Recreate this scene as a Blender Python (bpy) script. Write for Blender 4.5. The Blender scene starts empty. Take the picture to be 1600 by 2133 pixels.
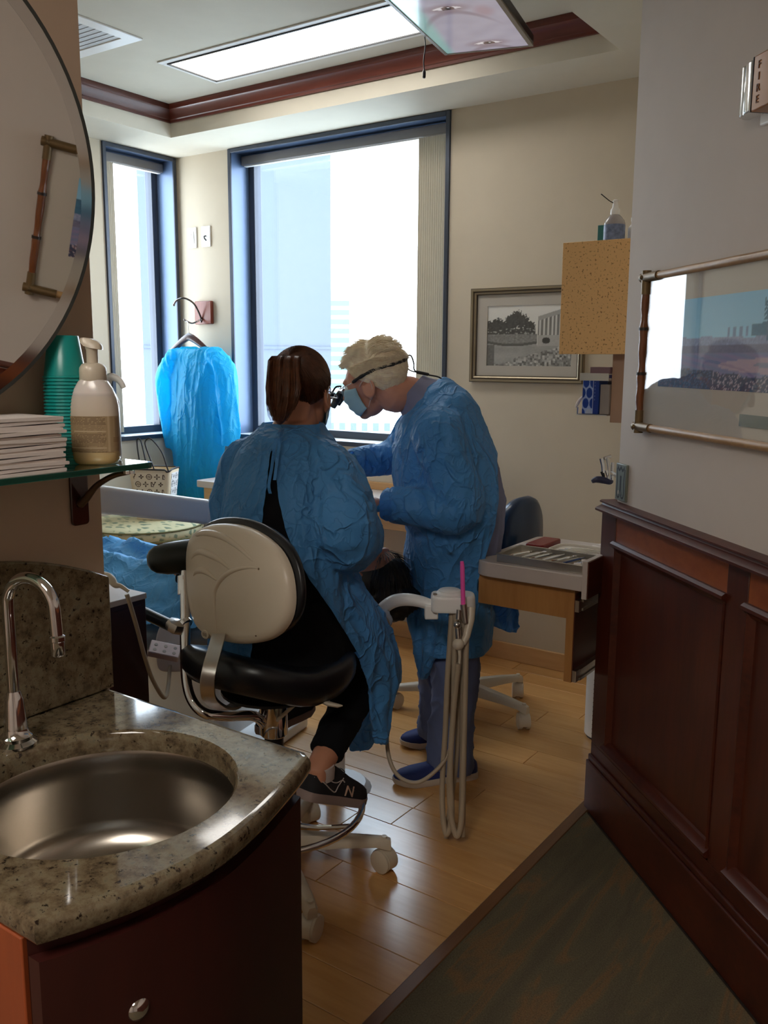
import bpy, bmesh, math, random
import numpy as np
from mathutils import Vector, Matrix, noise
random.seed(7)
sc = bpy.context.scene
C = sc.collection
PI = math.pi
V = Vector

# ------------------------------------------------------------------ camera
F_PX = 1865.0                       # focal length in pixels of a 1600 x 2133 frame
EYE = V((0, 0, 1.42))
_yaw, _pit, _rol = math.radians(34.88), math.radians(80.372), math.radians(0.3786)
CAM_R = Matrix.Rotation(_yaw, 3, 'Z') @ Matrix.Rotation(_pit, 3, 'X') @ Matrix.Rotation(_rol, 3, 'Z')
cam_d = bpy.data.cameras.new('camera')
cam_d.sensor_fit = 'HORIZONTAL'
cam_d.sensor_width = 36.0
cam_d.lens = F_PX / 1600 * 36.0
cam_d.clip_start = 0.02
cam_d.clip_end = 2000
cam = bpy.data.objects.new('camera', cam_d)
C.objects.link(cam)
cam.matrix_world = Matrix.Translation(EYE) @ CAM_R.to_4x4()
sc.camera = cam

# ------------------------------------------------------------------ world, lights, exposure
vs = sc.view_settings
vs.view_transform = 'Standard'
vs.look = 'None'
vs.gamma = 1.0
vs.use_curve_mapping = False
vs.exposure = 1.0
sc.cycles.use_denoising = True
sc.cycles.max_bounces = 10
sc.cycles.diffuse_bounces = 5
sc.cycles.transparent_max_bounces = 16
sc.cycles.sample_clamp_indirect = 6.0
sc.cycles.blur_glossy = 0.5

SKY_STRENGTH = 6.0                  # bright overcast sky
CEIL_PANEL = 4.5                    # troffer diffuser over the chair
HALL_PANEL = 9.0                    # troffer in the hallway, behind the photographer
w = bpy.data.worlds.new('world')
sc.world = w
w.use_nodes = True
nt = w.node_tree
bg = nt.nodes['Background']
tc = nt.nodes.new('ShaderNodeTexCoord')
sp = nt.nodes.new('ShaderNodeSeparateXYZ')
nt.links.new(tc.outputs['Generated'], sp.inputs[0])
rp = nt.nodes.new('ShaderNodeValToRGB')
rp.color_ramp.elements[0].position = 0.0
rp.color_ramp.elements[0].color = (0.86, 0.93, 1.0, 1)
rp.color_ramp.elements[1].position = 1.0
rp.color_ramp.elements[1].color = (0.62, 0.80, 1.0, 1)
nt.links.new(sp.outputs['Z'], rp.inputs[0])
nt.links.new(rp.outputs[0], bg.inputs[0])
bg.inputs[1].default_value = SKY_STRENGTH


def portal(loc, rot, sx, sy):
    l = bpy.data.lights.new('sky_portal', 'AREA')
    l.shape = 'RECTANGLE'
    l.size, l.size_y = sx, sy
    l.cycles.is_portal = True
    o = bpy.data.objects.new('sky_portal', l)
    o.location = loc
    o.rotation_euler = rot
    C.objects.link(o)


portal((-2.955, 3.93, 1.77), (-PI / 2, 0, 0), 1.4, 1.55)            # faces -Y into the room
portal((-4.30, 3.48, 1.77), (0, -PI / 2, 0), 1.55, 0.5)            # faces +X into the room


def P(px, py, d):
    """point at camera depth d behind pixel (px, py) of a 1600 x 2133 frame"""
    return EYE + CAM_R @ V(((px - 800) / F_PX, -(py - 1066.5) / F_PX, -1.0)) * d


M_PX = lambda d: d / F_PX           # metres per pixel at depth d
IR = V((math.cos(_yaw), math.sin(_yaw), 0))       # towards the right of the view, level
AW = V((-math.sin(_yaw), math.cos(_yaw), 0))      # away from the viewer, level
UP = V((0, 0, 1))

# ------------------------------------------------------------------ object helpers
NAMES = {}


def wl(o):
    p = V((0, 0, 0))
    while o is not None:
        p += o.location
        o = o.parent
    return p


def tag(o, label=None, cat=None, group=None, kind=None):
    if label:
        o['label'] = label
    if cat:
        o['category'] = cat
    if group:
        o['group'] = group
    if kind:
        o['kind'] = kind
    return o


def thing(name, label, cat, loc=(0, 0, 0), group=None):
    o = bpy.data.objects.new(name, None)
    o.empty_display_size = 0.05
    C.objects.link(o)
    o.location = loc
    return tag(o, label, cat, group)


def structure(name, loc=(0, 0, 0)):
    o = bpy.data.objects.new(name, None)
    o.empty_display_size = 0.05
    C.objects.link(o)
    o.location = loc
    o['kind'] = 'structure'
    return o


def link_mesh(name, me, mat, parent=None, loc=None):
    o = bpy.data.objects.new(name, me)
    C.objects.link(o)
    if mat is not None and not me.materials:
        for m in (mat if isinstance(mat, (list, tuple)) else [mat]):
            me.materials.append(m)
    if parent is not None:
        o.parent = parent
    if loc is not None:
        o.location = loc
    return o


def copy_tree(o, parent=None):
    c = o.copy()
    C.objects.link(c)
    if parent is not None:
        c.parent = parent
    for ch in o.children:
        copy_tree(ch, c)
    return c


def frame(d, up=V((0, 0, 1))):
    d = d.normalized()
    if abs(d.dot(up)) > 0.98:
        up = V((1, 0, 0)) if abs(d.x) < 0.9 else V((0, 1, 0))
    a = d.cross(up).normalized()
    b = a.cross(d).normalized()
    return a, b, d


class MB:
    """collects shapes; build() links them as one mesh object"""

    def __init__(self):
        self.v, self.f, self.m, self.mi = [], [], [], 0

    def add(self, verts, faces):
        n = len(self.v)
        self.v += [V(p) for p in verts]
        self.f += [tuple(i + n for i in f) for f in faces]
        self.m += [self.mi] * len(faces)
        return self

    def box(self, c, s, R=None):
        c = V(c)
        h = V(s) * 0.5
        vs_ = []
        for z in (-1, 1):
            for y in (-1, 1):
                for x in (-1, 1):
                    p = V((x * h.x, y * h.y, z * h.z))
                    vs_.append(c + (R @ p if R is not None else p))
        return self.add(vs_, [(0, 2, 3, 1), (4, 5, 7, 6), (0, 1, 5, 4), (2, 6, 7, 3), (0, 4, 6, 2), (1, 3, 7, 5)])

    def bx(self, x0, x1, y0, y1, z0, z1):
        return self.box(((x0 + x1) / 2, (y0 + y1) / 2, (z0 + z1) / 2), (abs(x1 - x0), abs(y1 - y0), abs(z1 - z0)))

    def loft(self, rings, cap=True, close=True):
        """rings: lists of equal length of points"""
        n = len(rings[0])
        base = len(self.v)
        vs_, fs = [], []
        for r in rings:
            vs_ += [V(p) for p in r]
        k = n if close else n - 1
        for i in range(len(rings) - 1):
            for j in range(k):
                a, b = i * n + j, i * n + (j + 1) % n
                fs.append((a, b, b + n, a + n))
        if cap:
            fs.append(tuple(reversed(range(n))))
            o = (len(rings) - 1) * n
            fs.append(tuple(o + j for j in range(n)))
        return self.add(vs_, fs)

    def ering(self, c, a, b, n=16):
        return [V(c) + V(a) * math.cos(2 * PI * j / n) + V(b) * math.sin(2 * PI * j / n) for j in range(n)]

    def tube(self, pts, r, n=10, cap=True, up=V((0, 0, 1)), ry=None):
        pts = [V(p) for p in pts]
        rs = r if isinstance(r, (list, tuple)) else [r] * len(pts)
        rings = []
        a0 = None
        for i, p in enumerate(pts):
            d = (pts[min(i + 1, len(pts) - 1)] - pts[max(i - 1, 0)])
            if a0 is None:
                a, b, _ = frame(d, up)
            else:
                dn = d.normalized()
                a = (a0 - dn * a0.dot(dn)).normalized()
                b = a.cross(dn).normalized()
            a0 = a
            q = 1.0 if ry is None else ry
            rings.append(self.ering(p, a * rs[i], b * rs[i] * q, n))
        return self.loft(rings, cap)

    def ctube(self, pts, r, n=10, sub=8, cap=True):
        return self.tube(smooth_path(pts, sub), r, n, cap)

    def cyl(self, p0, p1, r0, r1=None, n=20):
        return self.tube([p0, p1], [r0, r0 if r1 is None else r1], n)

    def lathe(self, prof, c=(0, 0, 0), n=24, axis=V((0, 0, 1)), cap=True, sx=1.0, sy=1.0, up=V((0, 1, 0))):
        a, b, d = frame(V(axis), up)
        rings = []
        for r, z in prof:
            r = max(r, 1e-4)
            rings.append(self.ering(V(c) + d * z, a * r * sx, b * r * sy, n))
        return self.loft(rings, cap)

    def ball(self, c, r, n=16, m=10, R=None):
        c = V(c)
        r = V(r) if not isinstance(r, (int, float)) else V((r, r, r))
        rings = []
        for i in range(m + 1):
            t = -PI / 2 + PI * i / m
            ring = []
            for j in range(n):
                p = V((r.x * max(math.cos(t), 1e-3) * math.cos(2 * PI * j / n), r.y * max(math.cos(t), 1e-3) * math.sin(2 * PI * j / n), r.z * math.sin(t)))
                ring.append(c + (R @ p if R is not None else p))
            rings.append(ring)
        return self.loft(rings, True)

    def prism(self, poly, z0, z1, T=None):
        n = len(poly)
        f = (lambda p: V(p)) if T is None else T
        vs_ = [f((x, y, z0)) for x, y in poly] + [f((x, y, z1)) for x, y in poly]
        fs = [tuple(reversed(range(n))), tuple(range(n, 2 * n))]
        for j in range(n):
            k = (j + 1) % n
            fs.append((j, k, k + n, j + n))
        return self.add(vs_, fs)

    def ring_prism(self, outer, inner, z0, z1, T=None):
        n = len(outer)
        f = (lambda p: V(p)) if T is None else T
        vs_ = []
        for pl, z in ((outer, z0), (inner, z0), (inner, z1), (outer, z1)):
            vs_ += [f((x, y, z)) for x, y in pl]
        fs = []
        for a in range(4):
            b = (a + 1) % 4
            for j in range(n):
                k = (j + 1) % n
                fs.append((a * n + j, b * n + j, b * n + k, a * n + k))
        return self.add(vs_, fs)

    def mesh(self, name, origin=(0, 0, 0), smooth=None, fix=True):
        me = bpy.data.meshes.new(name)
        o = V(origin)
        me.from_pydata([tuple(p - o) for p in self.v], [], self.f)
        if fix:
            bm = bmesh.new()
            bm.from_mesh(me)
            bmesh.ops.recalc_face_normals(bm, faces=bm.faces)
            bm.to_mesh(me)
            bm.free()
        if smooth is not None:
            me.shade_smooth()
            me.set_sharp_from_angle(angle=math.radians(smooth))
        if any(self.m):
            me.polygons.foreach_set('material_index', self.m)
        me.update()
        return me

    def build(self, name, mat, parent=None, loc=None, smooth=40, bevel=0, seg=2, label=None, cat=None, group=None, kind=None):
        o_ = wl(parent) if parent is not None else V((0, 0, 0))
        org = o_ + (V(loc) if loc is not None else V((0, 0, 0)))
        me = self.mesh(name, org, smooth)
        o = link_mesh(name, me, mat, parent, loc)
        if bevel:
            b = o.modifiers.new('bevel', 'BEVEL')
            b.width = bevel
            b.segments = seg
            b.limit_method = 'ANGLE'
            b.angle_limit = math.radians(40)
        return tag(o, label, cat, group, kind)


def smooth_path(pts, sub=8):
    pts = [V(p) for p in pts]
    out = []
    n = len(pts)
    for i in range(n - 1):
        p0, p1, p2, p3 = pts[max(i - 1, 0)], pts[i], pts[i + 1], pts[min(i + 2, n - 1)]
        for k in range(sub):
            t = k / sub
            out.append(0.5 * ((2 * p1) + (p2 - p0) * t + (2 * p0 - 5 * p1 + 4 * p2 - p3) * t * t + (3 * p1 - p0 - 3 * p2 + p3) * t ** 3))
    out.append(pts[-1])
    return out


def lerp_path(vals, n):
    """resample a list of floats smoothly to n values"""
    xs = np.linspace(0, len(vals) - 1, n)
    return list(np.interp(xs, range(len(vals)), vals))


def rounded(poly, r, seg=5):
    """round the corners of a 2D polygon"""
    out = []
    n = len(poly)
    for i in range(n):
        p = V((*poly[i], 0))
        a = V((*poly[i - 1], 0)) - p
        b = V((*poly[(i + 1) % n], 0)) - p
        rr = min(r if not isinstance(r, (list, tuple)) else r[i], a.length * .49, b.length * .49)
        if rr < 1e-5:
            out.append((p.x, p.y))
            continue
        p0, p2 = p + a.normalized() * rr, p + b.normalized() * rr
        for k in range(seg + 1):
            t = k / seg
            q = p0 * (1 - t) ** 2 + p * 2 * t * (1 - t) + p2 * t * t
            out.append((q.x, q.y))
    return out


def rect(x0, x1, y0, y1):
    return [(x0, y0), (x1, y0), (x1, y1), (x0, y1)]


def circ(cx, cy, rx, ry=None, n=32):
    ry = rx if ry is None else ry
    return [(cx + rx * math.cos(2 * PI * j / n), cy + ry * math.sin(2 * PI * j / n)) for j in range(n)]


def fuse(mb, voxel=0.006, smooth=4, factor=0.5):
    """union of overlapping closed shapes into one continuous skin, returned as mesh"""
    me = mb.mesh('fuse')
    o = bpy.data.objects.new('fuse', me)
    C.objects.link(o)
    r = o.modifiers.new('r', 'REMESH')
    r.mode = 'VOXEL'
    r.voxel_size = voxel
    if smooth:
        s = o.modifiers.new('s', 'SMOOTH')
        s.factor = factor
        s.iterations = smooth
    dg = bpy.context.evaluated_depsgraph_get()
    dg.update()
    out = bpy.data.meshes.new_from_object(o.evaluated_get(dg))
    bpy.data.objects.remove(o)
    bpy.data.meshes.remove(me)
    return out


def finish(me, name, mat, parent, smooth=True, **kw):
    o_ = wl(parent) if parent is not None else V((0, 0, 0))
    if o_.length > 0:
        me.transform(Matrix.Translation(-o_))
    me.name = name
    me.materials.clear()
    if smooth:
        me.shade_smooth()
    o = link_mesh(name, me, mat, parent)
    return tag(o, **kw)


def displace(me, fn):
    """move each vertex by fn(co, normal) -> vector"""
    n = len(me.vertices)
    co = np.empty(n * 3)
    me.vertices.foreach_get('co', co)
    no = np.array([tuple(v.normal) for v in me.vertices])
    co = co.reshape(-1, 3)
    out = np.array([tuple(fn(V(c), V(k))) for c, k in zip(co, no)])
    me.vertices.foreach_set('co', (co + out).ravel())
    me.update()


def ridge(p, s, k=3.0):
    n_ = noise.noise(p * s)
    return (1 - min(1.0, abs(n_) * 2.2)) ** k


def cut_faces(me, test):
    bm = bmesh.new()
    bm.from_mesh(me)
    dead = [f for f in bm.faces if test(f.calc_center_median(), f.normal)]
    bmesh.ops.delete(bm, geom=dead, context='FACES')
    # calm the ragged rim
    for _ in range(6):
        mv = {}
        for v in bm.verts:
            if v.is_boundary:
                nb = [e.other_vert(v).co for e in v.link_edges if e.is_boundary]
                if len(nb) == 2:
                    mv[v] = (v.co * 0.4 + (nb[0] + nb[1]) * 0.3)
        for v, c in mv.items():
            v.co = c
    bm.to_mesh(me)
    bm.free()
    me.update()


def grid_mesh(nu, nv, fn, thick=0.0):
    """surface from fn(u, v) with u, v in 0..1, optionally given thickness"""
    mb = MB()
    vs_ = [fn(i / nu, j / nv) for j in range(nv + 1) for i in range(nu + 1)]
    fs = [(j * (nu + 1) + i, j * (nu + 1) + i + 1, (j + 1) * (nu + 1) + i + 1, (j + 1) * (nu + 1) + i) for j in range(nv) for i in range(nu)]
    mb.add(vs_, fs)
    return mb


def print_panel(name, nx, ny, T, fn, mat, parent, thick=0.0006, **kw):
    """a flat printed sheet: fn(u, v) -> rgb for every vertex of a fine grid; T maps (u, v) to a point; v runs upwards"""
    vs_ = [T(i / nx, j / ny) for j in range(ny + 1) for i in range(nx + 1)]
    fs = [(j * (nx + 1) + i, j * (nx + 1) + i + 1, (j + 1) * (nx + 1) + i + 1, (j + 1) * (nx + 1) + i) for j in range(ny) for i in range(nx)]
    o_ = wl(parent) if parent is not None else V((0, 0, 0))
    me = bpy.data.meshes.new(name)
    me.from_pydata([tuple(V(p) - o_) for p in vs_], [], fs)
    at = me.color_attributes.new('Col', 'FLOAT_COLOR', 'POINT')
    cols = []
    for j in range(ny + 1):
        for i in range(nx + 1):
            c = fn(i / nx, j / ny)
            cols += [lin(c[0]), lin(c[1]), lin(c[2]), 1.0]
    at.data.foreach_set('color', cols)
    me.update()
    o = link_mesh(name, me, mat, parent)
    return tag(o, **kw)


def lin(c):
    c = max(0.0, min(1.0, c))
    return c / 12.92 if c <= 0.04045 else ((c + 0.055) / 1.055) ** 2.4


def rgb(r, g=None, b=None):
    """sRGB 0..255 to linear"""
    return (lin(r / 255), lin(g / 255), lin(b / 255), 1.0)


ORD = ['first', 'second', 'third', 'fourth', 'fifth', 'sixth', 'seventh', 'eighth', 'ninth', 'tenth', 'eleventh', 'twelfth', 'thirteenth', 'fourteenth', 'fifteenth', 'sixteenth', 'seventeenth', 'eighteenth', 'nineteenth', 'twentieth', 'twenty-first', 'twenty-second', 'twenty-third', 'twenty-fourth', 'twenty-fifth', 'twenty-sixth']


# ------------------------------------------------------------------ materials
def new_mat(name):
    m = bpy.data.materials.new(name)
    m.use_nodes = True
    return m, m.node_tree, m.node_tree.nodes['Principled BSDF']


def N(nt, t, **kw):
    n = nt.nodes.new(t)
    for k, v in kw.items():
        setattr(n, k, v)
    return n


def coords(nt, scale=(1, 1, 1), rot=(0, 0, 0), out='Object'):
    tc_ = N(nt, 'ShaderNodeTexCoord')
    mp = N(nt, 'ShaderNodeMapping')
    mp.inputs['Scale'].default_value = scale
    mp.inputs['Rotation'].default_value = rot
    nt.links.new(tc_.outputs[out], mp.inputs[0])
    return mp.outputs[0]


def noise_tex(nt, vec, scale, detail=4, rough=0.55, typ='FBM', dist=0.0):
    n = N(nt, 'ShaderNodeTexNoise')
    n.noise_type = typ
    n.inputs['Scale'].default_value = scale
    n.inputs['Detail'].default_value = detail
    n.inputs['Roughness'].default_value = rough
    n.inputs['Distortion'].default_value = dist
    nt.links.new(vec, n.inputs['Vector'])
    return n.outputs[0]


def ramp(nt, fac, stops):
    r = N(nt, 'ShaderNodeValToRGB')
    e = r.color_ramp.elements
    while len(e) < len(stops):
        e.new(0.5)
    for i, (p, c) in enumerate(stops):
        e[i].position = p
        e[i].color = c
    nt.links.new(fac, r.inputs[0])
    return r.outputs[0]


def bump(nt, b, h, strength=0.3, dist=0.002):
    n = N(nt, 'ShaderNodeBump')
    n.inputs['Strength'].default_value = strength
    n.inputs['Distance'].default_value = dist
    nt.links.new(h, n.inputs['Height'])
    nt.links.new(n.outputs[0], b.inputs['Normal'])
    return n


def plain(name, c, rough=0.5, metal=0.0, var=0.06, scale=8, spec=0.5, coat=0.0, bmp=0.0, bscale=120):
    m, nt, b = new_mat(name)
    v = coords(nt)
    h = noise_tex(nt, v, scale, 3)
    lo = tuple(x * (1 - var) for x in c[:3]) + (1,)
    hi = tuple(min(1, x * (1 + var)) for x in c[:3]) + (1,)
    nt.links.new(ramp(nt, h, [(0.3, lo), (0.7, hi)]), b.inputs['Base Color'])
    b.inputs['Roughness'].default_value = rough
    b.inputs['Metallic'].default_value = metal
    b.inputs['Specular IOR Level'].default_value = spec
    b.inputs['Coat Weight'].default_value = coat
    b.inputs['Coat Roughness'].default_value = 0.15
    if bmp:
        bump(nt, b, noise_tex(nt, v, bscale, 3), bmp, 0.001)
    return m


def wood(name, c0, c1, axis='z', scale=6, rough=0.35, coat=0.15, out='Object', vary=0.0):
    m, nt, b = new_mat(name)
    s = {'x': (0.12, 1, 1), 'y': (1, 0.12, 1), 'z': (1, 1, 0.12)}[axis]
    v = coords(nt, s, out=out)
    if vary:
        oi = N(nt, 'ShaderNodeObjectInfo')
        ad = N(nt, 'ShaderNodeVectorMath', operation='MULTIPLY_ADD')
        cv = N(nt, 'ShaderNodeCombineXYZ')
        nt.links.new(oi.outputs['Random'], cv.inputs[0])
        nt.links.new(oi.outputs['Random'], cv.inputs[1])
        nt.links.new(cv.outputs[0], ad.inputs[0])
        ad.inputs[1].default_value = (7, 5, 3)
        nt.links.new(v, ad.inputs[2])
        v = ad.outputs[0]
    h1 = noise_tex(nt, v, scale, 5, 0.6, dist=0.6)
    h2 = noise_tex(nt, v, scale * 9, 3, 0.6)
    mx = N(nt, 'ShaderNodeMix', data_type='FLOAT')
    mx.inputs[0].default_value = 0.35
    nt.links.new(h1, mx.inputs[2])
    nt.links.new(h2, mx.inputs[3])
    col = ramp(nt, mx.outputs[0], [(0.33, c0), (0.66, c1)])
    if vary:
        hs = N(nt, 'ShaderNodeHueSaturation')
        mr = N(nt, 'ShaderNodeMapRange')
        mr.inputs[3].default_value = 1 - vary
        mr.inputs[4].default_value = 1 + vary
        nt.links.new(oi.outputs['Random'], mr.inputs[0])
        nt.links.new(mr.outputs[0], hs.inputs['Value'])
        nt.links.new(col, hs.inputs['Color'])
        col = hs.outputs[0]
    nt.links.new(col, b.inputs['Base Color'])
    b.inputs['Roughness'].default_value = rough
    b.inputs['Coat Weight'].default_value = coat
    b.inputs['Coat Roughness'].default_value = 0.2
    bump(nt, b, h2, 0.08, 0.0006)
    return m


def gown_mat(name, c, trans=0.3, bs=0.9, scale=1.0):
    m, nt, b = new_mat(name)
    v = coords(nt, (1, 1, 0.55))
    h0 = noise_tex(nt, v, 3.0 * scale, 3)
    lo = tuple(x * 0.86 for x in c[:3]) + (1,)
    hi = tuple(min(1, x * 1.12) for x in c[:3]) + (1,)
    col = ramp(nt, h0, [(0.3, lo), (0.7, hi)])
    nt.links.new(col, b.inputs['Base Color'])
    b.inputs['Roughness'].default_value = 0.5
    b.inputs['Specular IOR Level'].default_value = 0.35
    b.inputs['Sheen Weight'].default_value = 0.08
    def creases(sc_, st, rot, wide, seed):
        vv_ = coords(nt, st, rot)
        of = N(nt, 'ShaderNodeVectorMath', operation='ADD')
        of.inputs[1].default_value = (seed, seed * 1.7, seed * .3)
        nt.links.new(vv_, of.inputs[0])
        n_ = noise_tex(nt, of.outputs[0], sc_ * scale, 2.0, 0.5, dist=0.5)
        s1 = N(nt, 'ShaderNodeMath', operation='SUBTRACT')
        s1.inputs[1].default_value = 0.5
        nt.links.new(n_, s1.inputs[0])
        ab = N(nt, 'ShaderNodeMath', operation='ABSOLUTE')
        nt.links.new(s1.outputs[0], ab.inputs[0])
        mr_ = N(nt, 'ShaderNodeMapRange')
        mr_.inputs[1].default_value = 0.0
        mr_.inputs[2].default_value = wide
        mr_.inputs[3].default_value = 1.0
        mr_.inputs[4].default_value = 0.0
        nt.links.new(ab.outputs[0], mr_.inputs[0])
        pw_ = N(nt, 'ShaderNodeMath', operation='POWER')
        pw_.inputs[1].default_value = 1.6
        nt.links.new(mr_.outputs[0], pw_.inputs[0])
        return pw_.outputs[0]
    tot = None
    for args, wgt in (((5, (1, 1, .32), (0, 0, 0), .10, 0), 1.0), ((7.5, (1, 1, .45), (.7, .3, 0), .075, 3), .85), ((12, (1, 1, .8), (-.6, .5, .4), .06, 7), .5), ((24, (1, 1, 1), (0, 0, 0), .06, 11), .16)):
        ml_ = N(nt, 'ShaderNodeMath', operation='MULTIPLY')
        ml_.inputs[1].default_value = wgt
        nt.links.new(creases(*args), ml_.inputs[0])
        if tot is None:
            tot = ml_.outputs[0]
        else:
            ad_ = N(nt, 'ShaderNodeMath', operation='ADD')
            nt.links.new(tot, ad_.inputs[0])
            nt.links.new(ml_.outputs[0], ad_.inputs[1])
            tot = ad_.outputs[0]
    bn = bump(nt, b, tot, bs, 0.0085)
    tr = N(nt, 'ShaderNodeBsdfTranslucent')
    nt.links.new(col, tr.inputs[0])
    nt.links.new(bn.outputs[0], tr.inputs['Normal'])
    ms = N(nt, 'ShaderNodeMixShader')
    ms.inputs[0].default_value = trans
    nt.links.new(b.outputs[0], ms.inputs[1])
    nt.links.new(tr.outputs[0], ms.inputs[2])
    nt.links.new(ms.outputs[0], nt.nodes['Material Output'].inputs[0])
    return m


def glass_mat(name, tint=(1, 1, 1, 1), refl=1.0):
    """thin pane: clear transmission plus Fresnel reflection"""
    m, nt, b = new_mat(name)
    nt.nodes.remove(b)
    t = N(nt, 'ShaderNodeBsdfTransparent')
    t.inputs[0].default_value = tint
    g = N(nt, 'ShaderNodeBsdfGlossy')
    g.inputs['Roughness'].default_value = 0.0
    fr = N(nt, 'ShaderNodeFresnel')
    ge = N(nt, 'ShaderNodeNewGeometry')          # a straight ray leaves the pane as it entered: same reflectance on both faces
    io = N(nt, 'ShaderNodeMath', operation='MULTIPLY_ADD')
    io.inputs[1].default_value = 1 / 1.5 - 1.5
    io.inputs[2].default_value = 1.5
    nt.links.new(ge.outputs['Backfacing'], io.inputs[0])
    nt.links.new(io.outputs[0], fr.inputs[0])
    ml = N(nt, 'ShaderNodeMath', operation='MULTIPLY')
    ml.inputs[1].default_value = refl
    nt.links.new(fr.outputs[0], ml.inputs[0])
    ms = N(nt, 'ShaderNodeMixShader')
    nt.links.new(ml.outputs[0], ms.inputs[0])
    nt.links.new(t.outputs[0], ms.inputs[1])
    nt.links.new(g.outputs[0], ms.inputs[2])
    nt.links.new(ms.outputs[0], nt.nodes['Material Output'].inputs[0])
    return m


def emit_mat(name, c, s):
    m, nt, b = new_mat(name)
    nt.nodes.remove(b)
    e = N(nt, 'ShaderNodeEmission')
    v = coords(nt)
    h = noise_tex(nt, v, 3, 1)
    lo = tuple(x * .96 for x in c[:3]) + (1,)
    nt.links.new(ramp(nt, h, [(0.3, lo), (0.7, c)]), e.inputs[0])
    e.inputs[1].default_value = s
    nt.links.new(e.outputs[0], nt.nodes['Material Output'].inputs[0])
    return m


def print_mat(name, rough=0.6, emit=0.0, spec=0.4):
    m, nt, b = new_mat(name)
    a = N(nt, 'ShaderNodeAttribute')
    a.attribute_name = 'Col'
    nt.links.new(a.outputs[0], b.inputs['Base Color'])
    b.inputs['Roughness'].default_value = rough
    b.inputs['Specular IOR Level'].default_value = spec
    if emit:
        nt.links.new(a.outputs[0], b.inputs['Emission Color'])
        b.inputs['Emission Strength'].default_value = emit
    return m


def granite_mat(name):
    m, nt, b = new_mat(name)
    v = coords(nt)
    a = noise_tex(nt, v, 44, 6, 0.7)
    base = ramp(nt, a, [(0.30, rgb(60, 50, 38)), (0.45, rgb(98, 84, 64)), (0.58, rgb(118, 106, 84)), (0.75, rgb(88, 90, 78))])
    f = noise_tex(nt, v, 110, 4, 0.7)
    dk = ramp(nt, f, [(0.34, (1, 1, 1, 1)), (0.42, (0, 0, 0, 1))])
    g = noise_tex(nt, v, 9, 3, 0.6)
    gm = ramp(nt, g, [(0.42, (0, 0, 0, 1)), (0.62, (1, 1, 1, 1))])
    mu = N(nt, 'ShaderNodeMix', data_type='FLOAT')
    nt.links.new(gm, mu.inputs[0])
    mu.inputs[2].default_value = 0.15
    nt.links.new(dk, mu.inputs[3])
    mx = N(nt, 'ShaderNodeMix', data_type='RGBA')
    nt.links.new(dk, mx.inputs[0])
    nt.links.new(base, mx.inputs[6])
    mx.inputs[7].default_value = rgb(40, 30, 24)
    nt.links.new(mx.outputs[2], b.inputs['Base Color'])
    b.inputs['Roughness'].default_value = 0.07
    b.inputs['Coat Weight'].default_value = 0.15
    b.inputs['Coat Roughness'].default_value = 0.04
    return m


def carpet_mat(name):
    m, nt, b = new_mat(name)
    v = coords(nt)
    st = noise_tex(nt, coords(nt, (9, 1.6, 1), (0, 0, 0.55)), 1.4, 3, 0.6, dist=1.2)
    fi = noise_tex(nt, v, 260, 2, 0.7)
    col = ramp(nt, st, [(0.35, rgb(98, 90, 74)), (0.54, rgb(106, 98, 78)), (0.63, rgb(126, 100, 72)), (0.72, rgb(102, 94, 76))])
    mx = N(nt, 'ShaderNodeMix', data_type='RGBA', blend_type='MULTIPLY')
    mx.inputs[0].default_value = 0.7
    nt.links.new(col, mx.inputs[6])
    nt.links.new(ramp(nt, fi, [(0.3, (0.55, 0.55, 0.55, 1)), (0.7, (1.2, 1.2, 1.2, 1))]), mx.inputs[7])
    nt.links.new(mx.outputs[2], b.inputs['Base Color'])
    b.inputs['Roughness'].default_value = 0.95
    b.inputs['Specular IOR Level'].default_value = 0.1
    bump(nt, b, fi, 0.6, 0.003)
    return m


def speckle_mat(name, c, d):
    m, nt, b = new_mat(name)
    f = noise_tex(nt, coords(nt), 150, 2, 0.5)
    nt.links.new(ramp(nt, f, [(0.33, d), (0.40, c)]), b.inputs['Base Color'])
    b.inputs['Roughness'].default_value = 0.6
    return m


def brushed(name, c, rough=0.3):
    m, nt, b = new_mat(name)
    h = noise_tex(nt, coords(nt, (1, 1, 30)), 30, 3)
    nt.links.new(ramp(nt, h, [(0.3, tuple(x * .9 for x in c[:3]) + (1,)), (0.7, c)]), b.inputs['Base Color'])
    b.inputs['Metallic'].default_value = 1.0
    b.inputs['Roughness'].default_value = rough
    b.inputs['Anisotropic'].default_value = 0.5
    bump(nt, b, h, 0.03, 0.0005)
    return m


WALL = plain('cream_wall_paint', rgb(205, 192, 170), 0.75, var=0.02, bmp=0.04, bscale=260)
WALL3 = plain('warm_greige_wall_paint', rgb(196, 172, 150), 0.75, var=0.02, bmp=0.04, bscale=260)
WALL2 = plain('greige_wall_paint', rgb(204, 193, 184), 0.75, var=0.02, bmp=0.04, bscale=260)
CEIL = plain('ceiling_paint', rgb(214, 207, 190), 0.85, var=0.02)
CHERRY = wood('cherry_wood', rgb(56, 20, 11), rgb(90, 37, 19), 'z', 7, 0.42, 0.12)
CHERRY_H = wood('cherry_wood_level', rgb(56, 20, 11), rgb(90, 37, 19), 'y', 7, 0.42, 0.12)
FRIEZE = wood('amber_cherry_wood', rgb(134, 66, 28), rgb(166, 92, 46), 'y', 5, 0.42, 0.12)
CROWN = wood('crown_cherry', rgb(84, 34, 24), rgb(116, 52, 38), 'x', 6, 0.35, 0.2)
VANITY = wood('vanity_cherry', rgb(44, 14, 11), rgb(58, 19, 14), 'z', 5, 0.45, 0.08)
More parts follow.
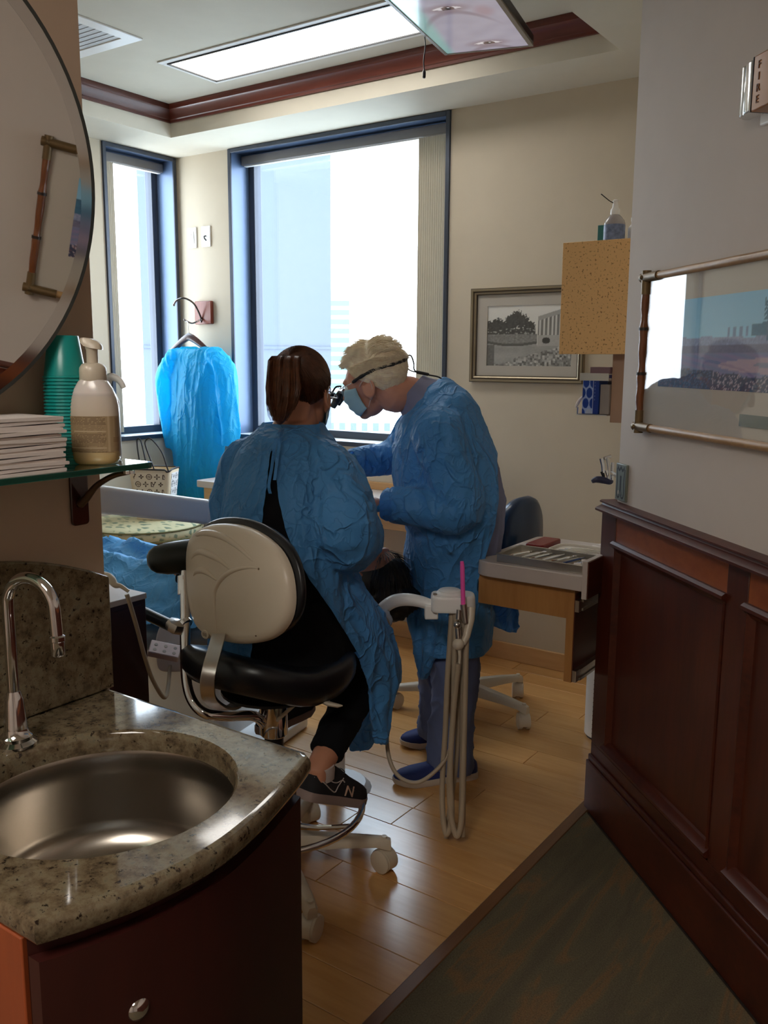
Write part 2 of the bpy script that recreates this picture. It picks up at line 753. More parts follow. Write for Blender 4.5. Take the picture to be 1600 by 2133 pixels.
VANITY_L = wood('vanity_lit_side_cherry', rgb(128, 58, 28), rgb(158, 76, 38), 'z', 5, 0.4, 0.2)  # lit copy of the vanity cherry: light on the side is in the colour
OAK = wood('oak', rgb(196, 148, 96), rgb(220, 176, 122), 'x', 6, 0.42, 0.1)
OAK_V = wood('oak_upright', rgb(164, 112, 60), rgb(192, 140, 82), 'z', 6, 0.42, 0.1)  # upright grain; darker than oak, with shade put into the colour
MAPLE = wood('maple_floor', rgb(194, 142, 84), rgb(220, 170, 108), 'x', 5, 0.26, 0.35, vary=0.10)
CARPET = carpet_mat('olive_carpet')
GRANITE = granite_mat('granite')
LAMINATE = plain('grey_laminate', rgb(196, 184, 176), 0.45, var=0.03)
STEEL = brushed('brushed_steel', (0.46, 0.42, 0.37, 1), 0.24)
CHROME = plain('chrome', (0.78, 0.78, 0.80, 1), 0.08, 1.0, 0.02)
NICKEL = plain('nickel', (0.62, 0.59, 0.55, 1), 0.28, 1.0, 0.03)
BRONZE = plain('bronze_alloy', (0.22, 0.15, 0.10, 1), 0.35, 1.0, 0.05)
ALU_DARK = plain('slate_window_frame', rgb(66, 72, 84), 0.42, 0.35, 0.03)
ALU_JAMB = plain('sky_tinted_jamb', rgb(104, 126, 160), 0.40, 0.2, 0.03)  # dark grey metal; the reflected blue sky is put into its colour
ALU_MID = plain('grey_headrail', rgb(132, 128, 126), 0.4, 0.2, 0.03)
BLIND = plain('taupe_blind', rgb(228, 220, 204), 0.7, var=0.03)
WHITE_P = plain('white_plastic', rgb(246, 245, 242), 0.35, var=0.015)
CREAM_P = plain('cream_plastic', rgb(208, 196, 176), 0.34, var=0.015)
GREY_P = plain('grey_plastic', rgb(150, 140, 128), 0.4, var=0.02)
BLACK_P = plain('black_plastic', rgb(22, 22, 24), 0.35, var=0.05)
VINYL = plain('black_green_vinyl', rgb(24, 34, 32), 0.3, var=0.08, bmp=0.03, bscale=300)
VINYL_D = plain('black_vinyl', rgb(16, 17, 22), 0.32, var=0.08, bmp=0.03, bscale=300)
HOSE = plain('beige_hose', rgb(172, 156, 134), 0.45, var=0.03)
GOWN = gown_mat('blue_gown', rgb(84, 156, 222), 0.22)
GOWN_H = gown_mat('backlit_hanging_gown', rgb(48, 196, 236), 0.6, 0.5)  # window light from behind mixed into the blue, brighter and more cyan
DRAPE = gown_mat('blue_drape', rgb(92, 172, 232), 0.2, 0.45, 0.9)
SCRUB = plain('lavender_scrub_cloth', rgb(128, 130, 158), 0.8, var=0.06, bmp=0.12, bscale=60)
TROUSER = plain('slate_blue_trouser_cloth', rgb(92, 104, 140), 0.85, var=0.08, bmp=0.15, bscale=40)
BLACK_C = plain('black_cloth', rgb(14, 14, 18), 0.9, var=0.15, spec=0.2)
SKIN = plain('fair_skin', rgb(206, 148, 124), 0.5, var=0.08, scale=14)
SKIN2 = plain('tan_skin', rgb(186, 128, 100), 0.5, var=0.08, scale=14)
MASK_M = plain('pale_blue_mask', rgb(158, 200, 218), 0.7, var=0.04, bmp=0.1)
PANE = glass_mat('window_pane', (0.97, 0.99, 1.0, 1), 1.6)
PIC_GLASS = glass_mat('picture_glass', (1, 1, 1, 1), 0.75)
SHELF_GLASS = glass_mat('shelf_glass', (0.72, 0.90, 0.84, 1), 1.4)
SHELF_EDGE = plain('green_glass_edge', rgb(20, 92, 78), 0.08, var=0.2, coat=0.5)
TEAL = plain('teal_cup_plastic', rgb(22, 146, 140), 0.3, var=0.03)
PAPER = plain('white_paper', rgb(224, 214, 208), 0.85, var=0.03)
PRINT = print_mat('printed_sheet')
MATBOARD = plain('mat_board', rgb(196, 188, 176), 0.8, var=0.015)
# ================================================================== the setting
XA, YB = -4.085, 3.745              # window wall on the left, back wall
ZS, ZC = 2.554, 2.70                # soffit, tray ceiling
XD, YD = -1.238, 0.945              # mirror wall and its free end

C_Q = V((-0.996, 2.594, 0))
C_T = V((0.70711, -0.70711, 0))
C_N = V((-0.70711, -0.70711, 0))


def CW(s, out, z):
    """point on the slanting wall at the right: s along it, out from the panelling face"""
    return C_Q + C_T * s + C_N * out + UP * z


def cbox(mb, s0, s1, o0, o1, z0, z1):
    pts = [CW(s, o, z) for z in (z0, z1) for o in (o0, o1) for s in (s0, s1)]
    return mb.add(pts, [(0, 2, 3, 1), (4, 5, 7, 6), (0, 1, 5, 4), (2, 6, 7, 3), (0, 4, 6, 2), (1, 3, 7, 5)])


# --- walls
W1 = (3.225, 3.735, 0.974, 2.552)   # y0 y1 z0 z1 of the narrow window
W2 = (-3.665, -2.248, 0.985, 2.552)  # x0 x1 z0 z1 of the wide window
m = MB()
m.bx(XA - .22, XA, 0.2, W1[0], 0, 2.8).bx(XA - .22, XA, W1[0], W1[1], 0, W1[2]).bx(XA - .22, XA, W1[0], W1[1], W1[3], 2.8)
m.bx(XA - .22, XA, W1[1], YB + .22, 0, 2.8)
m.build('wall_left', WALL, kind='structure')
m = MB()
m.bx(XA, W2[0], YB, YB + .22, 0, 2.8).bx(W2[1], -0.6, YB, YB + .22, 0, 2.8)
m.bx(W2[0], W2[1], YB, YB + .22, 0, W2[2]).bx(W2[0], W2[1], YB, YB + .22, W2[3], 2.8)
m.build('wall_back', WALL, kind='structure')
MB().bx(-0.9, -0.78, 2.64, YB, 0, 2.8).build('wall_right', WALL, kind='structure')
MB().bx(XA, XD - .12, 0.18, 0.30, 0, 2.8).build('wall_front', WALL, kind='structure')
MB().bx(XD - .12, XD, -2.6, YD, 0, 2.8).build('wall_mirror_side', WALL3, kind='structure')
m = MB()
cbox(m, 0.060, 4.45, -0.14, -0.02, 0, 2.8)
m.build('wall_near_right', WALL2, kind='structure')
MB().bx(2.1, 2.2, -2.7, -0.4, 0, 2.8).build('wall_hall_right', WALL2, kind='structure')
MB().bx(XD - .12, 2.2, -2.7, -2.6, 0, 2.8).build('wall_hall_end', WALL2, kind='structure')

# --- ceiling: soffit ring around a raised tray
TX0, TX1, TY0, TY1 = -3.735, -1.32, 1.15, 3.395
m = MB()
m.bx(TX0 - .02, TX1 + .02, TY0 - .02, TY1 + .02, ZC, 2.82)
m.build('ceiling', CEIL, kind='structure')
m = MB()
m.bx(XA, TX0, 0.2, YB, ZS, 2.8).bx(TX1, -0.6, 0.95, YB, ZS, 2.8).bx(TX0, TX1, TY1, YB, ZS, 2.8).bx(TX0, TX1, 0.2, TY0, ZS, 2.8)
m.bx(TX1, 2.3, -2.7, 0.95, ZS, 2.8).bx(-0.6, 2.3, 0.95, 3.0, ZS, 2.8)
m.build('ceiling_soffit', CEIL, kind='structure')

# crown moulding round the tray: profile swept along each side
CPROF = [(0.0, 0.0), (0.012, 0.0), (0.014, 0.010), (0.020, 0.013), (0.024, 0.026), (0.040, 0.046), (0.052, 0.052), (0.056, 0.064), (0.056, 0.076), (0.0, 0.076)]


def crown(name, corners, mat):
    """corners: (point, inward direction at the mitre) pairs"""
    m_ = MB()
    rings = []
    for p, d in corners:
        rings.append([V(p) + V(d) * a + UP * (ZC - 0.0765 + z) for a, z in CPROF])
    m_.loft(rings, True)
    return m_.build(name, mat, smooth=30, kind='structure')


c00, c10, c11, c01 = (TX0, TY0, 0), (TX1, TY0, 0), (TX1, TY1, 0), (TX0, TY1, 0)
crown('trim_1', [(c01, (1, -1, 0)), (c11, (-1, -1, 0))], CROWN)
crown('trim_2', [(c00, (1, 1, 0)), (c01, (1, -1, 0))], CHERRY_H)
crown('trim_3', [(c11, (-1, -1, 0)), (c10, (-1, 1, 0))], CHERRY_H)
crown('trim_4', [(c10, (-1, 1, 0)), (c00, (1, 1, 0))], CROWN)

# --- windows
GREY_SILL = plain('pale_sill', rgb(206, 206, 204), 0.4, var=0.02)


def win(name, T, w_, z0, z1, depth):
    """T(u, d, z): u along the opening, d outwards"""
    def bx(mb, u0, u1, d0, d1, za, zb):
        pts = [T(u, d, z) for z in (za, zb) for d in (d0, d1) for u in (u0, u1)]
        return mb.add(pts, [(0, 2, 3, 1), (4, 5, 7, 6), (0, 1, 5, 4), (2, 6, 7, 3), (0, 4, 6, 2), (1, 3, 7, 5)])
    r = structure(name, T(w_ / 2, depth, z0))
    t = 0.012
    m_ = MB()
    bx(m_, 0, t, -.006, depth, z0, z1)
    bx(m_, w_ - t, w_, -.006, depth, z0, z1)
    bx(m_, t, w_ - t, -.006, depth, z1 - t, z1)
    m_.build('window_lining', ALU_JAMB, r)
    m_ = MB()
    for a in (0, w_ - .022):
        bx(m_, a, a + .022, -.012, -.001, z0 - .012, z1)
    bx(m_, .022, w_ - .022, -.012, -.001, z1 - .022, z1)
    bx(m_, .022, w_ - .022, -.012, -.001, z0 - .012, z0 + .012)
    m_.build('window_trim', ALU_DARK, r, bevel=.002)
    f = .042
    m_ = MB()
    for a in (t, w_ - t - f):
        bx(m_, a, a + f, depth - .06, depth, z0 + .01, z1 - t)
    bx(m_, t + f, w_ - t - f, depth - .06, depth, z0 + .01, z0 + .01 + f)
    bx(m_, t + f, w_ - t - f, depth - .06, depth, z1 - t - f, z1 - t)
    m_.build('window_frame', ALU_DARK, r, bevel=.003)
    m_ = MB()
    bx(m_, t + f - .004, w_ - t - f + .004, depth - .034, depth - .026, z0 + .048, z1 - t - f + .004)
    m_.build('window_pane', PANE, r)
    m_ = MB()
    bx(m_, t, w_ - t, -.004, depth, z0 + .0005, z0 + .012)
    m_.build('window_sill', GREY_SILL, r, bevel=.002)
    return r


win('window_1', lambda u, d, z: V((XA - d, W1[0] + u, z)), W1[1] - W1[0], W1[2], W1[3], 0.2)
win('window_2', lambda u, d, z: V((W2[0] + u, YB + d, z)), W2[1] - W2[0], W2[2], W2[3], 0.2)

# --- floor: every maple board a piece
floor = MB().bx(XA - .2, 2.3, -2.7, YB + .2, -.08, -.008).build('floor', plain('subfloor', rgb(46, 30, 20), .9), kind='structure')
PLK = {}


def plank(x0, x1, y0, y1):
    m_ = MB()
    g = .0009
    z = 0.0
    c = .0012
    x0 += g; x1 -= g; y0 += g; y1 -= g
    r0 = [(x0, y0, -.009), (x1, y0, -.009), (x1, y1, -.009), (x0, y1, -.009)]
    r1 = [(x0, y0, z - c), (x1, y0, z - c), (x1, y1, z - c), (x0, y1, z - c)]
    r2 = [(x0 + c, y0 + c, z), (x1 - c, y0 + c, z), (x1 - c, y1 - c, z), (x0 + c, y1 - c, z)]
    m_.loft([r0, r1, r2])
    m_.build('plank', MAPLE, floor, smooth=None, loc=((x0 + x1) / 2, (y0 + y1) / 2, 0))


fixed = {7: -1.447, 9: -1.578, 10: -1.452}
rnd = random.Random(3)
for k in range(-6, 23):
    y0 = 0.881 + 0.125 * k
    y1 = min(y0 + 0.125, YB)
    if y1 - y0 < .02 or y1 < 0.31:
        continue
    y0 = max(y0, 0.3)
    xe = -1.020
    j = fixed.get(k, -1.02 - rnd.uniform(0.25, 1.1))
    xs = [xe, j]
    while xs[-1] > XA:
        xs.append(max(XA, xs[-1] - rnd.uniform(0.9, 1.25)))
    if len(xs) > 2 and xs[-2] - xs[-1] < .1:
        xs.pop(-2)
    for a, b in zip(xs, xs[1:]):
        plank(b, a, y0, y1)
MB().bx(-1.020, -0.984, 0.3, 2.62, -.008, .006).build('trim_5', wood('threshold_wood', rgb(98, 66, 40), rgb(122, 84, 52), 'y', 6), kind='structure', bevel=.003)
_c = [(-0.984, -2.6), (2.1, -2.6), (2.1, -0.53), (-0.984, 2.55)]
o = MB().prism(_c, -.008, .004).build('carpet', CARPET)
tag(o, 'dark olive carpet with rust streaks in the hallway, beside the wood floor', 'carpet')
MB().bx(-3.4, -0.9, YB - .014, YB, 0, .085).build('baseboard_back', OAK, kind='structure', bevel=.003)
MB().bx(XA, XA + .014, 0.3, 2.5, 0, .085).build('baseboard_left', OAK, kind='structure', bevel=.003)

# --- panelling (wainscot) on the slanting wall
ws = structure('trim_6', C_Q)
m = MB()
cbox(m, 0.0, 4.4, -.135, -.016, 0.0, 0.972)
m.build('panel_backing', CHERRY, ws)
m = MB()
cbox(m, -0.004, 4.4, -.14, .014, 0.0, .165)
cbox(m, -0.002, 4.4, -.14, .008, .165, .185)
m.build('plinth', CHERRY_H, ws, bevel=.004)
m = MB()
cbox(m, 0.0, 4.4, -.02, 0.0, .185, .225)
m.build('bottom_rail', CHERRY_H, ws, bevel=.002)
stiles = [(0.0, 0.10), (0.705, 0.79), (1.41, 1.495), (2.115, 2.2), (2.82, 2.905)]
for a, b in stiles:
    m = MB()
    cbox(m, a, b, -.02, 0.0, .225, .972)
    m.build('stile', CHERRY, ws, bevel=.002)
for (a0, a), (b, b1) in zip(stiles, stiles[1:]):
    m = MB()
    cbox(m, a, b, -.02, -.002, .890, .972)
    m.build('frieze_board', FRIEZE, ws, bevel=.001)
    m = MB()
    cbox(m, a, b, -.02, -.012, .225, .898)
    m.build('panel', CHERRY, ws)
    # raised mouldings: proud along top and bottom, stepped at the sides
    m = MB()
    for z, sg in ((.896, -1), (.235, 1)):
        prof = [(-.012, 0), (.006, 0), (.014, .006), (.014, .014), (.004, .020), (0.0, .026), (-.004, .032), (-.012, .034)]
        m.loft([[CW(s, o_, z + sg * h) for o_, h in prof] for s in (a - .004, b + .004)])
    for s, sg in ((a, 1), (b, -1)):
        prof = [(-.012, 0), (.002, 0), (.004, .006), (-.004, .014), (-.012, .02)]
        m.loft([[CW(s + sg * h, o_, z) for o_, h in prof] for z in (.235, .892)])
    m.build('panel_moulding', CHERRY_H, ws, smooth=35)
m = MB()
prof = [(-.15, 1.009), (.010, 1.009), (.016, 1.004), (.016, .998), (.008, .993), (.010, .985), (.024, .975), (.030, .968), (.030, .958), (.020, .952), (.006, .948), (-.15, .948)]
m.loft([[CW(s, o_, 1.009 - (1.009 - z) * .62) for o_, z in prof] for s in (.016, 4.4)])
m.build('cap_rail', CHERRY_H, ws, smooth=35)

# --- outside, seen through the panes
m = MB().bx(-400, 300, 10, 500, -26, -25)
o = m.build('ground_outside', plain('pale_street', rgb(196, 196, 192), .9), kind='structure')


def outside_box(mb, px0, px1, d, z0, z1, deep, turn=0.0):
    """upright block whose front runs from column px0 to px1 at depth d, receding behind its right edge"""
    a = P(px0, 776, d); b = P(px1, 776, d)
    a.z = b.z = 0
    e = V((b.x, b.y, 0)).normalized()
    e.rotate(Matrix.Rotation(math.radians(turn), 3, 'Z'))
    a2, b2 = a + e * deep, b + e * deep
    ring = [a, b, b2, a2]
    mb.loft([[p + UP * z0 for p in ring], [p + UP * z1 for p in ring]])
    return a, b, e


FACADE = plain('blue_glazed_cladding', rgb(60, 70, 84), .35, var=.02)
t = thing('office_tower', 'pale blue flat-faced tower close outside the left half of the wide window', 'building')
m = MB()
a, b, e = outside_box(m, 300, 690, 16, -25, 26, 9, 4)
m.build('wall', FACADE, t, smooth=None)
for k in range(12):
    z = -20 + 3.6 * k
    m = MB()
    m.loft([[a - e * .03 + UP * z, b - e * .03 + UP * z, b - e * .03 + UP * (z + .05), a - e * .03 + UP * (z + .05)], [a + UP * z, b + UP * z, b + UP * (z + .05), a + UP * (z + .05)]])
    m.build('floor_band', plain('blue_cladding_joint', rgb(56, 66, 80), .4) if k == 0 else bpy.data.materials['blue_cladding_joint'], t)
t = thing('distant_tower', 'distant tower with pale green window bands beyond the blue tower', 'building')
m = MB()
a, b, e = outside_box(m, 600, 728, 300, -25, 24, 30, 4)
m.build('wall', plain('pale_concrete', rgb(190, 192, 190), .7), t)
for k in range(14):
    z = -20 + 3.0 * k
    m = MB()
    f0 = -e * .3
    m.loft([[a + f0 + UP * z, b + f0 + UP * z, b + f0 + UP * (z + 1.7), a + f0 + UP * (z + 1.7)], [a + UP * z, b + UP * z, b + UP * (z + 1.7), a + UP * (z + 1.7)]])
    m.build('window_band', plain('green_glazing', rgb(78, 112, 110), .3) if k == 0 else bpy.data.materials['green_glazing'], t)
t = thing('low_building', 'low white building with a row of small windows far below the wide window', 'building')
m = MB()
a, b, e = outside_box(m, 560, 960, 186, -25, -10, 60, 0)
m.build('wall', plain('white_render', rgb(214, 214, 212), .8), t)
wn = (b - a)
for k in range(17):
    c = a + wn * ((k + .5) / 17) - e * .1
    m = MB()
    h = wn.normalized() * .62
    m.loft([[c - h + UP * z_ + e * q for q, z_ in ((0, -13.3), (.2, -13.3), (.2, -11.6), (0, -11.6))], [c + h + UP * z_ + e * q for q, z_ in ((0, -13.3), (.2, -13.3), (.2, -11.6), (0, -11.6))]])
    m.build('window', plain('dark_blue_glazing', rgb(74, 88, 102), .3) if k == 0 else bpy.data.materials['dark_blue_glazing'], t)
# ================================================================== ceiling fixtures
DIFF = emit_mat('lit_diffuser', (1.0, 0.97, 0.92, 1), CEIL_PANEL)
DIFF_H = emit_mat('hall_diffuser', (1.0, 0.93, 0.84, 1), HALL_PANEL)


def troffer(x0, x1, y0, y1, z, diff, label):
    t = thing('ceiling_light', label, 'ceiling light', ((x0 + x1) / 2, (y0 + y1) / 2, z))
    m_ = MB()
    for a, b, c, d in ((x0 - .03, x1 + .03, y0 - .03, y0), (x0 - .03, x1 + .03, y1, y1 + .03), (x0 - .03, x0, y0, y1), (x1, x1 + .03, y0, y1)):
        m_.bx(a, b, c, d, z - .006, z)
    m_.build('frame', WHITE_P, t, bevel=.002)
    m_ = MB()
    k = .008
    for a, b, c, d in ((x0, x1, y0, y0 + k), (x0, x1, y1 - k, y1), (x0, x0 + k, y0 + k, y1 - k), (x1 - k, x1, y0 + k, y1 - k)):
        m_.bx(a, b, c, d, z - .010, z - .001)
    m_.build('black_edge', BLACK_P, t, label='black rim inside the white frame')
    MB().bx(x0 + k, x1 - k, y0 + k, y1 - k, z - .005, z - .001).build('diffuser', diff, t)
    return t


troffer(-3.19, -1.97, 2.89, 3.19, ZC, DIFF, 'long lit ceiling light panel with black rim above the dental chair')
troffer(-0.75, 0.05, -1.3, -0.4, ZS, DIFF_H, 'square lit ceiling light in the hallway behind the photographer')

t = thing('ceiling_vent', 'white framed square grey air vent in the ceiling beside the round mirror', 'vent', (-3.345, 2.325, ZC))
m = MB()
m.ring_prism(rect(-3.65, -3.04, 2.02, 2.63), rect(-3.59, -3.10, 2.08, 2.57), ZC - .008, ZC)
m.build('frame', WHITE_P, t, bevel=.002)
MB().bx(-3.59, -3.10, 2.08, 2.57, ZC - .003, ZC).build('backing', GREY_P, t)
for k in range(16):
    y = 2.095 + .0308 * k
    MB().box((-3.345, y, ZC - .004), (.49, .029, .0012), Matrix.Rotation(.06, 3, 'X')).build('grille_slat', plain('grey_grille', rgb(206, 206, 206), .5) if k == 0 else bpy.data.materials['grey_grille'], t, smooth=None)

# ceiling screen
az = math.radians(18) - _yaw * 0
fl, fr_ = P(927, 112, 3.35), P(1112, 93, 3.24)
ex = (fr_ - fl)
mw = ex.length
ex.normalize()
ey = UP.cross(ex).normalized()
ey = (ey * math.cos(math.radians(3.6)) + UP * math.sin(math.radians(3.6))).normalized()     # away from the viewer, rising a little
ez = ex.cross(ey).normalized()
ML = 0.78
mc = fl + ex * mw / 2 - ey * ML / 2


def MT(x, y, z):
    """screen frame: x across the far edge, y along its length, z downwards from the glass"""
    return mc + ex * x + ey * y - ez * z


def mbox(mb, x0, x1, y0, y1, z0, z1):
    pts = [MT(x, y, z) for z in (z0, z1) for y in (y0, y1) for x in (x0, x1)]
    return mb.add(pts, [(0, 2, 3, 1), (4, 5, 7, 6), (0, 1, 5, 4), (2, 6, 7, 3), (0, 4, 6, 2), (1, 3, 7, 5)])


t = thing('ceiling_screen', 'flat screen hung face down from the ceiling showing a close-up of two eyes', 'screen', mc)
hw, hl = mw / 2, ML / 2
m = MB()
mbox(m, -hw, hw, -hl, hl, -.035, 0)
m.build('housing', BLACK_P, t, bevel=.006)
m = MB()
for a, b, c, d in ((-hw, -hw + .012, -hl, hl), (hw - .016, hw, -hl, hl), (-hw + .012, hw - .016, -hl, -hl + .012), (-hw + .012, hw - .016, hl - .010, hl)):
    mbox(m, a, b, c, d, .0005, .006)
m.build('bezel', GREY_P, t, bevel=.001)


def sm(e0, e1, x):
    q = max(0.0, min(1.0, (x - e0) / (e1 - e0)))
    return q * q * (3 - 2 * q)


def mixc(a, b, f):
    return tuple(a[i] + (b[i] - a[i]) * f for i in range(3))


def eyes(u, v):
    # u across (0 left), v along (1 = far edge); a face lying on its side
    x, y = u * mw, v * ML
    n_ = noise.noise(V((x * 14, y * 14, 3)))
    c = (0.60 + .03 * n_, 0.58 + .03 * n_, 0.64 + .03 * n_)
    c = mixc(c, (.44, .72, .66), .55 * sm(.14, .02, u - .18 * (1 - v)))  # green reflection along the left edge painted into the image
    for cx, cy in ((.57 * mw, ML - .088), (.46 * mw, ML - .520)):
        dx, dy = x - cx, y - cy
        # brow and shaded lids
        br = abs(dy - .060 - .5 * dx * dx / .06 + .02)
        c = mixc(c, (0.44, 0.38, 0.42), .55 * sm(.034, .004, br) * sm(.16, .06, abs(dx)))
        lid = math.hypot(dx / .075, dy / .042)
        c = mixc(c, (0.50, 0.43, 0.46), .6 * sm(1.4, .6, lid))
        sc_ = max(abs(dy) - .024 * (1 - (dx / .055) ** 2), dy - .013 * (1 - (dx / .06) ** 2))
        if abs(dx) < .055:
            c = mixc(c, (0.80, 0.78, 0.80), sm(.003, -.002, sc_))
            ir = math.hypot(dx - .004, dy)
            if sc_ < 0:
                c = mixc(c, (0.38, 0.30, 0.30), sm(.024, .021, ir))
                c = mixc(c, (0.10, 0.08, 0.09), sm(.011, .009, ir))
                c = mixc(c, (0.95, 0.95, 0.98), sm(.005, .003, math.hypot(dx - .008, dy + .008)))
        c = mixc(c, (0.25, 0.18, 0.2), .8 * sm(.0035, .0, abs(sc_)) * sm(.056, .05, abs(dx)) * (1 if dy > 0 else .4))
    c = mixc(c, (0.58, 0.46, 0.49), .55 * sm(.05, .01, math.hypot(x - .80 * mw, (y - ML + .46) * .6)))
    return c


SCREEN = print_mat('lit_screen', .12, .35)
print_panel('screen', 90, 140, lambda u, v: MT(-hw + .010 + u * (2 * hw - .024), -hl + .010 + v * (2 * hl - .018), .003), eyes, SCREEN, t)
top = MT(0, 0, -.03)
m = MB()
m.cyl(top, (top.x, top.y, ZC - .012), .018)
m.cyl((top.x, top.y, ZC - .012), (top.x, top.y, ZC), .06)
mbox(m, -.06, .06, -.06, .06, -.05, -.03)
m.build('mount', BLACK_P, t)
p0 = MT(-hw - .004, hl - .245, -.012)
m = MB()
m.ctube([MT(-hw + .02, hl - .30, -.034), p0, p0 - UP * .045 + ex * .003, p0 - UP * .09 - ex * .002, p0 - UP * .125, p0 - UP * .150], [.0022] * 32 + [.004, .006, .006, .006, .006, .006, .006, .005, .004], 8)
m.build('cable', BLACK_P, t, label='thin dangling black cable with a plug')

# ================================================================== blinds
def blind(name, label, T, w_, stack0, pitch, count, zt, zb):
    t = thing(name, label, 'window blind', T(w_ / 2, .1, zt))
    def bx(mb, u0, u1, d0, d1, za, zb_):
        pts = [T(u, d, z) for z in (za, zb_) for d in (d0, d1) for u in (u0, u1)]
        return mb.add(pts, [(0, 2, 3, 1), (4, 5, 7, 6), (0, 1, 5, 4), (2, 6, 7, 3), (0, 4, 6, 2), (1, 3, 7, 5)])
    m_ = MB()
    bx(m_, .02, w_ - .02, .075, .125, zt - .048, zt)
    m_.build('headrail', ALU_MID, t, bevel=.004)
    m_ = MB()
    bx(m_, .03, w_ - .03, .088, .112, zt - .053, zt - .048)
    m_.build('track', WHITE_P, t)
    for k in range(count):
        u = stack0 + pitch * k
        m_ = MB()
        rings = []
        for z in (zt - .056, zb):
            rr = []
            for q in range(7):
                d = .055 + .089 * q / 6
                bow = .004 * (1 - (2 * q / 6 - 1) ** 2)
                rr.append((u + bow, d, z))
            rr += [(a + .0012, b, c) for a, b, c in reversed(rr)]
            rings.append([T(*p) for p in rr])
        m_.loft(rings)
        m_.build('slat', BLIND, t, smooth=50)
    return t


blind('vertical_blind', 'grey vertical blind drawn back to the right side of the wide window', lambda u, d, z: V((W2[0] + u, YB + d, z)), W2[1] - W2[0], 1.205, .0125, 15, 2.526, 1.005)
blind('vertical_blind', 'narrow grey vertical blind drawn back to the left side of the narrow window', lambda u, d, z: V((XA - d, W1[0] + u, z)), W1[1] - W1[0], .035, .0115, 8, 2.526, 1.005)

# ================================================================== small things on the back wall
t = thing('light_switch', 'white twin-button dimmer plate, left of the two white wall plates', 'light switch', (-3.965, YB, 2.105))
m = MB()
m.bx(-3.999, -3.929, YB - .007, YB, 2.048, 2.162)
m.build('plate', WHITE_P, t, bevel=.002)
MB().bx(-3.982, -3.946, YB - .010, YB - .006, 2.070, 2.140).build('rocker', WHITE_P, t, bevel=.002)
for z in (2.09, 2.12):
    MB().cyl((-3.964, YB - .012, z), (-3.964, YB - .009, z), .0028, n=10).build('button', GREY_P, t)
t = thing('wall_plate', 'white wall plate with a dark cable stub, right of the two wall plates', 'wall plate', (-3.852, YB, 2.105))
m = MB()
m.bx(-3.887, -3.817, YB - .007, YB, 2.048, 2.162)
m.build('plate', WHITE_P, t, bevel=.002)
for z in (2.063, 2.147):
    MB().cyl((-3.852, YB - .0085, z), (-3.852, YB - .0065, z), .003, n=10).build('screw', NICKEL, t)
m = MB()
m.ctube([(-3.852, YB - .006, 2.108), (-3.850, YB - .02, 2.104), (-3.842, YB - .026, 2.092), (-3.832, YB - .022, 2.080)], .004, 8)
m.build('cable', BLACK_P, t)

t = thing('coat_hook', 'reddish wooden wall block with curved dark metal coat hooks', 'coat hook', (-3.875, YB, 1.68))
m = MB()
m.bx(-3.945, -3.808, YB - .022, YB, 1.617, 1.748)
m.build('block', wood('hook_block_wood', rgb(112, 46, 28), rgb(146, 70, 46), 'z', 8), t, bevel=.006)
HX = -3.885
for sx_, pts in ((0, [(HX, YB - .022, 1.640), (HX - .004, YB - .045, 1.690), (HX - .012, YB - .075, 1.735), (HX - .045, YB - .11, 1.760), (HX - .08, YB - .135, 1.748), (HX - .095, YB - .145, 1.722)]),
                 (1, [(HX, YB - .022, 1.650), (HX - .01, YB - .05, 1.632), (HX - .03, YB - .075, 1.622), (HX - .045, YB - .115, 1.640)]),
                 (2, [(HX + .004, YB - .022, 1.650), (HX + .02, YB - .045, 1.628), (HX + .028, YB - .06, 1.640)])):
    m = MB()
    m.ctube(pts, .0055 if sx_ == 0 else .0045, 8)
    m.ball(pts[-1], .0075 if sx_ == 0 else .006, 10, 6)
    m.build('hook', plain('dark_pewter', (.20, .17, .16, 1), .22, 1.0) if sx_ == 0 else bpy.data.materials['dark_pewter'], t)

# hanger and the gown on it
hp = V((HX - .028, YB - .112, 1.622))
hx = HX - .01
t = thing('coat_hanger', 'dark wooden coat hanger on the hook with a blue gown over it', 'coat hanger', (hx, YB - .115, 1.55))
m = MB()
arc = []
for k in range(17):
    a = -1 + k / 8
    arc.append(V((hx + .20 * a, YB - .115, 1.545 - .115 * abs(a) ** 1.25)))
m.tube(arc, [.008 + .009 * (1 - abs(-1 + k / 8)) for k in range(17)], 10, ry=1.3)
m.build('bar', wood('hanger_wood', rgb(50, 26, 24), rgb(76, 40, 36), 'x', 8, .3), t)
m = MB()
m.ctube([(hx, YB - .115, 1.55), (hx - .004, YB - .115, 1.585), (hp.x + .012, hp.y, hp.z - .006), (hp.x, hp.y, hp.z + .0095), (hp.x - .012, hp.y, hp.z + .004)], .0018, 8)
m.build('hook', NICKEL, t)

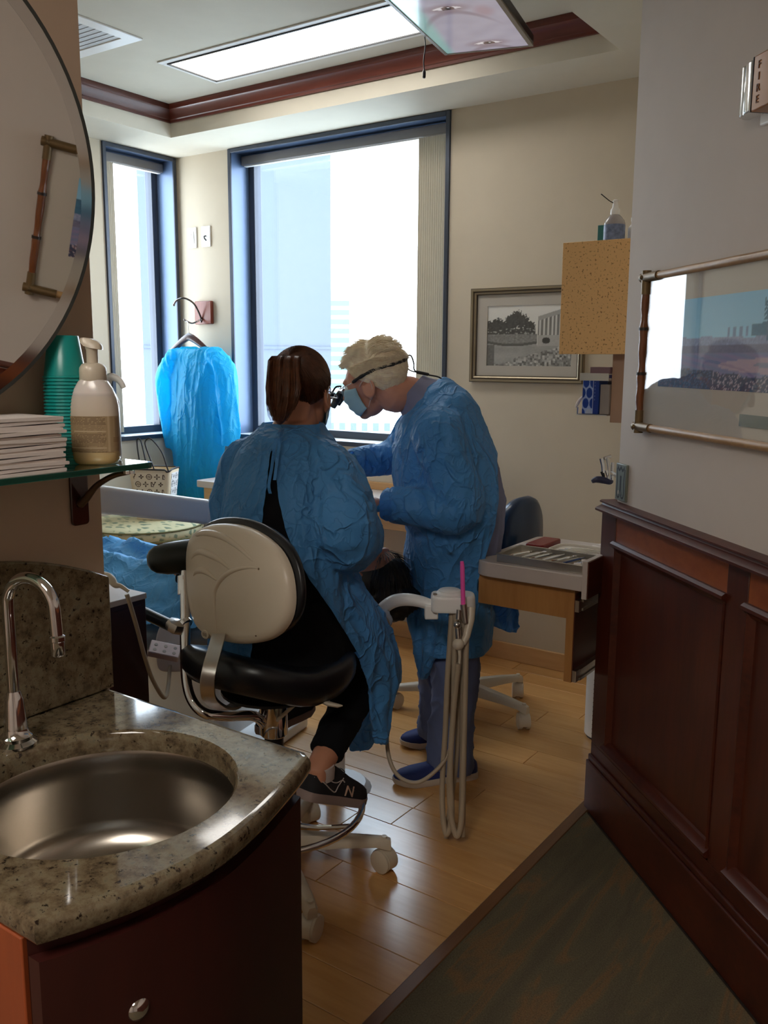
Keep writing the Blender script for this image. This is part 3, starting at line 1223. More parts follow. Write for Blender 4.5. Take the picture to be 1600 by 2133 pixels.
# gown: two hollow sleeves and a body hanging from the hanger
gc = V((-3.835, YB - .115, 0))
mb = MB()
body = [(1.492, .085, .030, -.02), (1.478, .14, .040, -.015), (1.452, .19, .052, -.01), (1.39, .215, .06, 0), (1.25, .205, .066, 0), (1.05, .205, .074, .0), (.90, .20, .076, -.01), (.80, .175, .072, -.03), (.70, .165, .068, -.035), (.615, .16, .066, -.035)]
rings = []
for z, hx_, hy, dx in body:
    ring = []
    for j in range(40):
        a = 2 * PI * j / 40
        fold = 1 + .10 * math.sin(9 * a + 2 * math.sin(3 * z)) * sm(1.5, 1.0, z) + .06 * math.sin(17 * a + 5 * z) * sm(1.5, .9, z)
        ring.append(V((gc.x + dx + hx_ * math.cos(a), gc.y + hy * math.sin(a) * fold, z)))
    rings.append(ring)
mb.loft(rings)
for s, xs in ((-1, [(-.13, 1.455), (-.205, 1.39), (-.245, 1.30), (-.250, 1.15), (-.235, 1.02), (-.215, .90)]), (1, [(.13, 1.455), (.205, 1.40), (.240, 1.30), (.255, 1.15), (.262, 1.02), (.250, .94)])):
    mb.tube([(gc.x + a, gc.y - .01, z) for a, z in smooth_path([V((a, z, 0)) for a, z in xs], 4) for a, z in ((a, z),)] if False else [(p.x + gc.x, gc.y - .012, p.y) for p in smooth_path([V((a, z, 0)) for a, z in xs], 4)], lerp_path([.055, .068, .07, .064, .056, .045], 21), 20, ry=.75)
me = fuse(mb, .008, 3)


def crease(amp, s, st=(1, 1, .35), k=3.0):
    def f(c, n_):
        q = V((c.x * st[0], c.y * st[1], c.z * st[2]))
        w_ = V((noise.noise(q * s * .7 + V((3, 1, 2))), noise.noise(q * s * .7 + V((7, 5, 1))), 0)) * .08
        d = ridge(q + w_, s, k) * .65 + ridge(q + w_, s * 2.3, k) * .35
        return n_ * (d - .3) * amp
    return f


displace(me, crease(.018, 7, (1, 1, .22)))
cut_faces(me, lambda c, n_: n_.z < -.75 and c.z < .64 or (n_.z > .5 and c.z > 1.474 and abs(c.x - gc.x + .03) < .085))
finish(me, 'isolation_gown', GOWN_H, None, label='blue isolation gown coloured as if backlit, hanging on the wooden hanger between the windows', cat='gown')

# framed black and white photograph
PX0, PX1, PZ0, PZ1 = -2.112, -1.548, 1.322, 1.748
FRAME_A = plain('champagne_frame', rgb(150, 136, 112), .35, .55, .06)
FRAME_B = plain('dark_bead', rgb(74, 62, 50), .5, .2, .1)
t = thing('framed_picture', 'black and white shoreline photograph in a champagne frame, left of the wall cabinet', 'picture', ((PX0 + PX1) / 2, YB, (PZ0 + PZ1) / 2))


def yz(y):
    return lambda p: V((p[0], y - p[2], p[1]))


m = MB()
r0 = rect(PX0, PX1, PZ0, PZ1)
off = lambda k: rect(PX0 + k, PX1 - k, PZ0 + k, PZ1 - k)
prof = [(0, 0), (0, .018), (.004, .024), (.012, .024), (.015, .018), (.018, .018), (.021, .022), (.026, .019), (.030, .013), (.030, 0)]
m.loft([[V((x, YB - .001 - d, z)) for x, z in off(k)] for k, d in prof], cap=False)
m.build('frame', FRAME_A, t, smooth=25)
m = MB()
m.ring_prism(off(.0005), off(.0035), 0, .022, yz(YB - .001))
m.ring_prism(off(.0145), off(.0178), 0, .0195, yz(YB - .001))
m.ring_prism(off(.0270), off(.0305), 0, .0165, yz(YB - .001))
m.build('bead', FRAME_B, t, label='dark beading along the frame')
m = MB()
ph = rect(-2.030, -1.610, 1.398, 1.668)
m.ring_prism(off(.029), ph, 0, .007, yz(YB - .001))
m.build('mat', MATBOARD, t)


def shore(u, v):
    n1 = noise.noise(V((u * 9, v * 9, 1)))
    n2 = noise.noise(V((u * 40, v * 40, 2)))
    n3 = noise.noise(V((u * 90, v * 60, 5)))
    c = .80 + .05 * v
    # distant tree line
    tree = [(.04, .60, .10), (.13, .66, .09), (.30, .72, .085), (.36, .80, .07), (.42, .72, .08), (.50, .64, .07), (.24, .64, .08)]
    for cx, cy, r in tree:
        d = math.hypot((u - cx) / 1.0, (v - cy) / 1.35) - r
        if d + .03 * n2 + .02 * n3 < 0:
            c = .27 + .08 * n2
    if v < .62 and u < .58 and v > .52:
        c = .28 + .09 * n2 if n2 < .25 else .62
    # shelter with columns at the right
    if u > .60:
        roof = .80 + (u - .60) * .42
        base = .50 + (u - .60) * .02
        if v < roof and v > roof - .07:
            c = .62
        elif v <= roof - .07 and v > base:
            q = (u - .62) / .045
            c = .78 if (q % 1) < .42 else .46 + .06 * n1
        elif v <= base and v > base - .17:
            c = .66 + .03 * n2
            if math.hypot((u - .70) / .045, (v - .42) / .05) < 1:
                c = .22
    if v <= .52 and u < .60 or (v < .35):
        if not (u > .60 and v > .33):
            c = .50 + .10 * n2 + .05 * n3
            if v < .38:
                c = .60 + .05 * n1 + .03 * n2
            if abs(v - .40 + .05 * math.sin(u * 5)) < .02:
                c = .34
            ed = .30 - .42 * (1 - u) + .05 * n1
            if v < max(.06, ed + .10):
                k = noise.cell(V((u * 42, v * 30 + u * 5, 0)))
                c = .34 + .40 * abs(k) + .08 * n3
            if u < .10 and v < .36:
                c = .40 + .06 * n2
    c = max(0, min(1, c))
    c = min(1, c * 1.16)
    return (c * .95, c * .94, c * .91)


print_panel('photograph', 150, 100, lambda u, v: V((-2.034 + u * .428, YB - .003, 1.394 + v * .278)), shore, PRINT, t)
MB().bx(PX0 + .028, PX1 - .028, YB - .013, YB - .011, PZ0 + .028, PZ1 - .028).build('glass', PIC_GLASS, t)
# ================================================================== vanity with sink, at the left
ZT = 0.86
cw = [(-0.775, 0.932), (-0.755, 0.879), (-0.722, 0.773), (-0.706, 0.681), (-0.714, 0.59), (-0.734, 0.522), (-0.756, 0.472)]
front = [(p.x, p.y) for p in smooth_path([V((a, b, 0)) for a, b in cw], 5)]
top_poly = [(XD, YD - .006), (-0.790, 0.941)] + front + [(XD, 0.472)]
SKC, SKR = (-0.945, 0.700), 0.176


def granite_top():
    bm = bmesh.new()
    # slab with a round cut-out and an eased edge
    def loop(poly, z, k=0.0):
        return [bm.verts.new((x, y, z)) for x, y in poly]
    ea = .011
    def inset(poly, k):
        out = []
        n = len(poly)
        for i in range(n):
            p = V((*poly[i], 0)); a = V((*poly[i - 1], 0)); b = V((*poly[(i + 1) % n], 0))
            t1 = (p - a); t2 = (b - p)
            if t1.length < 1e-6: t1 = t2
            if t2.length < 1e-6: t2 = t1
            t1.normalize(); t2.normalize()
            n1 = V((-t1.y, t1.x, 0)); n2 = V((-t2.y, t2.x, 0))
            nn = (n1 + n2)
            nn = nn / max(.6, nn.dot(n1))
            out.append((p.x + nn.x * k, p.y + nn.y * k))
        return out
    pl = top_poly
    area = sum(pl[i - 1][0] * pl[i][1] - pl[i][0] * pl[i - 1][1] for i in range(len(pl)))
    if area < 0:
        pl = pl[::-1]
    z0, z1 = ZT - .032, ZT
    rows = [(ea, z0), (ea * .3, z0 + ea * .3), (0, z0 + ea), (0, z1 - ea), (ea * .12, z1 - ea * .55), (ea * .42, z1 - ea * .16), (ea, z1), (ea + .0012, z1), (ea + .0024, z1)]
    loops = [loop(inset(pl, k), z) for k, z in rows]
    for a, b in zip(loops, loops[1:]):
        for i in range(len(a)):
            j = (i + 1) % len(a)
            bm.faces.new((a[i], a[j], b[j], b[i]))
    nh = 56
    hole = [(SKC[0] + SKR * math.cos(2 * PI * i / nh), SKC[1] + SKR * math.sin(2 * PI * i / nh)) for i in range(nh)]
    hp_ = [loop([(SKC[0] + (x - SKC[0]) * q, SKC[1] + (y - SKC[1]) * q) for x, y in hole], z) for q, z in ((1.052, z1), (1.044, z1), (1.035, z1), (1.012, z1 - .003), (1.0, z1 - .009), (1.0, z0))]
    for a, b in zip(hp_, hp_[1:]):
        for i in range(nh):
            j = (i + 1) % nh
            bm.faces.new((a[i], a[j], b[j], b[i]))
    for lo, lh in ((loops[-1], hp_[0]), (loops[0], hp_[-1])):
        es = []
        for lp in (lo, lh):
            for i in range(len(lp)):
                a, b = lp[i], lp[(i + 1) % len(lp)]
                e = bm.edges.get((a, b)) or bm.edges.new((a, b))
                es.append(e)
        bmesh.ops.triangle_fill(bm, edges=es, use_beauty=True)
    bmesh.ops.recalc_face_normals(bm, faces=bm.faces)
    me = bpy.data.meshes.new('countertop')
    bm.to_mesh(me)
    bm.free()
    me.shade_smooth()
    me.set_sharp_from_angle(angle=math.radians(35))
    return me


ct = link_mesh('countertop', granite_top(), GRANITE)
tag(ct, 'brown flecked granite countertop with bowed front and round sink cut-out', 'countertop')
# arched granite splash against the mirror wall
prof = [(0.472, ZT + .002), (YD - .004, ZT + .002), (YD - .004, 1.057)]
for k in range(1, 13):
    y = YD - .004 - (YD - .004 - 0.472) * k / 12
    prof.append((y, 1.057 + .062 * math.sin(PI * k / 12) ** .9))
m = MB()
m.prism(prof, 0, .018, lambda p: V((XD + .001 + p[2], p[0], p[1])))
m.build('backsplash', GRANITE, ct, bevel=.003)

t = thing('vanity_cabinet', 'dark cherry vanity cabinet with bowed door under the granite countertop', 'cabinet', (-1.0, .70, 0))
fi = [(x - .028, y) for x, y in front]
fi[-1] = (fi[-1][0], .492)
m = MB()
_o = [(XD + .002, 0.925), (fi[0][0] - .01, 0.925)] + fi + [(XD + .002, 0.492)]
m.prism(_o, .09, .640)                                             # closed below the bowl
_k = (sum(p[0] for p in _o) / len(_o), .70)
m.ring_prism(_o, [(SKC[0] + (p[0] - SKC[0]) * .93, SKC[1] + (p[1] - SKC[1]) * .93) for p in _o], .640, .826)
m.build('carcass', VANITY, t, smooth=30)
m = MB()
m.prism([(XD + .002, 0.90), (-.82, 0.90), (-.80, .70), (-.82, .52), (XD + .002, .52)], 0, .09)
m.build('toe_kick', BLACK_P, t)
m = MB()
m.bx(XD + .004, fi[-1][0] - .004, .476, .4915, .06, .826)
m.build('side_panel', VANITY_L, t, bevel=.002, label='cherry side panel with amber light put into its colour')
dp = [(x + .0015, y) for x, y in fi[3:-1]]
do = [(x + .018, y) for x, y in dp]
m = MB()
m.prism(dp + do[::-1], .075, .808)
dr = m.build('door', VANITY, t, smooth=30)
kp = V((-0.755, .578, .708))
m = MB()
m.lathe([(.004, 0), (.0075, .002), (.005, .008), (.0045, .013), (.009, .016), (.0135, .021), (.0145, .026), (.012, .031), (.006, .034), (.001, .035)], kp, 24, V((1, -.12, 0)))
m.build('knob', CHROME, dr)

# stainless bowl
t = thing('sink_basin', 'round brushed steel sink bowl set into the granite countertop', 'sink', (SKC[0], SKC[1], ZT - .18))
prof = [(SKR + .022, ZT - .034), (SKR + .004, ZT - .034), (SKR + .002, ZT - .040), (SKR, ZT - .07), (SKR - .003, ZT - .140), (SKR - .012, ZT - .168), (SKR - .040, ZT - .188), (.09, ZT - .196), (.034, ZT - .199), (.030, ZT - .203)]
m = MB()
m.lathe([(r, z) for r, z in prof], (SKC[0], SKC[1], 0), 64, cap=False)
o = m.build('bowl', STEEL, t, smooth=50)
s_ = o.modifiers.new('thick', 'SOLIDIFY')
s_.thickness = .0015
s_.offset = 1
m = MB()
m.lathe([(.034, ZT - .1995), (.034, ZT - .197), (.024, ZT - .196), (.022, ZT - .203), (.001, ZT - .204)], (SKC[0], SKC[1], 0), 32)
m.build('drain', CHROME, t)

# gooseneck tap
t = thing('faucet', 'chrome gooseneck tap standing on the granite behind the sink', 'tap', (-1.150, .710, ZT))
FX, FY = -1.150, .710
m = MB()
m.lathe([(.029, 0), (.029, .004), (.023, .009), (.023, .014), (.018, .019), (.0165, .026), (.013, .070), (.0115, .074), (.0095, .082)], (FX, FY, ZT), 28)
m.build('base', CHROME, t)
m = MB()
arc = [(FX, FY, ZT + .078), (FX, FY, ZT + .15), (FX, FY, ZT + .212)]
sd = V((.98, .20, 0)).normalized()
R_ = .043
for k in range(1, 9):
    a = PI * k / 8 * .97
    arc.append(tuple(V((FX, FY, ZT + .212)) + sd * (R_ * (1 - math.cos(a))) + UP * (R_ * math.sin(a))))
e_ = V(arc[-1])
arc.append(tuple(e_ - UP * .050 + sd * .003))
m.ctube(arc, .0085, 16, 6)
m.build('spout', CHROME, t)
e_ = V(arc[-1])
m = MB()
m.lathe([(.0085, .012), (.0105, .010), (.0105, .004), (.0095, .003), (.0095, -.016), (.008, -.018), (.001, -.018)], e_, 20)
m.build('aerator', CHROME, t)

# ================================================================== mirror wall
TH = math.radians(9.0)
mn = V((math.cos(TH), 0, -math.sin(TH)))
mu = V((math.sin(TH), 0, math.cos(TH)))
MC = V((-1.14, .566, 1.631))
MR = .3175
MIRR = plain('silvered_glass', (.86, .86, .85, 1), 0.012, 1.0, 0.0)
t = thing('round_mirror', 'large round mirror with polished rim, tilted forward on the wall above the sink', 'mirror', MC)
yv = V((0, 1, 0))


def mring(r, d, n=96):
    return [MC + yv * (r * math.cos(2 * PI * k / n)) + mu * (r * math.sin(2 * PI * k / n)) + mn * d for k in range(n)]


m = MB()
m.loft([mring(MR - .024, 0.0), mring(MR - .0245, -.0001)], True)
m.build('mirror_glass', MIRR, t, smooth=None)
m = MB()
m.loft([mring(MR - .0238, -.0002), mring(MR, -.0011)], cap=False)
m.build('bevel_rim', plain('bevelled_glass', (.80, .80, .79, 1), 0.10, 1.0, 0.0), t, smooth=60, label='bevelled rim of the mirror')
m = MB()
m.loft([mring(MR + .0006, -.0009), mring(MR + .0006, -.0055), mring(MR - .03, -.0056)], True)
m.build('edge', plain('dark_glass_edge', rgb(62, 66, 64), .2, var=.1), t, smooth=30)
m = MB()
m.cyl(MC - mn * .0056, (XD, MC.y, MC.z - .012), .035)
m.build('mount', NICKEL, t)

# glass shelf
SX = -1.098
sz0, sz1 = 1.2505, 1.2600
t = thing('glass_shelf', 'green edged glass shelf under the round mirror holding soap, cups and paper towels', 'shelf', (-1.165, .60, sz0))
sp_ = rounded([(XD + .004, .16), (SX, .16), (SX, .943), (XD + .004, .943)], [0, .02, .012, 0], 4)
m = MB()
m.prism(sp_, sz0, sz1)
m.mi = 0
o = m.build('glass', SHELF_GLASS, t, bevel=.0012)
edge_pts = [q for q in sp_]
m = MB()
k = .0012
ins = rounded([(XD + .004, .16 + k), (SX - k, .16 + k), (SX - k, .943 - k), (XD + .004, .943 - k)], [0, .019, .011, 0], 4)
m.ring_prism(sp_, ins, sz0 + .0004, sz1 - .0004)
m.build('polished_edge', SHELF_EDGE, t, label='polished green glass edge')
for by in (.900, .24):
    m = MB()
    pl = rounded(rect(by - .0165, by + .0165, 1.150, 1.240), .008, 4)
    m.prism(pl, 0, .006, lambda p: V((XD + .0005 + p[2], p[0], p[1])))
    b = m.build('bracket', plain('dark_lacquer', rgb(52, 18, 16), .1, var=.05, coat=.6) if by > .8 else bpy.data.materials['dark_lacquer'], t, bevel=.0015, label='dark red lacquered wall bracket')
    m = MB()
    m.ctube([(XD + .006, by, 1.185), (XD + .020, by + .002, 1.196), (XD + .045, by + .004, 1.218), (XD + .080, by + .008, 1.236), (XD + .112, by + .014, 1.244)], lerp_path([.0075, .0065, .005, .0045, .004], 33), 10)
    m.build('arm', BRONZE, b)
    m = MB()
    m.lathe([(.009, 0), (.009, .005), (.006, .007), (.006, .0085)], (XD + .112, by + .014, 1.242), 16)
    m.build('knob', CHROME, b)

# folded paper towels on the shelf
tw0 = None
z = sz1
for k in range(16):
    h = .0051
    m = MB()
    y0, y1 = .50, .790 + rnd.uniform(-.005, .005)
    _n = 14
    pl = rounded(([(0, 0), (0, h - .0004)] + [((y1 - y0) * q / _n, h - .0004) for q in range(1, _n + 1)] + [((y1 - y0) * q / _n, 0) for q in range(_n, 0, -1)])[::-1], .0018, 3)
    x0, x1 = XD + .022, SX - .010 + rnd.uniform(-.002, .002)
    zz = z
    m.prism(pl, x0, x1, lambda p: V((p[2], y0 + p[0], zz + p[1] + .0011 * math.sin(p[0] * 22 + k * 1.9) * (1 if k < 15 else .4))))
    o = m.build('paper_towel', PAPER, None, smooth=50, loc=((x0 + x1) / 2, (y0 + y1) / 2, z))
    tag(o, 'folded white paper towel on the glass shelf, ' + ORD[15 - k] + ' from the top of the stack', 'paper towel', 'folded paper towels on the glass shelf')
    z += h - .0002
# inverted nested cups
cup_c = (-1.193, .856)
prof = [(.0318, 0), (.0335, .0012), (.0325, .0030), (.0312, .0034), (.0225, .0625), (.0215, .0635), (.001, .0635), (.001, .0631), (.0208, .0631), (.0310, .0005)]
cup0 = None
for k in range(26):
    z = sz1 + .0052 * k
    if cup0 is None:
        m = MB()
        m.lathe([(r, z_) for r, z_ in prof], (0, 0, 0), 28, cap=False)
        cup0 = m.build('plastic_cup', TEAL, None, smooth=40)
        tag(cup0, 'teal plastic cup nested upside down in the stack on the glass shelf', 'cup', 'teal cups in the nested stack')
        c = cup0
    else:
        c = cup0.copy()
        C.objects.link(c)
    c.location = (cup_c[0], cup_c[1], z)
    c['label'] = 'teal cup in the upside-down nested stack, ' + ORD[25 - k] + ' from the top'

# foam soap bottle
SO = V((-1.148, .873, sz1))
t = thing('soap_dispenser', 'clear foam soap bottle with cream pump and beige label on the glass shelf', 'soap bottle', SO)
CLEAR = None
mm, nt_, b_ = new_mat('frosted_bottle')
vv = coords(nt_)
zr = N(nt_, 'ShaderNodeSeparateXYZ')
nt_.links.new(vv, zr.inputs[0])
nt_.links.new(ramp(nt_, zr.outputs[2], [(0.0, rgb(206, 176, 122)), (.02, rgb(208, 184, 138)), (.07, rgb(206, 192, 172)), (.1035, rgb(206, 196, 184)), (.1045, rgb(120, 108, 98)), (.1058, rgb(222, 214, 208)), (.2, rgb(216, 210, 206))]), b_.inputs['Base Color'])
b_.inputs['Roughness'].default_value = .18
b_.inputs['Subsurface Weight'].default_value = .4
b_.inputs['Subsurface Radius'].default_value = (.02, .015, .01)
BODY = mm
bd = V((-.572, .820, 0)); br = V((.82, .572, 0))


def bring(rx, ry, z, n=36, pw=2.6):
    out = []
    for k in range(n):
        a = 2 * PI * k / n
        c_, s_2 = math.cos(a), math.sin(a)
        out.append(SO + br * (rx * math.copysign(abs(c_) ** (2 / pw), c_)) + bd * (ry * math.copysign(abs(s_2) ** (2 / pw), s_2)) + UP * z)
    return out


m = MB()
m.loft([bring(rx, ry, z) for rx, ry, z in ((.026, .018, 0), (.0315, .0225, .002), (.035, .0255, .008), (.036, .0265, .02), (.0362, .0268, .06), (.0362, .0268, .075), (.0355, .026, .088), (.033, .025, .101), (.0285, .023, .114), (.0225, .020, .124), (.0190, .0185, .128))])
m.build('bottle', BODY, t, smooth=60)


def soap_label(u, v):
    c = (.62, .53, .40)
    if u > .83:
        if v > .42:
            return (.42, .34, .26) if .86 < u < .97 and v < .96 and (int(u * 160) % 2) else (.66, .57, .44)
        return (.52, .42, .30) if (v * 26) % 1 < .5 and v > .04 else (.66, .56, .42)
    if u > .72 and u < .76:
        return (.70, .61, .48)
    if .03 < u < .70:
        r_ = (v * 26)
        if abs(v - .58) < .012 and u > .28:
            return (.74, .66, .54)
        if abs(v - .12) < .012:
            return (.74, .66, .54)
        if r_ % 1 < .5:
            w_ = noise.noise(V((u * 55, int(r_) * 3.1, 0)))
            ends = .70 - .25 * abs(noise.noise(V((int(r_) * 7.7, 2, 0))))
            if w_ > -.22 and u < ends:
                return (.47, .38, .28)
    return c


def lab_pt(u, v):
    a = PI + (PI) * (u * .96 + .02)
    pw = 2.6
    c_, s_2 = math.cos(a), math.sin(a)
    return SO + br * (.0366 * math.copysign(abs(c_) ** (2 / pw), c_)) + bd * (.0272 * math.copysign(abs(s_2) ** (2 / pw), s_2)) + UP * (.020 + .054 * v)


print_panel('label', 120, 80, lab_pt, soap_label, PRINT, t, label='beige label printed with fine brown text')
m = MB()
m.lathe([(.0192, .126), (.0202, .128), (.0202, .140), (.0195, .146), (.016, .151), (.011, .153)], SO, 28)
m.build('collar', CREAM_P, t, smooth=35)
m = MB()
m.lathe([(.0085, .152), (.0085, .172), (.0095, .174), (.010, .178)], SO, 20)
ring = []
for k, (dx, hw_, z0_, z1_) in enumerate(((-.0165, .005, .187, .1885), (-.0158, .0065, .1835, .190), (-.010, .009, .178, .1905), (0, .0115, .175, .189), (.008, .0115, .174, .1855), (.0135, .0095, .173, .181), (.0155, .006, .173, .178))):
    ring.append([SO + br * dx + bd * a * hw_ + UP * z_ for a, z_ in ((-1, z0_), (-.9, (z0_ + z1_) / 2), (-.55, z1_), (.55, z1_), (.9, (z0_ + z1_) / 2), (1, z0_), (.5, z0_ - .0005), (-.5, z0_ - .0005))])
m.loft(ring)
m.build('pump_head', CREAM_P, t, smooth=45)

# second bottle behind: only its white nozzle shows
S2 = V((-1.172, .918, sz1))
t = thing('pump_bottle', 'white pump bottle hidden behind the soap, its curved nozzle pointing right', 'soap bottle', S2)
m = MB()
m.lathe([(.014, 0), (.017, .003), (.017, .092), (.012, .104), (.007, .107)], S2, 20)
m.build('bottle', WHITE_P, t)
m = MB()
m.cyl(S2 + UP * .106, S2 + UP * .124, .004)
m.ctube([S2 + UP * .122, S2 + UP * .131 + br * .004, S2 + UP * .130 + br * .012, S2 + UP * .124 + br * .020, S2 + UP * .114 + br * .025], lerp_path([.006, .0062, .0058, .005, .0045], 33), 10)
m.build('nozzle', WHITE_P, t)
# ================================================================== things on the slanting wall
def PZ(px, py, z):
    d = CAM_R @ V(((px - 800) / F_PX, -(py - 1066.5) / F_PX, -1.0))
    return EYE + d * ((z - EYE.z) / d.z)


def PY(px, py, y):
    d = CAM_R @ V(((px - 800) / F_PX, -(py - 1066.5) / F_PX, -1.0))
    return EYE + d * (y / d.y)


BAMB = wood('amber_bamboo', rgb(156, 118, 74), rgb(190, 150, 102), 'x', 9, .4, .2)
BAMB_D = wood('dark_bamboo', rgb(92, 48, 22), rgb(134, 76, 38), 'z', 9, .22, .5)
NODE = plain('charred_bamboo', rgb(44, 32, 24), .4, var=.2)
S0, S1, Z0, Z1 = .205, 1.425, 1.243, 1.645
t = thing('framed_picture', 'wide ballpark photograph in a bamboo frame on the slanting wall', 'picture', CW((S0 + S1) / 2, -.02, (Z0 + Z1) / 2))
ro = -.004
for (sa, za), (sb, zb), mt in (((S0, Z0), (S0, Z1), BAMB_D), ((S1, Z0), (S1, Z1), BAMB_D), ((S0, Z1), (S1, Z1), BAMB), ((S0, Z0), (S1, Z0), BAMB)):
    m = MB()
    n_ = 24
    pts = [CW(sa + (sb - sa) * k / n_, ro + .0012 * math.sin(k * 1.7), za + (zb - za) * k / n_) for k in range(n_ + 1)]
    m.tube(pts, [.0102 + ((.0016 if k % 8 == 0 else 0) - .001 * math.sin(k * .8)) * (sa == sb) for k in range(n_ + 1)], 14)
    r_ = m.build('bamboo_rod', mt, t, smooth=60)
    for q in ((.36, .66) if sa == sb else ()):
        c = CW(sa + (sb - sa) * q, ro, za + (zb - za) * q)
        d_ = (CW(sb, ro, zb) - CW(sa, ro, za)).normalized()
        m = MB()
        m.cyl(c - d_ * .004, c + d_ * .004, .0132, n=16)
        m.build('node_ring', NODE, r_)
for sa, za in ((S0, Z0), (S0, Z1), (S1, Z0), (S1, Z1)):
    sg = 1 if sa == S0 else -1
    zg = 1 if za == Z0 else -1
    m = MB()
    m.cyl(CW(sa - sg * .018, ro + .002, za), CW(sa + sg * .075, ro + .002, za), .0128, .0122, 16)
    m.cyl(CW(sa, ro, za - zg * .018), CW(sa, ro, za + zg * .045), .0128, .0122, 16)
    m.ball(CW(sa, ro + .014, za), .006, 10, 6)
    m.build('corner_sleeve', plain('antique_brass', rgb(120, 98, 66), .35, .4, .15) if (sa, za) == (S0, Z0) else bpy.data.materials['antique_brass'], t, smooth=50)
m = MB()
pts = lambda s0, s1, z0, z1, o: [CW(s, o, z) for s, z in rect(s0, s1, z0, z1)]
m.loft([pts(S0 + .004, S1 - .004, Z0 + .004, Z1 - .004, -.0195), pts(S0 + .004, S1 - .004, Z0 + .004, Z1 - .004, -.012)])
m.build('mat', MATBOARD, t, smooth=None)


def ballpark(u, v):
    n1 = noise.noise(V((u * 14, v * 8, 1)))
    n2 = noise.noise(V((u * 90, v * 40, 2)))
    n3 = noise.noise(V((u * 200, v * 90, 3)))
    c = mixc((.62, .78, .84), (.42, .64, .76), v)
    if v < .74 and u > .02:
        pass
    sk = .56 + .02 * n1
    if .30 < u < .46 and .56 < v < .66 and (u * 42) % 1 < .4:
        c = (.34, .44, .58)
    if v < sk:                                    # far stand
        c = (.46 + .12 * n3, .50 + .12 * n3, .62 + .12 * n3)
        if v < .47:
            c = (.36 + .06 * n3, .36 + .06 * n3, .46 + .06 * n3)
    if u > .40 and v > .56:                       # double deck at the right
        top = .80 + .12 * sm(.4, .8, u)
        if v < top - .12 and v < .74:
            c = (.10 + .04 * n2, .34 + .05 * n2, .46 + .05 * n2)
    for tx in (.46, .60, .82):                    # light towers
        if abs(u - tx) < .016 and .70 < v < .92:
            c = (.16, .36, .46) if abs(n2) < .3 else (.5, .7, .8)
        if abs(u - tx) < .004 and .5 < v <= .75:
            c = (.2, .34, .46)
    if v < .40:                                   # field
        c = (.42 + .04 * math.sin(u * 60 + v * 90), .42 + .03 * n1, .56)
        if ((u - .62) / .34) ** 2 + ((v - .26) / .09) ** 2 < 1:
            c = (.60 + .03 * n2, .52 + .03 * n2, .58)
        if ((u - .62) / .20) ** 2 + ((v - .27) / .045) ** 2 < 1:
            c = (.44, .46, .54)
    crowd = .20 + .05 * n1 - .05 * sm(.1, .5, u) + .02 * n2
    if v < crowd:
        c = (.13, .17, .29)
        if n3 > .22:
            c = (.62, .56, .60) if u > .25 else (.24, .32, .46)
        elif n3 < -.35:
            c = (.32, .22, .28)
    return c


print_panel('photograph', 240, 60, lambda u, v: CW(.291 + u * (S1 - .09 - .291), -.0112, 1.356 + v * .218), lambda u, v: tuple(min(1, c_ * 1.18 + .02) for c_ in ballpark(u, v)), PRINT, t)
m = MB()
m.loft([pts(.69, .88, 1.279, 1.306, -.0118), pts(.69, .88, 1.279, 1.306, -.0095)])
m.build('name_plate', plain('grey_green_plate', rgb(96, 100, 88), .4, .3, .05), t, smooth=None)
m = MB()
m.loft([pts(S0 + .01, S1 - .01, Z0 + .01, Z1 - .01, -.0065), pts(S0 + .01, S1 - .01, Z0 + .01, Z1 - .01, -.0045)])
m.build('glass', PIC_GLASS, t, smooth=None)

# fire alarm strobe
t = thing('fire_alarm', 'amber fire alarm strobe with clear lens high on the slanting wall', 'fire alarm', CW(.75, -.02, 1.98))
m = MB()
cbox(m, .685, .89, -.02, -.010, 1.918, 2.053)
m.build('back_plate', WHITE_P, t, bevel=.003)
m = MB()
rr = rounded([(.720, -.010), (.720, .034), (.87, .034), (.87, -.010)], .004, 3)
MB_E = MB()
MB_E.prism(rounded([(.714, -.010), (.714, .033), (.720, .0345), (.720, -.010)], .001, 1), 1.936, 2.043, lambda p: CW(p[0], p[1], p[2]))
MB_E.build('dark_edge', BLACK_P, t)
m.prism(rr, 1.935, 2.044, lambda p: CW(p[0], p[1], p[2]))
AMB = plain('amber_plastic', rgb(172, 112, 48), .35, var=.05)
m.build('body', AMB, t, bevel=.003)
LENS = plain('clear_ribbed_lens', rgb(214, 214, 210), .08, .5, var=.1, coat=1)
m = MB()
rr = [(.650, -.009), (.646, .002), (.648, .010), (.658, .016), (.656, .022), (.670, .028), (.680, .026), (.692, .033), (.7135, .033), (.7135, -.009)]
m.prism(rr, 1.938, 2.040, lambda p: CW(p[0], p[1], p[2]))
m.build('lens', LENS, t, bevel=.003)


def text_mesh(txt, size, T, name, mat, parent, depth=.0008):
    cu = bpy.data.curves.new('t', 'FONT')
    cu.body = txt
    cu.size = size
    cu.extrude = depth
    cu.align_x = 'CENTER'
    cu.align_y = 'CENTER'
    o_ = bpy.data.objects.new('t', cu)
    C.objects.link(o_)
    dg = bpy.context.evaluated_depsgraph_get()
    dg.update()
    me = bpy.data.meshes.new_from_object(o_.evaluated_get(dg))
    bpy.data.objects.remove(o_)
    bpy.data.curves.remove(cu)
    org = wl(parent)
    for v in me.vertices:
        v.co = T(v.co.x, v.co.y, v.co.z) - org
    me.name = name
    me.materials.clear()
    return link_mesh(name, me, mat, parent)


LETT = plain('brown_letters', rgb(104, 62, 30), .5)
for k, ch in enumerate('FIRE'):
    text_mesh(ch, .022, lambda x, y, z: CW(.742 + x, .0345 + z, 2.022 - k * .0225 + y), 'letter', LETT, t)

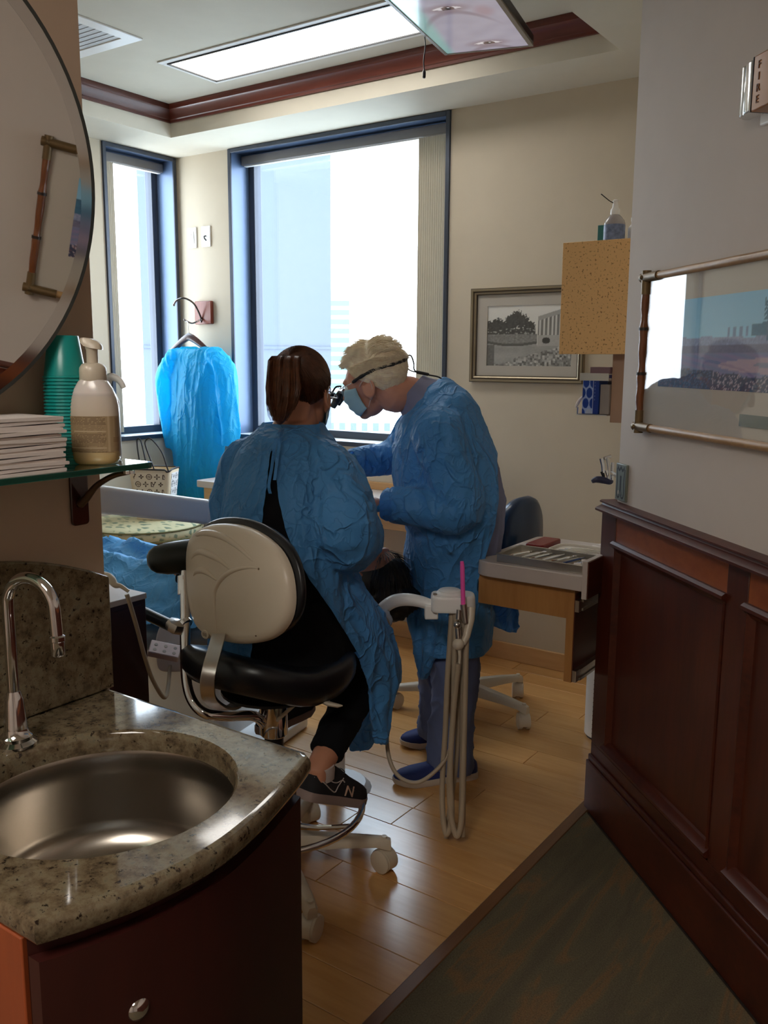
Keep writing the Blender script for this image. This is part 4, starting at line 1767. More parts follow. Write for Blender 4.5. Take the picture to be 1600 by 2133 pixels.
# plaque with an outlined shape
t = thing('wall_plaque', 'grey green plaque with a dark leg outline just above the panelling end', 'plaque', CW(.10, -.02, 1.04))
m = MB()
cbox(m, .058, .128, -.02, -.012, 1.016, 1.125)
m.build('plate', plain('sage_plate', rgb(128, 134, 124), .35, .2, .04), t, bevel=.002)


def legs(u, v):
    c = (.42, .45, .43)
    x = (u - .5) * 2
    d = 9
    out = .72 - .10 * sm(.5, .0, v) + .05 * math.sin(v * 9)
    if .10 < v < .90:
        d = min(d, abs(abs(x) - out))
    if v > .80:
        d = min(d, abs(v - .88 - .04 * math.cos(x * 9)) * 2 if abs(x) < .72 else 9)
    if .12 < v < .70:
        d = min(d, abs(abs(x) - .07 - .18 * sm(.35, .10, v)))
    if v < .16:
        d = min(d, abs(math.hypot((abs(x) - .42) / 1.0, (v - .14) * 3.2) - .26) * 1.0)
    c = mixc(c, (.10, .12, .14), sm(.12, .05, d))
    if math.hypot(x + .40, (v - .2) * 2.2) < .14:
        c = (.72, .68, .60)
    return c


print_panel('outline', 40, 60, lambda u, v: CW(.061 + .064 * u, -.0116, 1.019 + .103 * v), legs, PRINT, t)

# chrome handpiece holder on the end of the slanting wall
hb = P(1275, 985, 2.96)
t = thing('instrument_holder', 'small chrome holder with navy handpiece cords on the end of the slanting wall', 'holder', hb)
m = MB()
e0 = CW(.064, -.07, hb.z)
m.tube([e0, hb], .007, 10)
m.tube([hb - UP * .035, hb + UP * .035], .006, 10)
m.build('bracket', CHROME, t)
for px, py, py2, mt, rr in ((1256, 955, 985, CHROME, .008), (1268, 952, 985, NICKEL, .007), (1257, 982, 1000, BLACK_P, .006), (1266, 980, 1002, CHROME, .005)):
    m = MB()
    m.tube([P(px - 3, py, 2.95), P(px, (py + py2) / 2, 2.95), P(px + 1, py2, 2.95)], [rr, rr * .85, rr * .8], 12)
    m.build('handpiece', mt, t)
m = MB()
m.tube([P(1259, 955, 2.95), P(1273, 950, 2.95)], .006, 10)
m.build('clip', CHROME, t)
m = MB()
m.ctube([P(1233, 1003, 2.95), P(1243, 999, 2.95), P(1256, 1000, 2.95), P(1270, 1004, 2.95), hb - UP * .028], lerp_path([.006, .011, .012, .009, .006], 33), 10)
m.build('cord_bundle', plain('navy_cord', rgb(40, 42, 70), .5, var=.2), t)

# ================================================================== instrument desk and cabinet behind the slanting wall
t = thing('instrument_desk', 'grey topped oak instrument desk with raised end board beside the panelling', 'desk', (-1.24, 2.83, .41))
DX0, DX1, DY0, DY1 = -1.432, -1.056, 2.580, 3.075
m = MB()
m.prism(rounded([(DX0, DY0), (DX1, DY0), (DX1, DY1), (DX0, DY1)][::1], [.07, 0, 0, .03], 8), .712, .760)
m.build('top', LAMINATE, t, bevel=.003)
m = MB()
m.bx(DX1, DX1 + .016, DY0 - .002, 3.10, .690, .806)
m.bx(DX1 + .016, -.958, 3.075, 3.10, .40, .806)
m.build('end_board', LAMINATE, t, bevel=.001)
DARKB = wood('dark_red_board', rgb(70, 30, 20), rgb(92, 42, 28), 'y', 6, .4, .1)
MB().bx(DX1 + .016, DX1 + .019, DY0 + .001, 3.08, .692, .8035).build('facing', DARKB, t, label='dark red facing of the end board')
MB().bx(-1.424, -1.116, DY0 + .035, DY0 + .053, .612, .712).build('apron', OAK_V, t, bevel=.001)  # darker oak paints the shade on the apron
MB().bx(-1.424, -1.406, DY0 + .053, 3.06, .612, .712).build('apron', OAK, t, bevel=.001)
pn_ = MB().bx(-1.117, -1.092, DY0 + .035, 3.075, .410, .712).build('side_panel', OAK_V, t, bevel=.001)
MB().bx(-1.092, -1.089, DY0 + .037, 3.074, .412, .690).build('facing', DARKB, t, label='dark red facing of the side panel')  # thin dark red sheet over the right face of the panel
for z in (.655, .432):
    m = MB()
    m.bx(-1.089, -1.076, DY0 + .034, 2.98, z - .018, z + .018)
    m.bx(-1.076, -1.072, DY0 + .06, 2.98, z - .018, z - .010)
    m.bx(-1.076, -1.072, DY0 + .06, 2.98, z + .010, z + .018)
    m.build('drawer_slide', NICKEL, t)

# steel tray and its instruments
ta, tb = PZ(1050, 1168, .762), PZ(1203, 1192, .762)
tx0, tx1, ty0, ty1 = -1.355, -1.062, 2.605, 2.775
TRAY = plain('stainless_tray', (.52, .49, .44, 1), .32, 1.0, .04)
t = thing('instrument_tray', 'shallow steel instrument tray at the front of the grey desk top', 'tray', ((tx0 + tx1) / 2, (ty0 + ty1) / 2, .760))
m = MB()
ow, iw = rect(tx0, tx1, ty0, ty1), rect(tx0 + .004, tx1 - .004, ty0 + .004, ty1 - .004)
m.bx(tx0, tx1, ty0, ty1, .7603, .7625)
m.ring_prism(ow, iw, .7625, .784)
m.ring_prism(rect(tx0 - .004, tx1 + .002, ty0 - .004, ty1 + .004), iw, .784, .7862)
m.build('pan', TRAY, t, bevel=.0006)
for k in range(6):
    xx = tx0 + .035 + k * .044
    m = MB()
    m.bx(xx, xx + .002, ty0 + .006, ty1 - .006, .7625, .772)
    m.build('divider', TRAY, t)
kinds = ['explorer', 'scaler', 'mouth mirror', 'spatula', 'forceps', 'probe', 'plugger', 'carver', 'syringe', 'excavator', 'burnisher', 'chisel']
place = ['first from the end nearest the dentist', 'second from the dentist', 'third from the dentist', 'fourth from the dentist', 'fifth from the dentist', 'sixth from the dentist', 'seventh from the dentist', 'eighth from the dentist', 'blue, near the end board', 'tenth from the dentist', 'next to the end board', 'at the very end by the board']
for k in range(12):
    xx = tx0 + .020 + k * .0235
    col = [CHROME, NICKEL, WHITE_P][k % 3]
    if k == 8:
        col = plain('blue_instrument', rgb(36, 64, 120), .4)
    tilt = .035 + .012 * math.sin(k * 2.1)
    a = V((xx - .004, ty0 + .012, .774 + .001 * (k % 3)))
    b = V((xx + tilt, ty1 - .014, .777 + .001 * (k % 2)))
    r_ = .0032 if k % 3 else .0042
    m = MB()
    m.tube([a, a + (b - a) * .16, a + (b - a) * .2, a + (b - a) * .8, a + (b - a) * .84, b], [r_ * .35, r_ * .5, r_, r_, r_ * .5, r_ * .3], 8)
    if k % 4 == 2:
        m.ball(b, (.008, .008, .002), 10, 6)
    o = m.build('dental_' + kinds[k].replace(' ', '_'), col, None, loc=tuple((a + b) / 2))
    tag(o, ('blue' if k == 8 else 'thin white' if k % 3 == 2 else 'slim metal') + ' ' + kinds[k] + ' in the steel tray, ' + place[k], 'dental tool', 'instruments in the steel tray')
# white cotton roll bits at the board end
for k in range(4):
    c = V((-1.098 + .014 * (k % 2), 2.64 + .030 * k, .7785))
    m = MB()
    m.tube([c - V((.010, .004, 0)), c + V((.010, .004, 0))], .0055, 10)
    o = m.build('cotton_roll', PAPER, None, loc=tuple(c))
    tag(o, 'small white cotton roll by the end board, ' + ORD[k] + ' from the front of the steel tray', 'cotton roll', 'cotton rolls in the tray')
# white liner tray with instruments and a red case
t = thing('liner_tray', 'white oval plastic tray holding metal instruments, behind the steel tray', 'tray', (-1.18, 2.89, .760))
m = MB()
pl = rounded(rect(-1.29, -1.075, 2.815, 2.965), .045, 6)
il = [(-1.1825 + (x + 1.1825) * .95, 2.89 + (y - 2.89) * .93) for x, y in pl]
m.prism(pl, .7603, .7635)
m.ring_prism(pl, il, .7635, .772)
m.build('tray', plain('white_liner', rgb(214, 206, 194), .5), t, bevel=.001)
for k in range(4):
    a = V((-1.270 + .012 * k, 2.84 + .022 * k, .7675)); b = V((-1.120 + .012 * k, 2.850 + .024 * k, .769))
    m = MB()
    m.tube([a, a.lerp(b, .2), a.lerp(b, .8), b], [.0012, .003, .003, .001], 8)
    o = m.build('dental_probe', CHROME, None, loc=tuple((a + b) / 2))
    tag(o, 'chrome dental probe in the white oval tray, ' + ['nearest the front', 'second from the front', 'third from the front', 'furthest back'][k], 'dental tool', 'probes in the white tray')
m = MB()
m.prism(rounded(rect(-1.368, -1.300, 2.83, 2.98), .012, 4), .7603, .781)
o = m.build('red_case', plain('dark_red_plastic', rgb(120, 24, 22), .35), None, loc=(-1.334, 2.9, .76), bevel=.004)
tag(o, 'small dark red plastic case behind the steel tray', 'case')
m = grid_mesh(16, 10, lambda u, v: V((-1.20 + .12 * u, 3.0 + .065 * v, .7612 + .03 * sm(.35, 1.0, u) * (.7 + .3 * v) + .003 * math.sin(9 * u + 6 * v))))
o = m.build('paper_sheet', PAPER, None, loc=(-1.14, 3.03, .76))
tag(o, 'curled white paper sheet at the back of the grey desk top by the end board', 'paper')
s_ = o.modifiers.new('t', 'SOLIDIFY'); s_.thickness = .0008

# the whole desk group stands a little nearer and higher than drafted
for o in list(C.objects):
    if o.parent is None and (o.name.split('.')[0] in ('instrument_desk', 'instrument_tray', 'liner_tray', 'red_case', 'paper_sheet', 'cotton_roll') or o.name.startswith('dental_')):
        o.location += V((.058, -.115, .030))

# wall cabinet
CORK = speckle_mat('speckled_tan_panel', rgb(244, 196, 132), rgb(164, 112, 62))
CY = 2.75
t = thing('wall_cabinet', 'tan speckled wall cabinet jutting out beside the shoreline picture', 'cabinet', (-1.06, 2.93, 1.45))
a, b = PY(1168, 733, CY), PY(1175, 507, CY)
m = MB()
m.bx(-1.226, -.9, CY + .018, 3.12, 1.447, 1.790)
m.build('carcass', OAK, t, bevel=.001)
m = MB()
m.bx(-1.228, -.9, CY, CY + .018, 1.443, 1.792)
m.build('side_panel', CORK, t, bevel=.0015)
# spray bottle and boxes on top
sb = PY(1279, 500, 2.86); sb.z = 1.7925
t = thing('spray_bottle', 'clear bottle with white nozzle and thin straw on top of the wall cabinet', 'bottle', sb)
m = MB()
m.lathe([(.030, 0), (.033, .002), (.033, .062), (.030, .072), (.020, .084), (.0135, .090)], sb, 24)
m.build('bottle', plain('clear_grey_plastic', rgb(178, 172, 172), .12, var=.08, coat=.6), t, smooth=50)
m = MB()
m.lathe([(.0335, .006), (.0338, .008), (.0338, .056), (.0335, .058)], sb, 24, cap=False)
o = m.build('label', plain('blue_white_label', rgb(120, 138, 176), .5, var=.35, scale=60), t)
m = MB()
m.lathe([(.014, .089), (.015, .092), (.015, .104), (.010, .112), (.008, .128), (.010, .132), (.006, .136), (.001, .137)], sb, 20)
m.build('nozzle', WHITE_P, t, smooth=50)
m = MB()
m.tube([sb + UP * .122, sb + UP * .132 - IR * .02, sb + UP * .153 - IR * .048], .0016, 8)
m.build('straw', BLACK_P, t)
tb_ = PY(1262, 500, 2.94)
o = MB().box((tb_.x, 2.965, 1.792 + .0365), (.055, .06, .073)).build('tissue_box', plain('teal_white_box', rgb(60, 128, 126), .6), None, loc=(tb_.x, 2.965, 1.792), bevel=.001)
o.location = V((tb_.x, 2.965, 1.7922)); tag(o, 'teal box behind the clear bottle on the wall cabinet', 'box')
jb = PY(1303, 500, 2.88)
m = MB()
m.lathe([(.020, 0), (.021, .002), (.021, .05), (.012, .062), (.012, .070), (.013, .071), (.013, .082), (.001, .083)], (jb.x + .022, 2.90, 1.7922), 20)
o = m.build('teal_capped_jar', WHITE_P, None, loc=(jb.x + .022, 2.90, 1.7922))
tag(o, 'white jar half hidden by the wall edge on top of the wall cabinet', 'jar')

# rack, booklets and glove box under the cabinet
GY = 2.82
p_ = lambda px, py, y=GY: PY(px, py, y)
bl, br_ = p_(1268, 880), p_(1288, 745)
t = thing('supply_rack', 'metal wire rack on an upright tan board under the wall cabinet', 'rack', (p_(1275, 800).x, GY, 1.3))
x_b0, x_b1 = p_(1272, 880).x, p_(1288, 880).x
m = MB()
m.bx(x_b0, x_b1 + .03, GY - .008, GY + .008, p_(1275, 880).z, 1.447)
m.bx(x_b1 + .01, -.9, GY, GY + .2, 1.427, 1.446)
m.build('board', plain('tan_board', rgb(176, 142, 118), .6), t, bevel=.001)
zs_ = p_(1240, 781).z
x_l = p_(1217, 781).x
m = MB()
m.bx(x_l, x_b0, GY - .035, GY - .032, zs_ - .016, zs_ + .006)
m.bx(x_l, x_b0, GY + .05, GY + .053, zs_ - .016, zs_ + .006)
m.bx(x_l, x_l + .003, GY - .032, GY + .05, zs_ - .016, zs_ + .006)
m.bx(x_l, x_b0, GY - .032, GY + .05, zs_ - .018, zs_ - .016)
m.build('shelf', NICKEL, t)
zg0, zg1 = p_(1240, 861).z, p_(1240, 787).z
m = MB()
m.bx(x_l - .004, x_b0, GY - .035, GY + .06, zg0 - .005, zg0 - .002)
m.bx(x_l - .006, x_l - .003, GY - .035, GY - .030, zg0 - .005, zg0 + .02)
m.bx(x_l, x_b0, GY + .056, GY + .06, zg0 - .003, zs_)
m.build('wire_basket', NICKEL, t)
gx0, gx1 = p_(1219, 860).x, p_(1252, 860).x
t = thing('glove_box', 'blue glove box with white hexagons and a glove tip hanging out', 'box', ((gx0 + gx1) / 2, GY, zg0))
MB().bx(gx0, gx1, GY - .028, GY + .05, zg0 - .001, zg1 - .004).build('carton', plain('glove_box_blue', rgb(30, 66, 150), .5), t, bevel=.001)


def hexes(u, v):
    c = (.10, .24, .56)
    if u > .64:
        if u < .68:
            return (.72, .76, .88)
        return (.10, .22, .54) if not (.74 < u < .80 and .35 < v < .92 and (v * 70) % 1 < .5) else (.36, .46, .72)
    q = V(((u / .64) * 1.5, v * 3.3, 0))
    r_ = round(q.y)
    best = 9
    bc = None
    for dy in (-1, 0, 1):
        yy = r_ + dy
        ox = .5 if yy % 2 else 0
        xx = round(q.x - ox) + ox
        d = math.hypot(q.x - xx, (q.y - yy) * .9)
        if d < best:
            best, bc = d, (xx, yy)
    h_ = abs(hash((round(bc[0] * 2), bc[1])) % 3)
    if best < .44:
        return (.70, .74, .84) if h_ == 0 else (.09, .25, .60)
    return (.62, .70, .88)


print_panel('front_print', 60, 60, lambda u, v: V((gx0 + (gx1 - gx0) * u, GY - .0286, zg0 + (zg1 - .005 - zg0) * v)), hexes, PRINT, t)
m = MB()
m.ctube([V((gx0, GY - .01, zg0 + .055)), V((gx0 - .008, GY - .015, zg0 + .050)), V((gx0 - .018, GY - .018, zg0 + .036)), V((gx0 - .026, GY - .018, zg0 + .018))], lerp_path([.002, .004, .005, .0055, .0025], 25), 8)
m.build('glove_tip', PAPER, t)
o = MB().bx(gx1 + .002, x_b0 - .001, GY - .020, GY + .045, zg0 - .001, zg0 + .095).build('white_box', plain('grey_white_carton', rgb(156, 146, 140), .6), None, loc=((gx1 + x_b0) / 2, GY, zg0), bevel=.001)
tag(o, 'grey white carton between the glove box and the upright tan board', 'box')
for k, (h, col, nm) in enumerate(((.006, rgb(206, 200, 196), 'white'), (.010, rgb(70, 70, 130), 'violet blue'), (.004, rgb(210, 204, 200), 'cream'), (.020, rgb(132, 104, 112), 'mauve'))):
    z = zs_ - .0158 + sum((.006, .010, .004, .020)[:k]) + .0004 * k
    xx0 = p_(1232, 770).x + .002 * k
    o = MB().bx(xx0, x_b0 - .001, GY - .030 + .002 * k, GY + .045, z, z + h).build('booklet', plain('booklet_' + nm.replace(' ', '_'), col, .6), None, loc=((xx0 + x_b0) / 2, GY, z), bevel=.0006)
    tag(o, nm + ' booklet lying in the rack above the glove box', 'booklet', 'booklets in the supply rack')

# air purifier
ap = PZ(1226, 1528, 0)
t = thing('air_purifier', 'slim white perforated air purifier on the floor behind the panelling end', 'air purifier', (ap.x + .055, ap.y, 0))
pc = V((ap.x + .062, ap.y + .02, 0))
m = MB()
m.lathe([(.078, .008), (.082, .012), (.082, .275), (.076, .285), (.001, .286)], pc, 40)
m.build('housing', WHITE_P, t, smooth=40)
m = MB()
m.lathe([(.074, 0), (.076, .001), (.076, .009), (.001, .0095)], pc, 32)
m.build('foot', BLACK_P, t)
m = MB()
for r_ in range(26):
    for k in range(34):
        a = -1.9 + 2.2 * (k + .5 * (r_ % 2)) / 34
        d = V((math.cos(a), math.sin(a), 0))
        c = pc + d * .0818 + UP * (.03 + r_ * .0088)
        s1 = V((-d.y, d.x, 0)) * .0022
        n0 = len(m.v)
        m.v += [c - s1 + d * .0006, c - UP * .0026 + d * .0006, c + s1 + d * .0006, c + UP * .0026 + d * .0006]
        m.f.append((n0, n0 + 1, n0 + 2, n0 + 3)); m.m.append(0)
m.build('perforations', plain('dark_hole', rgb(96, 94, 96), .7), t, smooth=None, kind='stuff')
m = MB()
m.lathe([(.055, .286), (.055, .30), (.03, .302), (.001, .302)], pc, 24)
m.build('top_cap', BLACK_P, t)

# ================================================================== desk along the back wall
t = thing('window_desk', 'grey topped oak desk along the back wall below the wide window', 'desk', (-2.7, 3.58, 0))
m = MB()
m.prism(rounded([(-3.660, 3.430), (-2.05, 3.430), (-2.05, YB - .001), (-3.660, YB - .001)], [.015, .02, 0, 0], 4), .722, .760)
m.build('top', LAMINATE, t, bevel=.003)
m = MB()
m.bx(-3.62, -2.08, 3.450, 3.470, .625, .722)
m.build('apron', OAK, t, bevel=.001)
m = MB()
m.bx(-3.62, -3.60, 3.470, YB - .001, .0, .722)
m.build('end_panel', OAK_V, t, bevel=.001)
m = MB()
m.bx(-2.10, -2.08, 3.470, YB - .001, .0, .722)
m.build('end_panel', OAK_V, t, bevel=.001)
m = MB()
m.bx(-3.655, -2.06, YB - .016, YB - .001, .7605, .80)
m.build('back_strip', OAK, t, bevel=.002)
# ================================================================== stools
def caster(parent, base, d, mat):
    """hooded twin caster at floor point base; d is the rolling direction"""
    d = d.normalized()
    s = V((-d.y, d.x, 0))
    c = base + UP * .033
    m_ = MB()
    m_.cyl(base + UP * .05, base + UP * .105, .008, n=10)
    rings = []
    for k in range(-3, 4):
        o_ = s * (k / 3 * .015)
        rr = .0350
        ring = []
        for q in range(18):
            a = math.radians(-20 + 230 * q / 17)
            ring.append(c + o_ + d * (rr * math.cos(a)) + UP * (rr * math.sin(a)))
        ring.append(c + o_ - d * .010 - UP * .015)
        rings.append(ring)
    m_.loft(rings)
    h = m_.build('caster', mat, parent, smooth=45)
    for q in (-1, 1):
        m_ = MB()
        m_.lathe([(.001, .0), (.020, .0005), (.029, .002), (.033, .006), (.033, .018), (.026, .0205), (.001, .021)], c + s * q * .004, 22, s * q)
        m_.build('wheel', CREAM_P if mat is CREAM_P else WHITE_P, h, smooth=40)
    return h


def star_base(t, cx, cy, r, a0, mat, colmat, ztop):
    hubz = .105
    m_ = MB()
    m_.lathe([(.034, .070), (.040, .074), (.042, .10), (.040, .125), (.030, .135), (.026, .138)], (cx, cy, 0), 28)
    m_.build('hub', mat, t, smooth=40)
    for k in range(5):
        a = math.radians(a0 + 72 * k)
        d = V((math.cos(a), math.sin(a), 0))
        s = V((-d.y, d.x, 0))
        c0 = V((cx, cy, 0))
        rings = []
        for q, (rad, hw_, z0_, z1_) in enumerate(((.03, .026, .082, .128), (.10, .024, .084, .122), (.20, .021, .083, .112), (r - .02, .018, .079, .103), (r + .006, .017, .070, .099), (r + .018, .013, .066, .094))):
            c = c0 + d * rad
            rings.append([c + s * x + UP * z for x, z in ((-hw_, z0_), (-hw_, z0_ + (z1_ - z0_) * .6), (-hw_ * .6, z1_), (hw_ * .6, z1_), (hw_, z0_ + (z1_ - z0_) * .6), (hw_, z0_))])
        m_ = MB()
        m_.loft(rings)
        lg = m_.build('leg', mat, t, smooth=55)
        ca = a + (.9 if k % 2 else -.8)
        caster(lg, c0 + d * r, V((math.cos(ca), math.sin(ca), 0)), mat)
    m_ = MB()
    m_.cyl((cx, cy, .13), (cx, cy, ztop - .10), .026, n=24)
    m_.cyl((cx, cy, ztop - .12), (cx, cy, ztop), .019, n=24)
    m_.build('column', colmat, t)


def seat_pad(t, c, ax, ay, rx, ry, z0, z1, mat, lift=lambda u, v: 0.0, name='seat'):
    rings = []
    for q, (k, h) in enumerate(((.80, 0), (.93, .08), (1.0, .32), (1.01, .55), (.985, .80), (.92, .94), (.78, 1.0), (.4, 1.0), (.05, .985))):
        ring = []
        for j in range(40):
            a = 2 * PI * j / 40
            u, v = math.cos(a), math.sin(a)
            pw = 2 / 2.35
            u2, v2 = math.copysign(abs(u) ** pw, u) * k, math.copysign(abs(v) ** pw, v) * k
            ring.append(V(c) + ax * (rx * u2) + ay * (ry * v2) + UP * (z0 + (z1 - z0) * h + lift(u2, v2)))
        rings.append(ring)
    m_ = MB()
    m_.loft(rings)
    return m_.build(name, mat, t, smooth=60)


SHELL = plain('putty_shell', rgb(216, 202, 182), .34, var=.02, coat=.1)

# --- assistant's stool
AC = V((-1.555, 1.715, 0))
st = thing('assistant_stool', 'black seated dental assistant stool with putty backrest shell and a curved arm rest', 'stool', AC)
star_base(st, AC.x, AC.y, .303, 40, CREAM_P, VINYL_D, .54)
# foot ring
m = MB()
m.tube([AC + V((.24 * math.cos(2 * PI * k / 48), .24 * math.sin(2 * PI * k / 48), .205)) for k in range(49)], .0095, 10)
for k in range(3):
    a = math.radians(10 + 120 * k)
    m.ctube([AC + V((.02 * math.cos(a), .02 * math.sin(a), .165)), AC + V((.13 * math.cos(a), .13 * math.sin(a), .175)), AC + V((.24 * math.cos(a), .24 * math.sin(a), .205))], .007, 8)
m.build('foot_ring', CHROME, st)
m = MB()
m.lathe([(.032, .13), (.034, .135), (.034, .18), (.030, .2), (.026, .205)], AC, 24)
m.build('lower_collar', CHROME, st)
m = MB()
m.lathe([(.034, .415), (.038, .42), (.038, .532), (.060, .543)], AC, 24)
m.build('column_collar', CHROME, st)
# seat, lifted at the back left towards the viewer
SXD, SYD = IR, AW
seat_pad(st, AC + V((-.01, .0, 0)), V((1, 0, 0)), V((0, 1, 0)), .212, .230, .545, .645, VINYL_D, lambda u, v: .060 * sm(.1, 1.0, -v) + .010 * sm(.1, 1, v))
m = MB()
m.lathe([(.06, .537), (.14, .544), (.14, .551), (.001, .553)], AC, 28)
m.build('seat_plate', BLACK_P, st)
# back support: cream strap from under the seat up to the shell
BN = V((-.22, -.97, .10)).normalized()          # outward, towards the viewer
BC = P(498, 1212, 2.20)


def BP(px, py, o=0.0):
    d = CAM_R @ V(((px - 800) / F_PX, -(py - 1066.5) / F_PX, -1.0))
    return EYE + d * ((BC - EYE).dot(BN) / d.dot(BN)) + BN * o


strap = [P(456, 1322, 2.205), P(447, 1356, 2.15), P(437, 1392, 2.115), P(432, 1428, 2.115), P(440, 1460, 2.16), P(478, 1476, 2.29), AC - IR * .06 - AW * .02 + UP * .541]
sp_ = smooth_path(strap, 5)
m = MB()
rings = []
for i, p in enumerate(sp_):
    d = (sp_[min(i + 1, len(sp_) - 1)] - sp_[max(i - 1, 0)]).normalized()
    a = (IR - d * IR.dot(d)).normalized()
    b = a.cross(d)
    rings.append([p + a * (.017 * x) + b * (.004 * y) for x, y in ((-1, -1), (1, -1), (1, 1), (-1, 1))])
m.loft(rings)
m.build('back_strap', NICKEL, st, smooth=50, bevel=.001)
outl = [(470, 1090), (500, 1094), (532, 1106), (562, 1126), (586, 1152), (602, 1186), (609, 1222), (610, 1258), (603, 1290), (586, 1316), (562, 1332), (530, 1340), (500, 1341), (470, 1336), (440, 1326), (416, 1308), (402, 1280), (395, 1240), (392, 1195), (392, 1150), (400, 1120), (420, 1101), (445, 1092)]
outl = [(p.x, p.y) for p in smooth_path([V((x, y, 0)) for x, y in outl + outl[:1]], 3)[:-1]]
cx_, cy_ = 500, 1216


def scaled(k, o):
    return [BP(cx_ + (x - cx_) * k, cy_ + (y - cy_) * k, o) for x, y in outl]


m = MB()
m.loft([scaled(.93, -.012), scaled(1.0, -.010), scaled(1.0, .0), scaled(.985, .008), scaled(.94, .015), scaled(.86, .020), scaled(.6, .025), scaled(.3, .027), scaled(.05, .0275)])
sh = m.build('backrest_shell', SHELL, st, smooth=60)


def onshell(px, py):
    # height of the dome at this spot
    q = 0
    for x, y in outl:
        pass
    a = math.atan2(py - cy_, px - cx_)
    rad = min(math.hypot(x - cx_, y - cy_) / max(.2, math.cos(math.atan2(y - cy_, x - cx_) - a)) if math.cos(math.atan2(y - cy_, x - cx_) - a) > .93 else 9e9 for x, y in outl)
    k = math.hypot(px - cx_, py - cy_) / rad
    return float(np.interp(k, [.05, .3, .6, .86, .94, .985, 1], [.0275, .027, .025, .020, .015, .008, 0]))


for pts, w0 in (([(404, 1128), (420, 1115), (445, 1110), (480, 1118), (515, 1140), (545, 1168)], .0095),
                ([(412, 1166), (420, 1154), (436, 1149), (460, 1157), (480, 1168), (498, 1184)], .0095),
                ([(418, 1198), (426, 1189), (440, 1187), (455, 1194), (470, 1207)], .0095),
                ([(466, 1330), (466, 1290), (466, 1245), (470, 1222), (485, 1200), (508, 1186), (535, 1181), (555, 1183)], .0075)):
    sp_ = smooth_path([V((x, y, 0)) for x, y in pts], 5)
    m = MB()
    n_ = len(sp_)
    m.tube([BP(p.x, p.y, onshell(p.x, p.y) - .0018) for p in sp_], [w0 * (.25 + .75 * math.sin(PI * (i + .5) / n_)) for i in range(n_)], 8)
    m.build('moulded_rib', SHELL, sh, smooth=60)
for px, py in ((557, 1184), (546, 1322), (396, 1156)):
    m = MB()
    m.cyl(BP(px, py, onshell(px, py) - .002), BP(px, py, onshell(px, py) + .0006), .003, n=10)
    m.build('screw', BRONZE, sh)
m = MB()
c0 = BP(440, 1320, onshell(440, 1320) + .0035)
a_ = (BP(448, 1326) - BP(438, 1322)).normalized()
b_2 = BN.cross(a_)
m.loft([[c0 + a_ * (.0175 * math.cos(2 * PI * k / 24)) * q + b_2 * (.011 * math.sin(2 * PI * k / 24)) * q + BN * o for k in range(24)] for q, o in ((1, -.006), (1, .003), (.85, .004))])
m.build('maker_badge', CREAM_P, sh, smooth=30)
m = MB()
for k in (-1, 0, 1):
    c1 = c0 + b_2 * (.003 * k) + BN * .0042
    m.box(c1, (.018 if k else .020, .0012, .0006), Matrix((a_, b_2, BN)).transposed())
m.build('badge_print', BRONZE, sh, smooth=None, kind='stuff')
# pad in front of the shell
m = MB()
sh_ = lambda k, o, dx=0, dy=0: [BP(cx_ + dx + (x - cx_) * k, cy_ + dy + (y - cy_) * k, o) for x, y in outl]
m.loft([sh_(.9, -.012, 8, -4), sh_(1.015, -.014, 4, -8), sh_(1.025, -.020, 5, -10), sh_(1.0, -.030, 6, -10), sh_(.9, -.036, 7, -9), sh_(.7, -.038, 8, -6)])
m.build('backrest_pad', VINYL_D, st, smooth=60)
# bent tube with the padded arm
tube = [AC - IR * .02 + UP * .435, P(530, 1492, 2.36), P(470, 1492, 2.31), P(428, 1486, 2.29), P(402, 1462, 2.30), P(389, 1420, 2.31), P(386, 1350, 2.33), P(386, 1270, 2.36), P(385, 1190, 2.39)]
m = MB()
m.ctube(tube, .0135, 14, 6)
m.build('arm_tube', CHROME, st)
m = MB()
a, b = P(372, 1168, 2.40), P(470, 1150, 2.44)
ax_ = (b - a).normalized()
q0 = P(306, 1168, 2.385)
L_ = (b - q0).length
rr = [(.0, .012), (.008, .026), (.022, .036), (.05, .043), (.10, .046), (L_ * .75, .046), (L_, .044)]
m.tube([q0 + (b - q0).normalized() * z for z, r in rr], [r for z, r in rr], 20)
m.build('arm_pad', VINYL, st, smooth=60)
m = MB()
m.tube([P(384, 1238, 2.38), P(384, 1200, 2.39)], .018, 16)
m.tube([P(389, 1302, 2.345), P(384, 1296, 2.35)], .0185, 16)
m.build('arm_bracket', CHROME, st)
m = MB()
kb = P(366, 1304, 2.34)
m.lathe([(.008, -.02), (.012, -.015), (.024, -.012), (.027, .0), (.024, .012), (.012, .016), (.001, .017)], kb, 8, V((.4, .2, .9)))
m.cyl(kb, P(388, 1300, 2.345), .007, n=10)
m.build('clamp_knob', NICKEL, st)
m = MB()
lv = [AC + V((.03, -.02, .47)), P(636, 1448, 2.33), P(655, 1455, 2.31)]
m.tube(lv, .005, 8)
pc_ = [P(648, 1450, 2.31), P(660, 1456, 2.31), P(685, 1466, 2.30), P(704, 1470, 2.30), P(714, 1470, 2.30)]
m.tube(pc_, [.008, .013, .017, .014, .004], 12, ry=.35, up=IR)
m.build('height_lever', CREAM_P, st)

